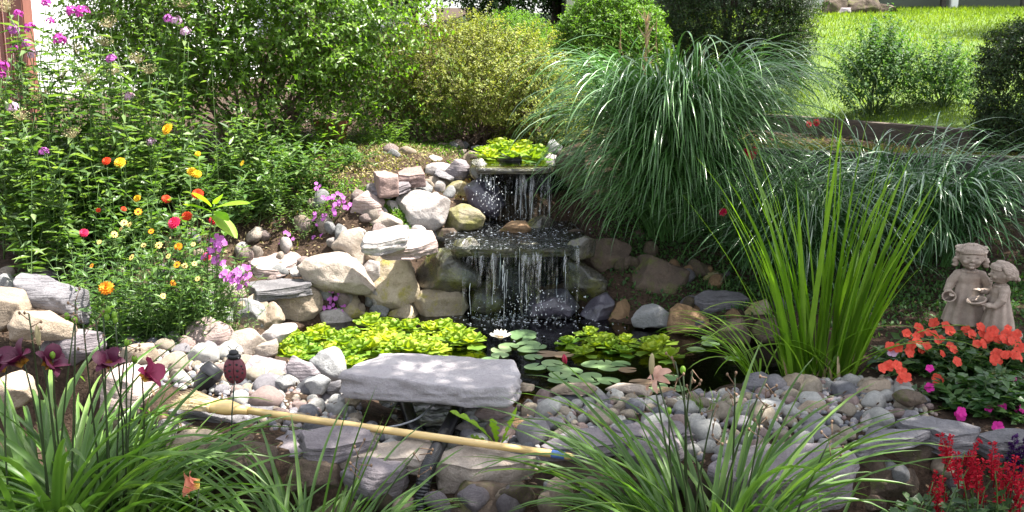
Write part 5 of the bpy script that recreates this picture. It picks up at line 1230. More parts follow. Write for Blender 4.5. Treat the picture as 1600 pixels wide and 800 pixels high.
# sword-leaved iris in the pond edge
def iris():
    c = PZ(1285, 604, .01); c = (c.x, c.y + .06, .0)
    root = empty('iris_clump', c, 'tall bright green sword-leaved clump standing at the pond edge', 'iris')
    mb = MB(); n = 66; x = rng.uniform(-.125, .125, n); a = np.where(x > 0, 0., np.pi) + rng.normal(0, .5, n)
    f = np.abs(x) / .115
    L = rng.uniform(.55, 1.0, n) + np.where(rng.random(n) < .3, .18, 0) ; L = np.where(f > .6, L * .9, L)
    blades(mb, np.stack([x, rng.uniform(-.05, .08, n), np.zeros(n)], 1), a, L, rng.uniform(.020, .032, n), f * .20 + rng.uniform(-.03, .12, n) + (x < 0) * .06, f * .42 + rng.uniform(.0, .42, n) + (x < 0) * .08, 12, 1.6, fold=.12, wexp=.8, wpeak=.1, twist=rng.normal(0, .5, n), var=rng.random(n) * .8)
    # explicit long leaves traced from the clump's edges: tip pixel, bow
    for (px, py, bow, w_) in [(1082,300,.10,.026),(1148,300,.06,.026),(1288,150,-.02,.030),(1330,118,-.0,.030),(1300,160,.02,.026),(1450,262,-.02,.026),(1392,215,.01,.026),(1350,210,.0,.024),(1440,335,.05,.030),(1395,300,.02,.024),(1360,165,.0,.026)]:
        t_ = np.array(PY(px, py, c[1] + .02)) - np.array(c); d = math.hypot(t_[0], 0); L_ = np.linalg.norm(t_) * 1.01; th = math.atan2(abs(t_[0]), t_[2])
        blades(mb, np.array([[np.sign(t_[0]) * min(.13, abs(t_[0]) * .4), .0, 0]]), np.array([0. if t_[0] > 0 else np.pi]), L_ * .97, w_, max(th - .14 - bow, -.1), th + .05 + bow, 14, 1.3, fold=.12, wexp=.8, wpeak=.1, var=np.array([.7]))
    # bent and drooping ones at the foot
    n = 16; blades(mb, np.stack([rng.uniform(-.14, .14, n), rng.uniform(-.08, 0, n), np.zeros(n)], 1), rng.choice([0., np.pi], n) + rng.normal(0, .4, n), rng.uniform(.4, .75, n), .014, rng.uniform(.3, .7, n), rng.uniform(1.6, 2.5, n), 12, 1.5, fold=.15, var=rng.random(n))
    mb.build('sword_leaves', M['iris'], root)
    mb = MB(); n = 14; x = rng.uniform(-.14, .14, n); blades(mb, np.stack([x, rng.uniform(-.08, .0, n), np.zeros(n)], 1), rng.uniform(0, 6.28, n), rng.uniform(.06, .16, n), .014, .1, .5, 5, fold=.1); mb.build('withered_sheaths', M['plume'], root)
iris()
o_ = MB(); clump(o_, (0, 0, 0), 26, .05, (.30, .55), (.006, .010), (.3, .8), (1.6, 2.4), 10, az=2.9, spread_az=.7)
c = PZ(1185, 590, 0.0); tag(o_.build('pond_grass', M['iris'], loc=(c.x, c.y, 0)), 'thin arching grass tuft bending over the water beside the sword leaves', 'grass tuft')
for px, py, n, h, lb in [(1105,640,60,.09,'fine green grass tuft sprouting from the gravel'),(1240,690,20,.05,'tiny weed tuft on the gravel by the broad flagstone'),(675,668,40,.07,'small dark weed tuft under the big slab'),(415,625,40,.04,'low pale green weed beside the broom head'),(1335,770,40,.12,'little branching weed under the rim near the salvia')]:
    p = gp(px, py, PZ(px, py, .03).y); o_ = MB(); clump(o_, (0, 0, 0), n, .05, (h * .5, h * 1.2), (.002, .004), (.1, .9), (.5, 1.8), 5); tag(o_.build('weed_tuft', M['rose'] if h < .06 else M['privet'], loc=(p[0], p[1], p[2] + .02)), lb, 'weed')

# iris fans in the left bed
for px, Y, lb in [(40, 4.95, 'fan of broad dark sword leaves at the left border'), (105, 5.05, 'second fan of dark sword leaves beside the zinnias')]:
    p = at(px, Y); o_ = MB(); n = 20; a = rng.choice([0.2, np.pi - .3], n) + rng.normal(0, .25, n)
    blades(o_, np.stack([rng.normal(0, .04, n), rng.normal(0, .03, n), np.zeros(n)], 1), a, rng.uniform(.25, .48, n), rng.uniform(.026, .038, n), rng.uniform(.05, .6, n), rng.uniform(.3, 1.1, n), 9, 1.4, fold=.08, wexp=.8); tag(o_.build('iris_fan', M['darkstrap'], loc=p), lb, 'iris')

# ------------------------------------------------------------------ flowers: one mesh of each kind, linked many times
def petals(mb, n, L, W, th0, th1, z=0., a0=0., k=5, var=.5, midvar=0., wpeak=.6, wexp=.5, e=1.2, ruf=0., r0=.0, fold=.05):
    a = a0 + np.arange(n) * 2 * np.pi / n + rng.normal(0, .04, n)
    B = np.stack([r0 * np.cos(a), r0 * np.sin(a), np.full(n, z)], 1)
    blades(mb, B, a, L, W, th0, th1, k, e, fold=fold, wpeak=wpeak, wexp=wexp, var=np.full(n, var) + rng.normal(0, .08, n), twist=rng.normal(0, ruf, n), midvar=midvar)
PM = {}
for nm, a, b in [('magenta', (.42,.03,.30), (.62,.10,.50)), ('pinkpurple', (.48,.10,.48), (.68,.25,.66)), ('palepink', (.62,.35,.58), (.75,.55,.72)), ('coral', (.70,.05,.03), (.82,.14,.09)), ('hotpink', (.62,.02,.25), (.75,.05,.42)),
                 ('yellow', (.70,.36,.01), (.85,.60,.03)), ('orange', (.75,.20,.01), (.85,.38,.02)), ('red', (.60,.03,.01), (.75,.09,.02)), ('crimson', (.34,.006,.02), (.55,.015,.04)), ('rosered', (.60,.01,.06), (.72,.04,.14)),
                 ('paleyellow', (.72,.50,.12), (.85,.68,.25)), ('white', (.75,.72,.62), (.85,.83,.74)), ('purple', (.03,.008,.06), (.07,.015,.12)), ('spent', (.35,.30,.16), (.50,.45,.26)),
                 ('maroon', (.18,.008,.06), (.36,.03,.16)), ('salmon', (.70,.30,.20), (.85,.48,.34)), ('fadedpeach', (.55,.30,.22), (.68,.45,.36)), ('budpink', (.55,.04,.10), (.70,.12,.2))]:
    PM[nm] = petal_mat(nm + '_petal', a, b)
def two_tone(name, inner, outer):
    m, t, n = new_mat(name)
    tc = n('ShaderNodeTexCoord'); ln = n('ShaderNodeVectorMath', operation='LENGTH'); t.links.new(tc.outputs['Object'], ln.inputs[0])
    c = ramp(t, [(.0, inner), (.22, inner), (.40, outer), (1, outer)], mrange(t, ln.outputs['Value'], 0, .085))
    p = n('ShaderNodeBsdfPrincipled'); t.links.new(c, p.inputs['Base Color']); setin(p, Roughness=.55); tr = n('ShaderNodeBsdfTranslucent'); t.links.new(c, tr.inputs[0])
    mx = n('ShaderNodeMixShader'); mx.inputs[0].default_value = .25; t.links.new(p.outputs[0], mx.inputs[1]); t.links.new(tr.outputs[0], mx.inputs[2])
    o = n('ShaderNodeOutputMaterial'); t.links.new(mx.outputs[0], o.inputs[0]); return m
PM['daymaroon'] = two_tone('maroon_daylily_petal', (.40,.20,.03), (.075,.005,.03)); PM['daypink'] = two_tone('magenta_daylily_petal', (.70,.42,.05), (.26,.02,.075))
PM['daysalmon'] = two_tone('salmon_daylily_petal', (.80,.55,.12), (.72,.26,.17)); PM['centre'] = plain('flower_centre', (.20,.09,.01), .9, bmp=.8, bscale=900)
PM['zcentre'] = plain('dark_flower_centre', (.045,.018,.01), .9)
_FM = {}
def fmesh(kind, col):
    key = (kind, col)
    if key in _FM: return _FM[key]
    mb = MB()
    if kind == 'zinnia':
        petals(mb, 15, .026, .011, 1.5, 1.75, 0, 0, 4, .4); petals(mb, 13, .022, .010, 1.2, 1.5, .002, .2, 4, .5); petals(mb, 11, .016, .009, .9, 1.2, .004, .1, 4, .6); petals(mb, 8, .010, .007, .4, .9, .005, .3, 3, .8)
        v, f = ico(2); mb.add(v * [.006, .006, .004] + [0, 0, .006], f, None, 0.)
    elif kind == 'small':
        petals(mb, 9, .018, .0085, 1.35, 1.7, 0, 0, 4, .5)
    elif kind == 'floret':
        petals(mb, 5, .012, .010, 1.3, 1.6, 0, 0, 3, .5)
    elif kind == 'panicle':
        n = 55; d = rdir(n); d[:, 2] = np.abs(d[:, 2]) - .15; d = nrm(d)
        for i in range(n):
            t_ = MB(); petals(t_, 5, .0115, .0095, 1.2, 1.6, 0, 0, 3, .3 + .5 * rng.random()); V = t_.v[0]; z = d[i]; x = nrm(np.cross(z, [.3, .9, .1])); y = np.cross(z, x)
            mb.add(V[:, :1] * x + V[:, 1:2] * y + V[:, 2:] * z + d[i] * [.040, .040, .042] * rng.uniform(.75, 1.1), None, t_.f4[0], t_.a[0])
    elif kind == 'spent':
        n = 60; d = rdir(n); d[:, 2] = np.abs(d[:, 2]); twigs(mb, np.zeros((n, 3)), nrm(d + [0, 0, .6]), rng.uniform(.03, .07, n), .0009, 3, None, .3)
        P = nrm(d + [0, 0, .6]) * rng.uniform(.035, .07, (n, 1)); leaves(mb, P, rdir(n), rdir(n), .010, .006)
    elif kind == 'impatiens':
        petals(mb, 5, .027, .023, 1.05, 1.75, 0, 0, 5, .5, wpeak=.66, wexp=.4, ruf=.35, fold=.14)
    elif kind == 'daylily':
        petals(mb, 3, .105, .072, .3, 1.75, 0, 0, 9, .5, wpeak=.6, wexp=.45, ruf=.5, e=2.2); petals(mb, 3, .100, .044, .35, 2.3, 0, 1.05, 9, .7, wpeak=.5, wexp=.6, e=1.6)
        twigs(mb, np.zeros((6, 3)), nrm(np.stack([np.cos(np.arange(6)) * .25, np.sin(np.arange(6)) * .25, np.ones(6)], 1)), np.full(6, .07), .0012, 4)
    elif kind == 'wilted':
        petals(mb, 6, .075, .026, .5, 2.9, 0, 0, 8, .5, wpeak=.45, wexp=.6, ruf=1.2, e=.8)
    elif kind == 'spike':
        n = 62; z = rng.random(n) * .11; a = rng.uniform(0, 6.28, n); D = nrm(np.stack([np.cos(a), np.sin(a), .5 + rng.normal(0, .3, n)], 1))
        P = np.stack([np.cos(a) * .003, np.sin(a) * .003, z], 1); leaves(mb, P, D, nrm(rdir(n) + UP), (.022 - z * .10) * rng.uniform(.8, 1.2, n), .009, rng.random(n), fold=.35)
        tube(mb, [(0, 0, -.02), (0, 0, .11)], [.0022, .001], 5, .2)
    elif kind == 'lily':
        petals(mb, 12, .055, .020, .9, 1.35, 0, 0, 5, .5, wpeak=.45, wexp=.8); petals(mb, 10, .048, .018, .5, .9, .002, .2, 5, .6, wpeak=.45, wexp=.8); petals(mb, 8, .036, .014, .2, .5, .003, .1, 5, .8, wpeak=.45, wexp=.8)
    elif kind == 'bud':
        petals(mb, 6, .045, .022, .35, -.35, 0, 0, 6, .5, wpeak=.4, wexp=.7); petals(mb, 4, .040, .020, .3, -.3, 0, .4, 6, .4, wpeak=.4, wexp=.7)
    elif kind == 'rose':
        petals(mb, 6, .020, .020, 1.1, 1.6, 0, 0, 4, .5, ruf=.3); petals(mb, 5, .016, .016, .6, 1.1, .002, .3, 4, .5, ruf=.3); petals(mb, 4, .012, .014, .2, .6, .003, .3, 4, .4)
    mats = [PM[col]]
    o = mb.build(kind + '_flower', mats); me = o.data; bpy.data.objects.remove(o); _FM[key] = me
    return me
def flower(kind, col, parent, p, face=(0, -.5, .8), s=1., name='flower', spin=None):
    """p in world coordinates"""
    o = bpy.data.objects.new(name, fmesh(kind, col)); COL.objects.link(o); o.parent = parent; _kids.setdefault(parent.name, []).append(o)
    q = Vector(face).normalized().to_track_quat('Z', 'Y').to_matrix().to_4x4() @ Matrix.Rotation(rng.uniform(0, 6.28) if spin is None else spin, 4, 'Z')
    o.matrix_local = Matrix.Translation(Vector(p) - parent.location) @ q @ Matrix.Scale(s, 4)
    return o
def stems(mb, root, tips, r=.0022, base_sp=.05, arc=.03, k=6, basez=0.):
    """curved stems from the plant's foot to given points (world); returns polylines in local coordinates"""
    out = []
    o = np.array(root.location)
    for t in tips:
        t = np.array(t) - o; b = np.array([t[0] * .25 + rng.normal(0, base_sp), t[1] * .25 + rng.normal(0, base_sp), basez]); u = np.linspace(0, 1, k)[:, None]
        mid = np.array([rng.normal(0, arc), rng.normal(0, arc), 0]); P = b * (1 - u) + t * u + mid * (4 * u * (1 - u)); P[:, :2] = P[:, :2] - (t - b)[:2] * (u * (1 - u)) * .45
        tube(mb, P, np.linspace(r * 1.2, r * .7, k), 5, .5); out.append(P)
    return out
def leaf_on(mb, polys, nper, ll, lw, t0=.08, t1=.95, opp=True, droop=.1, outw=1.0, up=.35, vs=0.):
    Pp, D = [], []
    for P in polys:
        for i in range(nper):
            t = t0 + (t1 - t0) * (i + rng.uniform(-.2, .2)) / max(1, nper - 1); f = np.clip(t, 0, .999) * (len(P) - 1); j = int(f); q = P[j] + (P[j + 1] - P[j]) * (f - j)
            a = i * 1.57 + rng.normal(0, .8)
            for s_ in ((0, np.pi) if opp else (0,)):
                Pp.append(q); D.append((math.cos(a + s_) * outw, math.sin(a + s_) * outw, up + rng.normal(0, .25)))
    n = len(Pp)
    if n: leaves(mb, np.array(Pp), nrm(np.array(D)), nrm(UP + rng.normal(0, .25, (n, 3))), ll * rng.uniform(.6, 1.15, n), lw * rng.uniform(.7, 1.1, n), np.clip(rng.random(n) + vs, 0, 1), mid=.42, droop=droop, fold=.12)

# ------------------------------------------------------------------ daylilies at the front
def daylily(px, Y, n, L, w, lean, label, th=((.05, .55), (1.2, 2.5)), scapes=(), extra=(), dry=0, group=None):
    p = at(px, Y); root = empty('daylily', p, label, 'daylily', group); mb = MB()
    clump(mb, (0, 0, 0), n, .10, L, w, th[0], th[1], 14, 1.5, midvar=-.25, fold=.3, wexp=.65, wpeak=.3, tw=.5)
    if lean: clump(mb, (0, 0, 0), lean[2], .08, L, w, (.15, .6), (1.0, 2.2), 14, 1.5, lean[0], lean[1], midvar=-.25, fold=.3, wexp=.65)
    for (tx, ty, bow) in extra:
        t_ = np.array(PY(tx, ty, Y - .03)) - np.array(p); h = math.hypot(t_[0], t_[1]); thm = math.atan2(h, t_[2])
        blades(mb, np.zeros((1, 3)), np.array([math.atan2(t_[1], t_[0])]), np.linalg.norm(t_) * (1 + bow * bow * .15), w[1], thm - bow, thm + bow, 16, 1.0, fold=.3, wexp=.65, wpeak=.3, midvar=-.25)
    mb.build('leaves', M['daylily'], root)
    if dry:
        mb = MB(); clump(mb, (0, 0, 0), dry, .10, (L[0] * .5, L[0]), (.006, .012), (.4, 1.2), (1.6, 2.8), 10, tw=2.); mb.build('withered_leaves', M['plume'], root)
    for (tx, ty, kind, col, s, face) in scapes:
        t_ = PY(tx, ty, Y - .05 if face is None else Y - .05); mb = MB(); P = stems(mb, root, [t_], .0032, .03, .02, 8)[0]
        st = mb.build('stalk', M['stalk'], root)
        if kind == 'bare':
            b = MB(); e = P[-1]
            for q in range(5):
                d = nrm(rdir(1)[0] + UP * .8); tube(b, [e - [0, 0, .02 * q], e - [0, 0, .02 * q] + d * .035], [.0016, .001], 4); v, f = ico(1); b.add(v * [.004, .004, .006] + (e - [0, 0, .02 * q] + d * .037), f)
            b.build('twiglets', M['drystem'], root)
        elif kind == 'pod':
            b = MB(); v, f = ico(2)
            for q in range(int(s)): b.add(v * [.008, .008, .012] + P[-1] + rng.normal(0, .012, 3) * (q > 0), f, None, .8)
            b.build('seed_pod', M['iris'], root)
        elif kind == 'budl':
            b = MB(); v, f = ico(2); b.add(v * [.008, .008, .032] + P[-1] + [0, 0, .02], f, None, .6); b.build('bud', PM['spent'], root)
        else: flower(kind, col, root, t_, face, s)
    return root
daylily(35, 2.78, 170, (.62, 1.02), (.017, .027), None, 'big daylily clump with maroon blooms at the lower left corner', scapes=[
    (38,568,'daylily','daymaroon',.80,(-.45,-.45,.8)), (72,572,'daylily','daymaroon',.72,(.75,-.25,.6)), (10,575,'daylily','daymaroon',.6,(-.9,-.4,.4)), (60,535,'budl','',1,None), (82,555,'pod','',1,None), (117,500,'pod','',2,None), (45,490,'bare','',1,None),(118,470,'bare','',1,None)])
daylily(145, 2.85, 150, (.50, .82), (.017, .027), (0.3, .4, 10), 'daylily clump with two magenta-throated blooms left of the ladybug stake', extra=[(262,605,.2),(240,640,.2),(240,600,.15)], scapes=[
    (172,572,'daylily','daymaroon',.66,(.1,-.55,.8)), (222,590,'daylily','daypink',.72,(.85,-.1,.5)), (162,488,'pod','',3,None), (180,500,'pod','',2,None), (198,535,'pod','',1,None), (150,500,'bare','',1,None), (130,505,'bare','',1,None), (198,530,'bare','',1,None),(210,560,'pod','',2,None)], dry=4)
daylily(95, 3.12, 110, (.32, .60), (.014, .022), None, 'shorter daylily clump behind the maroon-flowered ones')
daylily(330, 2.68, 46, (.34, .55), (.010, .016), (0.3, .8, 16), 'narrow-leaved daylily with a salmon bloom below the broom', scapes=[(312,756,'daylily','daysalmon',.62,(-.9,-.3,.1))], th=((.2, .8), (1.3, 2.4)))
daylily(460, 2.66, 120, (.45, .74), (.011, .019), None, 'daylily clump with dry stems in front of the black pipe', extra=[(590,598,.12),(548,615,.1),(620,628,.1),(600,650,.1),(735,775,.7),(720,800,.9),(665,690,.3),(300,700,.8)], dry=10, scapes=[(655,700,'bare','',1,None),(560,705,'bare','',1,None)])
daylily(1125, 2.66, 100, (.55, .95), (.012, .020), (3.0, .5, 26), 'wide daylily clump with withered bloom and pods right of the broom tip', extra=[(855,628,.15),(985,630,.1),(850,690,.75),(860,735,.8),(1180,600,.1),(1258,600,.12),(1262,590,.1),(1440,680,.8),(1440,755,.9),(1320,630,.3),(1345,700,.3),(850,800,1.0),(1445,700,.7)], dry=8, scapes=[
    (1027,592,'wilted','fadedpeach',.75,(-.6,-.3,.6)), (1018,580,'budl','',1,None), (1067,578,'pod','',1,None), (1045,642,'pod','',1,None), (1055,565,'bare','',1,None), (1082,578,'bare','',1,None), (1115,640,'bare','',1,None), (1198,590,'bare','',1,None), (1190,640,'bare','',1,None), (1148,590,'bare','',1,None),(1300,680,'bare','',1,None)])
daylily(1330, 2.55, 40, (.35, .62), (.008, .014), None, 'low loose daylily tuft at the bottom right of the wide clump', th=((.3, .9), (1.2, 2.2)))

# ------------------------------------------------------------------ the left flower bed
M['zleaf'] = leaf_mat('zinnia_leaf', (.035,.085,.025), (.08,.16,.04), (.15,.24,.07), .35, .45, .4)
M['phleaf'] = leaf_mat('phlox_leaf', (.035,.08,.025), (.09,.16,.045), (.22,.30,.12), .38, .38, .5)
M['bigleaf'] = leaf_mat('sunflower_leaf', (.16,.30,.025), (.22,.38,.03), (.28,.42,.05), .45, .5, .3)
cz = lambda u, v: (u / 2.9625, 250 + v / 2.9625); c1_ = lambda u, v: (u / 2.9625, v / 2.9625)
ZP = [ # plant foot px, Y, label, flowers (px,py,kind,col,size)
 (170, 4.75, 'tall zinnia with an orange-red and a golden bloom behind the narrow-leaved bush', [(*c1_(493,745),'zinnia','red',.9), (*c1_(555,752),'zinnia','yellow',1.15), (*cz(455,232),'zinnia','red',.5), (*cz(573,227),'zinnia','red',.55)]),
 (255, 4.7, 'tallest zinnia bearing a lone golden-yellow bloom against the dark shrub', [(*c1_(775,597),'zinnia','yellow',1.25), (*cz(770,180),'zinnia','red',.9), (*cz(635,178),'zinnia','yellow',.8)]),
 (300, 4.6, 'zinnia with two yellow blooms leaning together above the red ones', [(*cz(890,55),'zinnia','yellow',1.0), (*cz(912,65),'zinnia','yellow',.9), (*c1_(915,712),'zinnia','yellow',.6), (*c1_(1122,755),'small','yellow',.9)]),
 (310, 4.45, 'zinnia crowded with bright red blooms beside the big-leaved seedling', [(*cz(915,157),'zinnia','red',1.1), (*cz(865,260),'zinnia','red',1.0), (*cz(990,277),'zinnia','crimson',1.0)]),
 (268, 4.35, 'zinnia with one round magenta bloom in the middle of the bed', [(*cz(806,290),'zinnia','rosered',1.25), (*cz(957,447),'zinnia','rosered',.9), (*cz(825,402),'zinnia','orange',.8)]),
 (135, 4.55, 'short zinnia with a pink bloom at the left of the bed', [(*cz(388,337),'zinnia','rosered',.9)]),
 (170, 4.1, 'low zinnia with a big orange bloom close to the leaning slate', [(*cz(492,592),'zinnia','orange',1.3)])]
for i, (px, Y, lb, fl) in enumerate(ZP):
    root = empty('zinnia', at(px, Y), lb, 'zinnia'); sm, lm = MB(), MB()
    tips = [PY(a, b, Y - .02) for a, b, *_ in fl]; ps = stems(sm, root, tips)
    o = np.array(root.location); top = max(t.z for t in tips); fill = [(root.location.x + rng.normal(0, .11), Y + rng.normal(0, .08), root.location.z + (top - root.location.z) * rng.uniform(.35, .9)) for _ in range(11)]
    ps2 = stems(sm, root, fill, .0018); leaf_on(lm, ps, 9, .062, .026); leaf_on(lm, ps2, 8, .058, .025)
    sm.build('stems', M['greenstem'], root); lm.build('leaves', M['zleaf'], root)
    for a, b, kd, cl, s in fl: flower(kd, cl, root, PY(a, b, Y - .02), (rng.normal(0, .3), -.75, .65), s)
SB = [(665,395),(610,450),(780,445),(820,485),(855,490),(900,480),(915,550),(800,570),(755,630),(500,605),(895,390),(735,395),(530,345),(575,290),(425,490),(700,330),(560,320),(600,300),(460,380),(640,240)]
for (px, Y, rx, lb, sel) in [(160, 4.3, .20, 'narrow-leaved bush with small cream-yellow daisies, left one of three', lambda u: u < 560), (225, 4.2, .20, 'narrow-leaved bush with small cream-yellow daisies, middle one of three', lambda u: 560 <= u < 760), (290, 4.25, .18, 'narrow-leaved bush with small cream-yellow daisies beside the trailing purple phlox', lambda u: u >= 760)]:
    root = empty('daisy_bush', at(px, Y), lb, 'zinnia bush'); sm, lm = MB(), MB(); o = np.array(root.location)
    tips = [o + [rng.normal(0, rx * .6), rng.normal(0, .10), rng.uniform(.08, .42)] for _ in range(64)]; ps = stems(sm, root, tips, .0014, .05, .03); leaf_on(lm, ps, 9, .048, .013, up=.5); 
    fl = [(a, b) for a, b in SB if sel(a)]
    ps = stems(sm, root, [PY(*cz(a, b), Y - .14) for a, b in fl], .0013); leaf_on(lm, ps, 7, .045, .012)
    sm.build('stems', M['greenstem'], root); lm.build('leaves', M['zleaf'], root)
    for a, b in fl:
        f = flower('small', 'paleyellow' if rng.random() < .75 else 'orange', root, PY(*cz(a, b), Y - .14), (rng.normal(0, .5), -.7, .6), rng.uniform(.6, 1.0))
        v, fc = ico(1); e = MB().add(v * [.005, .005, .003] + [0, 0, .002], fc).build('flower_eye', PM['zcentre'], f)
def seedling():
    Y = 4.3; root = empty('sunflower_seedling', at(322, Y), 'young plant with a few very large bright leaves above the red zinnias', 'seedling')
    sm = MB(); ps = stems(sm, root, [PY(335, 318, Y)], .004, .01, .02); sm.build('stem', M['greenstem'], root)
    for (bx, by, tx, ty, w_) in [(332,325,392,316,.055),(330,322,300,300,.05),(332,335,372,372,.075),(330,360,302,372,.05),(336,318,348,302,.045),(330,330,285,318,.05),(336,330,358,345,.05)]:
        b = np.array(PY(bx, by, Y)) - np.array(root.location); t_ = np.array(PY(tx, ty, Y - .05)) - np.array(root.location); L_ = np.linalg.norm(t_ - b); d = nrm(t_ - b); mb = MB()
        h = nrm(np.array([d[0], d[1], 0])); th = math.acos(np.clip(d[2], -1, 1)); blades(mb, b[None], np.array([math.atan2(h[1], h[0])]), L_, w_, th - .2, th + .25, 10, 1.0, fold=.12, wpeak=.4, wexp=.75, var=np.array([.6]), twist=np.array([.5])); mb.build('leaf', M['bigleaf'], root)
seedling()
# tall phlox on the left
PH = [(20, 5.0, 'tall phlox at the left border carrying the lowest magenta heads', [(15,310,'magenta'),(5,350,'magenta'),(60,500,'palepink'),(40,60,'spent')]),
      (45, 5.35, 'tall phlox with loose magenta heads in front of the fence', [(85,68,'magenta'),(65,140,'pinkpurple'),(125,205,'pinkpurple'),(70,230,'magenta'),(35,30,'spent')]),
      (75, 5.2, 'tall phlox with two rich magenta heads against the white wall', [(140,132,'magenta'),(232,100,'magenta'),(155,255,'palepink'),(275,187,'magenta'),(215,16,'magenta')]),
      (125, 5.3, 'tall phlox with the topmost wide magenta head', [(335,55,'magenta'),(382,60,'magenta'),(290,368,'spent'),(350,250,'spent')]),
      (150, 5.1, 'phlox with tan spent heads in the middle of the clump', [(515,130,'spent'),(480,215,'spent'),(410,390,'spent'),(200,465,'spent'),(515,275,'pinkpurple')]),
      (215, 5.2, 'phlox with pale spent heads leaning toward the tall shrub', [(640,295,'spent'),(690,345,'spent'),(540,350,'spent'),(600,450,'palepink'),(700,660,'palepink')]),
      (265, 5.5, 'phlox with a pink head high in front of the tall shrub', [(820,100,'palepink'),(780,90,'pinkpurple'),(850,40,'spent'),(860,150,'palepink')]),
      (70, 4.8, 'shorter phlox with one violet bloom near the sword-leaf fans', [(205,705,'pinkpurple'),(340,640,'spent'),(100,560,'spent')])]
for px, Y, lb, fl in PH:
    root = empty('phlox', at(px, Y), lb, 'phlox'); sm, lm = MB(), MB(); o = np.array(root.location)
    tips = [PY(*c1_(a, b), Y) for a, b, _ in fl]; ps = stems(sm, root, tips, .003, .08, .05, 8)
    top = max(t.z for t in tips) - o[2]; ps += stems(sm, root, [o + [rng.normal(0, .20), rng.normal(0, .14), top * rng.uniform(.35, .95)] for _ in range(19)], .0025, .08, .05, 8)
    leaf_on(lm, ps, 16, .085, .026, t0=.12, up=.15, droop=.2); sm.build('stems', M['greenstem'], root); lm.build('leaves', M['phleaf'], root)
    for (a, b, cl), t_ in zip(fl, tips): flower('spent' if cl == 'spent' else 'panicle', cl, root, t_, (rng.normal(0, .2), -.3, .9), rng.uniform(.5, .85) if cl != 'spent' else .9)
# leafy sprawling perennials between the bed and the tall shrub
for px, Y, rx, h, lb, mt, lwd in [(420, 5.55, .26, .40, 'sprawling perennial with grey-green pointed leaves left of the pinkish stone', 'phleaf', .022), (455, 5.9, .28, .45, 'bushy perennial in front of the terracotta pot', 'privet', .02), (350, 5.4, .26, .42, 'leafy perennial behind the red zinnias', 'phleaf', .022), (300, 5.7, .3, .42, 'shaded perennial under the tall shrub', 'privet', .02), (510, 6.2, .3, .40, 'small-leaved plant right of the terracotta pot', 'privet', .014), (200, 5.0, .25, .35, 'leafy perennial behind the zinnias', 'phleaf', .022), (590, 6.3, .22, .22, 'low weedy plant behind the bank top', 'privet', .012), (425, 5.3, .18, .26, 'low perennial with fine leaves beside the violet-pink spray', 'phleaf', .014), (470, 5.45, .2, .28, 'low bright-leaved perennial above the violet-pink spray', 'zleaf', .018), (375, 5.25, .18, .34, 'arching-leaved perennial right of the red zinnias', 'zleaf', .02), (548, 5.75, .14, .14, 'small sprig plant on the sunny soil above the bank', 'zleaf', .012), (60, 5.5, .3, .5, 'shaded leafy perennial under the phlox', 'phleaf', .024), (150, 5.5, .3, .5, 'second shaded leafy perennial under the phlox', 'phleaf', .024)]:
    root = empty('perennial', at(px, Y), lb, 'perennial'); sm, lm = MB(), MB(); o = np.array(root.location)
    ps = stems(sm, root, [o + [rng.normal(0, rx * .7), rng.normal(0, rx * .5), h * rng.uniform(.3, 1.05)] for _ in range(34)], .002, .06, .05); leaf_on(lm, ps, 11, lwd * 2.9, lwd); sm.build('stems', M['greenstem'], root); lm.build('leaves', M[mt], root)
# long arching whips with small pale leaves
for k, pts_ in enumerate([[(230,150),(265,170),(290,205),(310,240),(322,275)], [(372,170),(368,200),(366,235),(360,270)], [(190,10),(215,50),(240,90),(258,130)], [(250,240),(240,262),(235,300)], [(415,290),(440,330),(430,370)], [(300,0),(318,40),(330,90)], [(470,230),(440,250),(425,280)]]):
    lb = ['yellow-green arching whip crossing the dark shrub', 'upright leafy whip left of the tall shrub middle', 'pale whip high before the tall shrub', 'short leafy whip among the zinnias', 'bent bare whip above the faceted boulder', 'upright whip at the top of the tall shrub', 'drooping leafy whip beside the terracotta pot'][k]
    Y = 5.0; P = np.array([tuple(PY(a, b, Y + .1 * i)) for i, (a, b) in enumerate(pts_)]); c = P[-1].copy(); c[2] = min(c[2], hz(c[0], c[1]) if P[-1][2] - hz(c[0], c[1]) < .6 else c[2]); g = np.array([c[0], c[1], hz(c[0], c[1])])
    P = np.vstack([P, g]) - g; root = empty('leafy_whip', g, lb, 'plant shoot'); sm, lm = MB(), MB(); tube(sm, P, .002, 5, .7); leaf_on(lm, [P[:-1][::-1]], 22, .030, .017, t0=.02, vs=.4); sm.build('stem', M['greenstem'], root); lm.build('leaves', M['zleaf'], root)
# trailing purple phlox
def purple(px, Y, label, pts_, foot=None, nfill=14):
    root = empty('creeping_phlox', at(px, Y) if foot is None else foot, label, 'creeping phlox'); sm, lm = MB(), MB()
    tips = [PY(a, b, Y - .06) for a, b in pts_]; ps = stems(sm, root, tips, .0013, .04, .02); ps += stems(sm, root, [np.array(root.location) + [rng.normal(0, .09), rng.normal(0, .06), rng.uniform(.05, .2)] for _ in range(nfill)], .0012); leaf_on(lm, ps, 8, .028, .010)
    sm.build('stems', M['greenstem'], root); lm.build('leaves', M['phleaf'], root)
    for t_ in tips:
        for q in range(3 if len(tips) < 28 else 2): flower('floret', 'pinkpurple', root, Vector(t_) + Vector(rng.normal(0, .012, 3)), (rng.normal(0, .4), -.8, .5), rng.uniform(.9, 1.3))
ra = lambda L_: [(400 + a / 2.5, 200 + b / 2.5) for a, b in L_]
purple(495, 5.2, 'violet-pink phlox spray left of the pinkish leaning stone', ra([(240,222),(285,270),(300,262),(330,265),(345,305),(320,300),(300,320),(360,310),(310,335),(275,350),(260,370),(290,375),(310,390),(275,395),(245,430),(265,425),(240,440),(290,430),(225,340),(250,470),(320,395),(120,420),(100,455),(140,460)]))
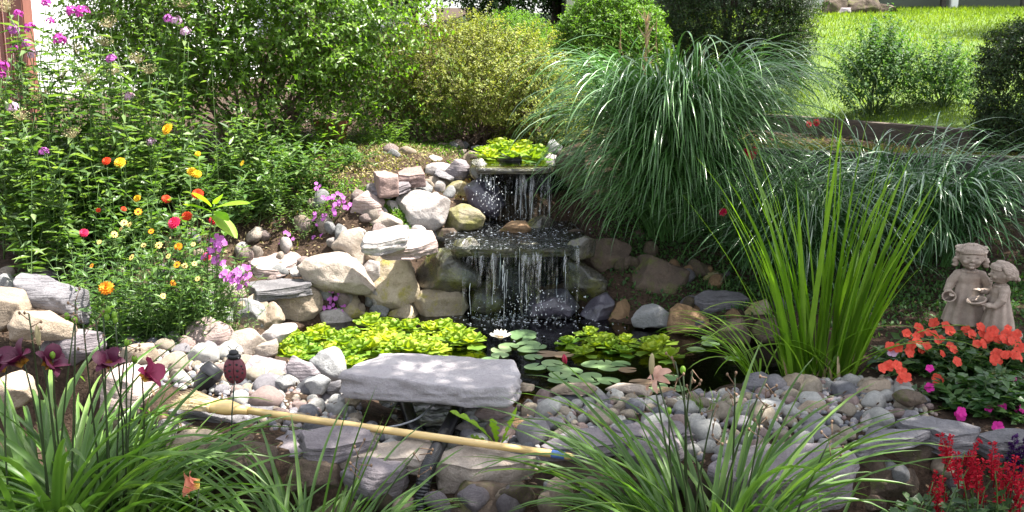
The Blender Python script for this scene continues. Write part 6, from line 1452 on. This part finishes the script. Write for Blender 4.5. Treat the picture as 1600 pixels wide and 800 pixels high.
purple(340, 4.35, 'violet-pink phlox cascading over the brown stones right of the zinnias', [cz(a, b) for a, b in [(1000,350),(1020,365),(985,380),(1010,400),(1030,410),(975,420),(990,460),(1010,475),(955,450),(1035,520),(1060,520),(1090,515),(1120,520),(1145,515),(1110,545),(1080,560),(1130,560),(1050,545),(1000,440),(1150,540),(1020,490),(1100,580)]])
purple(512, 4.85, 'few violet-pink blooms lying on the yellow-edged stone', ra([(255,680),(275,690),(290,675),(300,665),(320,690),(285,705),(332,708),(305,640),(180,620)]), foot=tuple(PY(520, 462, 4.9)), nfill=0)

# ------------------------------------------------------------------ impatiens, salvia, red blooms
M['implef'] = leaf_mat('impatiens_leaf', (.02,.06,.02), (.045,.105,.03), (.10,.17,.06), .28, .38, .45)
fj = lambda u, v: (1150 + u / 2.858, 520 + v / 2.858)
CO = [fj(*q) for q in [(805,15),(725,70),(700,85),(775,95),(885,5),(955,60),(900,35),(680,150),(650,160),(690,140),(740,175),(735,210),(760,200),(985,130),(1050,10),(1075,50),(1100,50),(1165,130),(1200,100),(1240,100),(1190,30),(1260,40),(1210,40),(1150,5),(850,60),(820,5),(1165,95),(970,75),(1130,20),(905,215)]] + [(1438,515),(1460,505),(1484,517),(1510,517),(1532,512),(1575,513),(1450,520),(1545,520),(1590,520),(1470,530),(1560,530),(1595,545),(1425,540)]
MG = [fj(*q) for q in [(865,160),(1005,240),(1060,255),(1005,355),(1000,370),(1130,335),(1250,335),(1170,420),(1275,345),(1190,330),(865,245),(1240,215)]]
def impatiens(px, Y, rx, h, label, fl, col, n=95):
    root = empty('impatiens', at(px, Y), label, 'impatiens'); sm, lm = MB(), MB(); o = np.array(root.location); tips = []
    while len(tips) < n:
        d = rdir(1)[0]
        if d[2] > -.1: tips.append(o + d * [rx, rx * .62, h] * rng.uniform(.6, 1.0) + [0, 0, .02])
    ps = stems(sm, root, tips, .0028, .06, .02); leaf_on(lm, ps, 8, .052, .030, t0=.35, t1=1.0, opp=True, droop=.15); sm.build('stems', M['greenstem'], root); lm.build('leaves', M['implef'], root)
    for a, b in fl:
      for q_ in range(2 if col == 'coral' and rng.random() < .6 else 1):
        a += q_ * rng.normal(0, 9); b += q_ * rng.normal(0, 6); p = PY(a, b, float(np.interp(b, [500, 665], [3.90, 3.22])) + rng.normal(0, .015)); f = flower('impatiens', col if rng.random() > .04 else 'palepink', root, p, (rng.normal(0, .35), -.75, .55), rng.uniform(.6, .95))
impatiens(1510, 3.80, .36, .13, 'coral-red impatiens mound in front of the statues', CO, 'coral', 150)
impatiens(1565, 3.45, .30, .12, 'magenta impatiens below the coral ones', MG, 'hotpink', 120)
SV = [(930,(945,520)),(930,(968,548)),(1015,(1020,530)),(1010,(1040,600)),(1000,(1000,600)),(1015,(1030,640)),(1150,(1148,560)),(1150,(1160,600)),(880,(880,665)),(870,(905,700)),(900,(915,755)),(1095,(1085,650)),(1100,(1110,700)),(1190,(1195,665)),(1230,(1235,640)),(1270,(1268,655)),(1240,(1240,785)),(1180,(1180,700)),(1060,(1062,620)),(1260,(1275,720)),(890,(935,690)),(1210,(1215,655))]
for lo_, hi_, px, lb in [(0, 960, 1465, 'red salvia with leaning spikes nearest the rim stones'), (960, 1130, 1515, 'red salvia with the tallest spikes in the lower right corner'), (1130, 1300, 1575, 'red salvia at the right border of the lower corner')]:
    Y = 2.85; root = empty('salvia', at(px, Y), lb, 'salvia'); sm, lm = MB(), MB(); o = np.array(root.location)
    fl = [PY(*fj(*b), Y + rng.normal(0, .03)) for a, b in SV if lo_ <= a < hi_]; ps = stems(sm, root, fl, .0025, .03, .02)
    ps2 = stems(sm, root, [o + [rng.normal(0, .07), rng.normal(0, .06), rng.uniform(.08, .26)] for _ in range(22)], .002); leaf_on(lm, ps, 7, .05, .028, t1=.7); leaf_on(lm, ps2, 7, .05, .03)
    sm.build('stems', M['greenstem'], root); lm.build('leaves', M['implef'], root)
    for p in fl: flower('spike', 'crimson', root, p - Vector((0, 0, .05)), (rng.normal(0, .18), rng.normal(0, .15), 1), rng.uniform(.75, 1.1))
root = empty('salvia', at(1590, 3.0), 'dark purple salvia in the shade at the right border', 'salvia'); sm = MB(); fl = [PY(*fj(*q), 3.0) for q in [(1240,520),(1225,560),(1270,570),(1250,600),(1285,540)]]; ps = stems(sm, root, fl, .002); lm = MB(); leaf_on(lm, ps, 8, .04, .02); sm.build('stems', M['greenstem'], root); lm.build('leaves', M['implef'], root)
for p in fl: flower('spike', 'purple', root, p - Vector((0, 0, .05)), (0, 0, 1), .9)
for (px, py, Y, lb, q) in [(1175,237,4.95,'red bloom on a thin stem before the great grass mound',3), (1266,197,5.3,'red bloom on a thin stem behind the sword leaves',2), (1128,336,4.85,'lone red bloom low beside the great grass mound',1)]:
    t_ = PY(px, py, Y); root = empty('red_dianthus', (t_.x + .05, Y, hz(t_.x + .05, Y)), lb, 'flower'); sm, lm = MB(), MB(); ps = stems(sm, root, [t_], .0018); leaf_on(lm, ps, 9, .05, .008); sm.build('stem', M['greenstem'], root); lm.build('leaves', M['implef'], root)
    for k in range(q): flower('rose', 'rosered', root, t_ + Vector((rng.normal(0, .015), 0, rng.normal(0, .012))), (rng.normal(0, .4), -.9, .3), 1.1)
# blooms on the water
p = PZ(782, 533, .005); o = bpy.data.objects.new('water_lily', fmesh('lily', 'white')); COL.objects.link(o); o.location = (p.x, p.y, .012); o.scale = (1.1,) * 3; tag(o, 'open cream-white water lily floating beside the lettuce raft', 'water lily')
v_, f_ = ico(2); MB().add(v_ * [.012, .012, .012] + [0, 0, .012], f_).build('stamens', PM['yellow'], o)
p = PZ(883, 568, .0); o = bpy.data.objects.new('water_lily', fmesh('bud', 'budpink')); COL.objects.link(o); o.location = (p.x, p.y, .0); o.rotation_euler = (.1, -.15, 0); o.scale = (1.0,) * 3; tag(o, 'deep pink closed water lily bud among the pads', 'water lily')
def dandelion():
    c = PZ(778, 690, .0); root = empty('dandelion', (c.x, c.y, -.02), 'bright green lobed-leaf weed growing beside the whitish lump of stone', 'weed')
    for (tx, ty, w_, bow) in [(702,642,.085,.45),(806,638,.095,.10),(735,682,.075,.35),(760,694,.05,.4),(724,652,.05,.3),(795,680,.05,.3),(770,655,.06,.15)]:
        t_ = np.array(PY(tx, ty, c.y - .02)) - np.array(root.location); h = math.hypot(t_[0], t_[1]); th = math.atan2(h, t_[2]); mb = MB(); k = 16
        blades(mb, np.zeros((1, 3)), np.array([math.atan2(t_[1], t_[0])]), np.linalg.norm(t_) * 1.03, w_, th - bow, th + bow, k, 1., fold=.15, wpeak=.7, wexp=.6, var=np.array([.7]))
        V = mb.v[0].reshape(k + 1, 3, 3); m_ = V[:, 1:2]; f = np.where(np.arange(k + 1) % 3 == 1, .5, 1.)[:, None, None] * np.linspace(.25, 1, k + 1)[:, None, None]; V[:] = m_ + (V - m_) * f; mb.v[0] = V.reshape(-1, 3)
        mb.build('leaf', M['bigleaf'], root)
dandelion()
# ------------------------------------------------------------------ statues
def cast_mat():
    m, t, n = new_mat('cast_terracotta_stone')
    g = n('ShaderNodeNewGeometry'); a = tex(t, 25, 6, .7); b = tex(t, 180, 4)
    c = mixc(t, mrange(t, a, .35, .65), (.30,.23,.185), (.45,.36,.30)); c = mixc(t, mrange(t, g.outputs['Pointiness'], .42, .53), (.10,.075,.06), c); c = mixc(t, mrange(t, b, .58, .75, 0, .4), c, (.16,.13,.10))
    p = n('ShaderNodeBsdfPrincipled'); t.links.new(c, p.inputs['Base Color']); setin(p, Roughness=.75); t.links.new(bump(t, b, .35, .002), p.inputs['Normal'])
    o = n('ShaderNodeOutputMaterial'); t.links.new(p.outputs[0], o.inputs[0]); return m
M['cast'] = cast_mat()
def remeshed(mb, name, parent, mat, vox=.0035, smooth=3, post=None):
    o = mb.build(name, mat); md = o.modifiers.new('r', 'REMESH'); md.mode = 'VOXEL'; md.voxel_size = vox; sm = o.modifiers.new('s', 'SMOOTH'); sm.iterations = smooth; sm.factor = .5
    dg = bpy.context.evaluated_depsgraph_get(); dg.update(); me = bpy.data.meshes.new_from_object(o.evaluated_get(dg)); old = o.data; o.modifiers.clear(); o.data = me; bpy.data.meshes.remove(old); me.name = name
    if not me.materials: me.materials.append(mat)
    if post:
        V = np.empty(len(me.vertices) * 3); me.vertices.foreach_get('co', V); V = post(V.reshape(-1, 3)); me.vertices.foreach_set('co', V.ravel())
    me.polygons.foreach_set('use_smooth', np.ones(len(me.polygons), bool)); me.update(); o.parent = parent; _kids.setdefault(parent.name, []).append(o); return o
def ell(mb, c, r, lvl=3):
    v, f = ico(lvl); mb.add(v * np.array(r) + np.array(c), f); return mb
def hand(mb, w_, d, up, s=1.):
    """palm, four fingers of different lengths and a thumb, closing"""
    w_, d, up = np.array(w_, float), nrm(np.array(d, float)), nrm(np.array(up, float)); sd = np.cross(d, up)
    ell(mb, w_ + d * .010 * s, (.010 * s,) * 3)
    for k, (o_, L_) in enumerate(zip((-.009, -.003, .003, .009), (.017, .021, .020, .015))): b = w_ + d * .014 * s + sd * o_ * s; tube(mb, [b, b + d * L_ * .6 * s, b + d * L_ * .9 * s - up * L_ * .45 * s], [.0034 * s, .0031 * s, .0026 * s], 6)
    b = w_ + d * .006 * s - sd * .010 * s; tube(mb, [b, b - sd * .008 * s + d * .005 * s, b - sd * .008 * s + d * .014 * s], [.0038 * s, .0034 * s, .003 * s], 6)
def skirt(mb, prof, folds, amp, seg=64):
    V, F = [], []
    a = np.linspace(0, 2 * np.pi, seg, endpoint=False)
    for r, z, f in prof: rr = r * (1 + amp * f * np.cos(folds * a) + amp * .5 * f * np.cos((folds - 3) * a + 1)); V.append(np.stack([rr * np.cos(a), rr * .82 * np.sin(a), np.full(seg, z)], 1))
    k = len(V); V = np.vstack(V + [[0, 0, prof[0][1]], [0, 0, prof[-1][1]]]); i = np.arange(seg)
    F = np.concatenate([np.stack([j * seg + i, j * seg + (i + 1) % seg, (j + 1) * seg + (i + 1) % seg, (j + 1) * seg + i], 1) for j in range(k - 1)])
    F3 = np.concatenate([np.stack([np.full(seg, k * seg), (i + 1) % seg, i], 1), np.stack([np.full(seg, k * seg + 1), (k - 1) * seg + i, (k - 1) * seg + (i + 1) % seg], 1)]); mb.add(V, F3, F)
def statue(px, Y, toprow, rz, label, kind):
    x = at(px, Y)[0]; g = hz(x, Y); top = PY(px, toprow, Y).z; s = (top - g + .01) / .478
    root = empty('garden_statue', (x, Y, g - .01), label, 'statue', rz=rz); root.scale = (s * 1.2, s * 1.2, s)
    mb = MB(); HC = np.array([0, -.004, .412])
    skirt(mb, [(.090 if kind == 'A' else .085, .085, 1), (.082, .13, 1), (.066, .20, .8), (.052, .255, .5), (.046, .285, .25), (.047, .315, .1), (.040, .338, 0), (.022, .350, 0)], 9, .07)
    if kind == 'B': ell(mb, (.0, .055, .075), (.045, .055, .035)); 
    for sx_ in (-1, 1):
        tube(mb, [(sx_ * .028, 0, .11), (sx_ * .027, 0, .05), (sx_ * .027, -.002, .018)], [.021, .017, .013], 12); ell(mb, (sx_ * .028, -.016, .012), (.015, .030, .013))
    tube(mb, [(0, 0, .335), (0, 0, .375)], [.021, .018], 12)
    ell(mb, HC, (.047, .048, .053)); ell(mb, HC + [0, -.006, -.028], (.036, .036, .028))
    ell(mb, HC + [0, -.050, -.008], (.0065, .009, .008), 2); ell(mb, HC + [0, -.045, -.027], (.012, .006, .004), 2)
    for sx_ in (-1, 1): ell(mb, HC + [sx_ * .021, -.034, -.016], (.014, .011, .013), 2); ell(mb, HC + [sx_ * .046, 0, -.006], (.006, .009, .012), 2)
    ell(mb, HC + [0, -.040, -.042], (.011, .010, .009), 2)
    if kind == 'A':
        arms = [[(-.040, 0, .328), (-.066, .0, .285), (-.080, -.016, .242), (-.072, -.045, .236)], [(.040, 0, .328), (.070, -.004, .285), (.074, -.020, .250), (.040, -.052, .262)]]; hd = [((-.072, -.046, .236), (.2, -1, 0)), ((.038, -.054, .263), (-1, -.3, .35))]
    else:
        arms = [[(-.040, -.002, .325), (-.064, -.012, .280), (-.058, -.040, .245), (-.040, -.078, .250)], [(.040, -.002, .325), (.064, -.012, .280), (.058, -.040, .245), (.040, -.078, .250)]]; hd = [((-.040, -.080, .250), (.1, -1, .1)), ((.040, -.080, .250), (-.1, -1, .1))]
    for a in arms: tube(mb, a, [.022, .021, .017, .0115], 12); ell(mb, a[0], (.024, .022, .021))
    # the sleeves' cuffs and collar
    for a in arms: ell(mb, (np.array(a[2]) + np.array(a[3])) / 2, (.019, .019, .017), 2)
    for k in range(10): an = k * .628; ell(mb, (.027 * math.cos(an), .024 * math.sin(an) - .002, .345), (.011, .011, .007), 2)
    for w_, d in hd: hand(mb, w_, d, (0, 0, 1), .95)
    boxmesh(mb, (-.065, -.055, -.005), (.065, .055, .008), .004)
    def face(V):
        for sx_ in (-1, 1):      # eye hollows with a lid line
            c = HC + [sx_ * .017, -.046, .004]; d = np.linalg.norm((V - c) / [1, 1, .7], axis=1); V[:, 1] += .0055 * np.exp(-(d / .007) ** 2); c2 = c + [0, 0, .001]; d = np.linalg.norm((V - c2) / [1, 1, .6], axis=1); V[:, 1] -= .0028 * np.exp(-(d / .0035) ** 2)
        c = HC + [0, -.05, -.027]; d = np.linalg.norm((V - c) / [3.2, 2, .5], axis=1); V[:, 1] += .0028 * np.exp(-(d / .0035) ** 2)
        return V
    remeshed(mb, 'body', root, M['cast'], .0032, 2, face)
    # hair
    hb = MB()
    def strand(pts, r): tube(hb, np.array(pts) + HC, r, 7)
    n = 26 if kind == 'A' else 40
    for k in range(n):
        az = math.pi * (1.02 * k / (n - 1)) * 1.0 - .06; u = np.linspace(0, 1, 7)
        a0 = az + .1; lowv = -.012 if kind == 'A' else -.035
        if kind == 'A': base = [(.050 * math.cos(a0) * math.sin(t * 1.75), .016 + .050 * math.sin(a0) * math.sin(t * 1.75) - .02 * (1 - t), .058 * math.cos(t * 1.75) + .002) for t in u]
        else: base = [(.053 * math.cos(a0) * math.sin(t * 2.0), .012 + .053 * math.sin(a0) * math.sin(t * 2.0) - .026 * (1 - t), .058 * math.cos(t * 2.0)) for t in u]
        w = rng.normal(0, .0022, (7, 3)); strand(np.array(base) + w, [.009, .0105, .011, .011, .0105, .010, .006])
    ell(hb, HC + [0, .014, .012], (.050, .044, .048))
    for k in range(12):   # fringe over the forehead
        a0 = (k - 5.5) / 5.5 * 1.15; strand([(.020 * math.sin(a0), -.012, .052), (.036 * math.sin(a0), -.034 * math.cos(a0) - .008, .042), (.047 * math.sin(a0), -.046 * math.cos(a0) - .001, .026 - .006 * abs(a0))], [.008, .008, .0055])
    if kind == 'A':
        for k in range(20): an = k * .314; ell(hb, HC + [.052 * math.cos(an), .012 + .046 * math.sin(an), .030 + .014 * (math.sin(an) > 0)] + rng.normal(0, .002, 3), (.012, .012, .010), 2)   # the wreath
        for sx_ in (-1, 1):
            for q in range(4): ell(hb, HC + [sx_ * (.055 + .004 * (q % 2)), .004, -.008 - q * .011], (.0125, .012, .0095), 2)
    else:
        ell(hb, HC + [0, .062, -.028], (.020, .014, .012)); ell(hb, HC + [.022, .064, -.026], (.014, .008, .012)); ell(hb, HC + [-.022, .064, -.026], (.014, .008, .012))
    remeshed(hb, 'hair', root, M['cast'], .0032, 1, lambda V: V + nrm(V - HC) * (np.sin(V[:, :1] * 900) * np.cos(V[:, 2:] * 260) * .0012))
    # what they hold
    bb = MB(); seg = 30
    if kind == 'A': c, R_, tilt, dp = np.array([-.078, -.066, .226]), .026, 1.15, .028
    else: c, R_, tilt, dp = np.array([0, -.098, .256]), .055, .35, .018
    a = np.linspace(0, 2 * np.pi, seg, endpoint=False); V = []; PR = [(.001, -dp), (.6, -dp), (.85, -dp * .6), (1.0, 0), (1.08, .004), (1.08, .009), (.98, .010), (.86, .002), (.7, -dp * .55), (.45, -dp * .8), (.001, -dp * .8)]
    ct, st = math.cos(tilt), math.sin(tilt)
    for r, z in PR: rr = R_ * r * (1 + .02 * np.cos(a * 15)); P = np.stack([rr * np.cos(a), rr * np.sin(a) * (1 if kind == 'A' else .72), np.full(seg, z)], 1); V.append(np.stack([P[:, 0], P[:, 1] * ct - P[:, 2] * st * 1.0, P[:, 1] * st + P[:, 2] * ct], 1) + c)
    i = np.arange(seg); F = np.concatenate([np.stack([j * seg + i, j * seg + (i + 1) % seg, (j + 1) * seg + (i + 1) % seg, (j + 1) * seg + i], 1) for j in range(len(PR) - 1)])
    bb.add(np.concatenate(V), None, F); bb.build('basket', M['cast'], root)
    return root
statue(1519, 4.10, 381, R(-18), 'stone statue of a girl with curly wreathed hair holding a small round basket', 'A')
statue(1570, 3.98, 408, R(-98), 'stone statue of a bob-haired girl turned sideways carrying a shallow tray', 'B')

# ------------------------------------------------------------------ the broom lying on the rim stones
def broom():
    A = np.array(PZ(333, 634, .085)); B = np.array(PZ(898, 714, .048)); ax = nrm(B - A); L = np.linalg.norm(B - A)
    M['broomwood'] = plain('varnished_yellow_wood', (.60,.42,.17), .35, nscale=6, noise_amt=.12, coat=.3, stretch=(.3, 8, 8)); M['straw'] = leaf_mat('broom_straw', (.50,.39,.22), (.68,.57,.37), (.80,.72,.54), .15, .7, .2, (1.1, 1, .8)); M['bluetape'] = plain('blue_tape', (.08,.16,.42), .5)
    M['twine'] = plain('binding_twine', (.55,.40,.20), .8, bmp=.8, bscale=300)
    root = empty('broom', tuple(A), 'yellow wooden broom with straw head lying across the rim stones', 'broom'); sd = nrm(np.cross(ax, UP)); up = np.cross(sd, ax)
    def P(t, s=0., u=0.): return ax * t + sd * s + up * u
    def loft(prof, name, mat, seg=28):
        V, F = [], []
        a = np.linspace(0, 2 * np.pi, seg, endpoint=False)
        for t, w_, h in prof: V.append(P(t)[None] + (np.cos(a) * w_)[:, None] * sd + (np.sin(a) * h)[:, None] * up)
        k = len(V); V = np.concatenate(V + [P(prof[0][0])[None], P(prof[-1][0])[None]]); i = np.arange(seg); F = np.concatenate([np.stack([j * seg + i, j * seg + (i + 1) % seg, (j + 1) * seg + (i + 1) % seg, (j + 1) * seg + i], 1) for j in range(k - 1)])
        F3 = np.concatenate([np.stack([np.full(seg, k * seg), (i + 1) % seg, i], 1), np.stack([np.full(seg, k * seg + 1), (k - 1) * seg + i, (k - 1) * seg + (i + 1) % seg], 1)]); return MB().add(V, F3, F).build(name, mat, root)
    sd_, up_ = sd, up
    loft([(.0, .036, .021), (.03, .038, .024), (.06, .036, .025), (.085, .026, .022), (.10, .019, .018), (.14, .0150, .0150)], 'broom_cap', M['broomwood'])
    loft([(.1402, .0128, .0128), (.3, .0130, .0130), (L * .6, .0126, .0126), (L - .075, .0122, .0122)], 'handle', M['broomwood'])
    loft([(L - .0748, .0126, .0126), (L - .032, .0126, .0126)], 'tape_band', M['bluetape'])
    loft([(L - .0318, .0120, .0120), (L - .012, .010, .010), (L - .002, .006, .006)], 'tip', M['broomwood'])
    loft([(-.006, .0368, .0218), (-.003, .0385, .0235), (.003, .0385, .0235), (.006, .0375, .0225)], 'binding', M['twine'])
    mb = MB(); n = 900; a = rng.uniform(-1, 1, n); b = rng.uniform(-1, 1, n) * np.sqrt(1 - a * a * .8)
    O = np.stack([P(.002, x * .034, y * .018) for x, y in zip(a, b)]); E = np.stack([P(-rng.uniform(.095, .135), x * .060 + rng.normal(0, .004), y * .024 + rng.normal(0, .004) + .008 * abs(x)) for x, y in zip(a, b)]); D = E - O; Ln = np.linalg.norm(D, axis=1)
    twigs(mb, O, nrm(D), Ln, .0011, 4, rng.normal(0, .006, (n, 3)) , .5); mb.a = [rng.random(n).repeat(12)]; mb.build('bristles', M['straw'], root)
broom()

def lathe_along(prof, o, ax, name, mat, parent, seg=36):
    """prof: (distance along the axis, radius)"""
    ax = nrm(np.array(ax, float)); x = nrm(np.cross(ax, [.31, .2, .93])); y = np.cross(ax, x); a = np.linspace(0, 2 * np.pi, seg, endpoint=False); V = [np.array(o) + ax * t + r * (np.cos(a)[:, None] * x + np.sin(a)[:, None] * y) for t, r in prof]; i = np.arange(seg)
    F = np.concatenate([np.stack([j * seg + i, j * seg + (i + 1) % seg, (j + 1) * seg + (i + 1) % seg, (j + 1) * seg + i], 1) for j in range(len(prof) - 1)])
    return MB().add(np.concatenate(V), None, F).build(name, mat, parent)
M['blackplastic'] = plain('black_plastic', (.010,.010,.013), .38, spec=.5, noise_amt=.2)
def ladybug():
    Y = 3.1; base = PY(358, 730, Y); g = hz(base.x, Y + .03); c = np.array(PY(367, 578, Y)); foot = np.array(PY(357, 712, Y)); root = empty('ladybug_stake', tuple(foot), 'dark red ladybug ornament on a thin green stake beside the broom head', 'garden ornament')
    o = np.array(root.location); L = c - o
    M['bugred'] = plain('dull_maroon_enamel', (.13,.022,.035), .5, noise_amt=.25, nscale=80); M['bugblack'] = plain('black_enamel', (.012,.012,.014), .5); M['stakegreen'] = plain('green_coated_wire', (.015,.04,.025), .5)
    mb = MB(); tube(mb, [(0, .0, -.12), L * .5 + [.001, 0, 0], L + [0, .006, 0]], .0022, 8); mb.build('stake', M['stakegreen'], root)
    v, f = ico(4)
    for s_ in (-1, 1):      # the wing cases
        V = v.copy(); V[:, 0] = np.where(V[:, 0] * s_ < 0, 0, V[:, 0]); V = V * [.036, .018, .047]; V[:, 1] = np.where(V[:, 1] > 0, V[:, 1] * .15, V[:, 1]); V[:, 0] += s_ * (.0006 + .003 * (V[:, 2] < 0) * (-V[:, 2] / .047)); w_ = MB().add(V + L, f).build('wing_case', M['bugred'], root)
        sp = MB()
        for (x, z, r) in [(.010,.022,.0045),(.024,.016,.004),(.012,.002,.005),(.026,-.006,.0042),(.010,-.018,.0045),(.020,-.026,.004),(.008,-.034,.003),(.028,.006,.003)]:
            yy = -.018 * math.sqrt(max(.02, 1 - (x / .036) ** 2 - (z / .047) ** 2)); v2, f2 = ico(2); sp.add(v2 * [r, .0012, r] + L + [s_ * (x + .0006), yy - .0003, z], f2)
        sp.build('spots', M['bugblack'], w_)
    mb = MB(); ell(mb, L + [0, -.004, .046], (.024, .014, .012)); ell(mb, L + [0, -.004, .058], (.016, .012, .012)); hd = mb.build('head', M['bugblack'], root)
    mb = MB()
    for s_ in (-1, 1): tube(mb, [L + [s_ * .006, -.004, .066], L + [s_ * .010, -.004, .076], L + [s_ * .016, -.005, .080]], .0012, 5); ell(mb, L + [s_ * .016, -.005, .080], (.002,) * 3, 1)
    mb.build('antennae', M['bugblack'], hd); mb = MB()
    for k in range(7): x = (k - 3) * .006; ell(mb, L + [x, -.0165 + abs(x) * .15, .0475 - abs(x) * .18], (.0016, .0012, .0012), 1)
    mb.build('white_dots', M['whitepaint'], hd)
ladybug()
def spotlight():
    c = np.array(PZ(322, 592, .085)); root = empty('pond_light', tuple(c), 'short black plastic spotlight lying on the pebbles beside the rosy boulder', 'garden light'); ax = nrm(np.array([.45, .25, .55]))
    lathe_along([(-.050, .001), (-.050, .020), (-.046, .024), (-.040, .026), (-.030, .030), (-.010, .037), (.014, .040)], (0, 0, 0), ax, 'housing', M['blackplastic'], root)
    lathe_along([(.0142, .0405), (.015, .0435), (.020, .0445), (.030, .0445), (.034, .043), (.045, .040), (.056, .037), (.060, .034), (.060, .001)], (0, 0, 0), ax, 'rim_ring', M['blackplastic'], root)
    lathe_along([(-.075, .001), (-.075, .012), (-.0502, .013)], (0, 0, 0), ax, 'cable_gland', M['blackplastic'], root)
spotlight()
def pipe(pts, r, label, name='corrugated_pipe', rings=True):
    P = np.array(pts, float); m = 12; out = []
    for i in range(len(P) - 1):
        p0, p1, p2, p3 = P[max(i - 1, 0)], P[i], P[i + 1], P[min(i + 2, len(P) - 1)]
        for t in np.linspace(0, 1, m, endpoint=False): out.append(.5 * ((2 * p1) + (p2 - p0) * t + (2 * p0 - 5 * p1 + 4 * p2 - p3) * t * t + (3 * p1 - p0 - 3 * p2 + p3) * t ** 3))
    out.append(P[-1]); out = np.array(out)
    if rings:
        cum = np.concatenate([[0], np.cumsum(np.linalg.norm(np.diff(out, axis=0), axis=1))]); n = int(cum[-1] / .0022); s = np.linspace(0, cum[-1], n); out = np.stack([np.interp(s, cum, out[:, k]) for k in range(3)], 1); rad = r * (1 + .06 * np.sign(np.sin(s / .009 * 6.283)))
    else: rad = r
    o = out[0].copy(); mb = MB(); tube(mb, out - o, rad, 16 if rings else 7, 0.)
    return tag(mb.build(name, M['blackplastic'] if rings else M['cablegrey'], loc=tuple(o)), label, 'pipe' if rings else 'cable')
M['cablegrey'] = plain('grey_cable_sheath', (.20,.21,.23), .4)
pipe([PZ(722, 618, -.02), PZ(710, 648, -.02), PZ(694, 680, -.01), PY(681, 706, 3.06), PY(664, 745, 2.93), PY(658, 790, 2.90), PY(665, 850, 2.88)], .023, 'black corrugated hose running from under the big slab down the rim wall')
pipe([PZ(630, 615, -.03), PZ(640, 648, -.03), PZ(650, 672, -.03), PZ(662, 690, -.06), PY(668, 730, 3.06)], .022, 'shorter black corrugated hose left of the long one')
pipe([PZ(690, 618, .0), PZ(677, 632, .02), PZ(655, 652, .03), PZ(632, 662, .035), PZ(610, 667, .04), PZ(575, 673, .065), PZ(540, 682, .065), PZ(500, 692, .06)], .0035, 'thin grey cable looping out from under the big slab', 'cable', False)
slab('p', [(540,640),(600,622),(780,625),(800,655),(760,690),(620,690),(560,672)], -.06, .012, 'liner_', 'black pond liner showing under the big slab', name='pond_liner', cat='pond liner') if False else None
o_ = poly_sheet('pond_liner', pxpoly([(545,640),(600,615),(780,618),(800,650),(765,688),(640,694),(575,672)], -.06), -.062, M['liner'], .01, 40, .014); o_.modifiers.new('t', 'SOLIDIFY').thickness = .004; tag(o_, 'black liner showing in the gap under the big slab', 'pond liner')
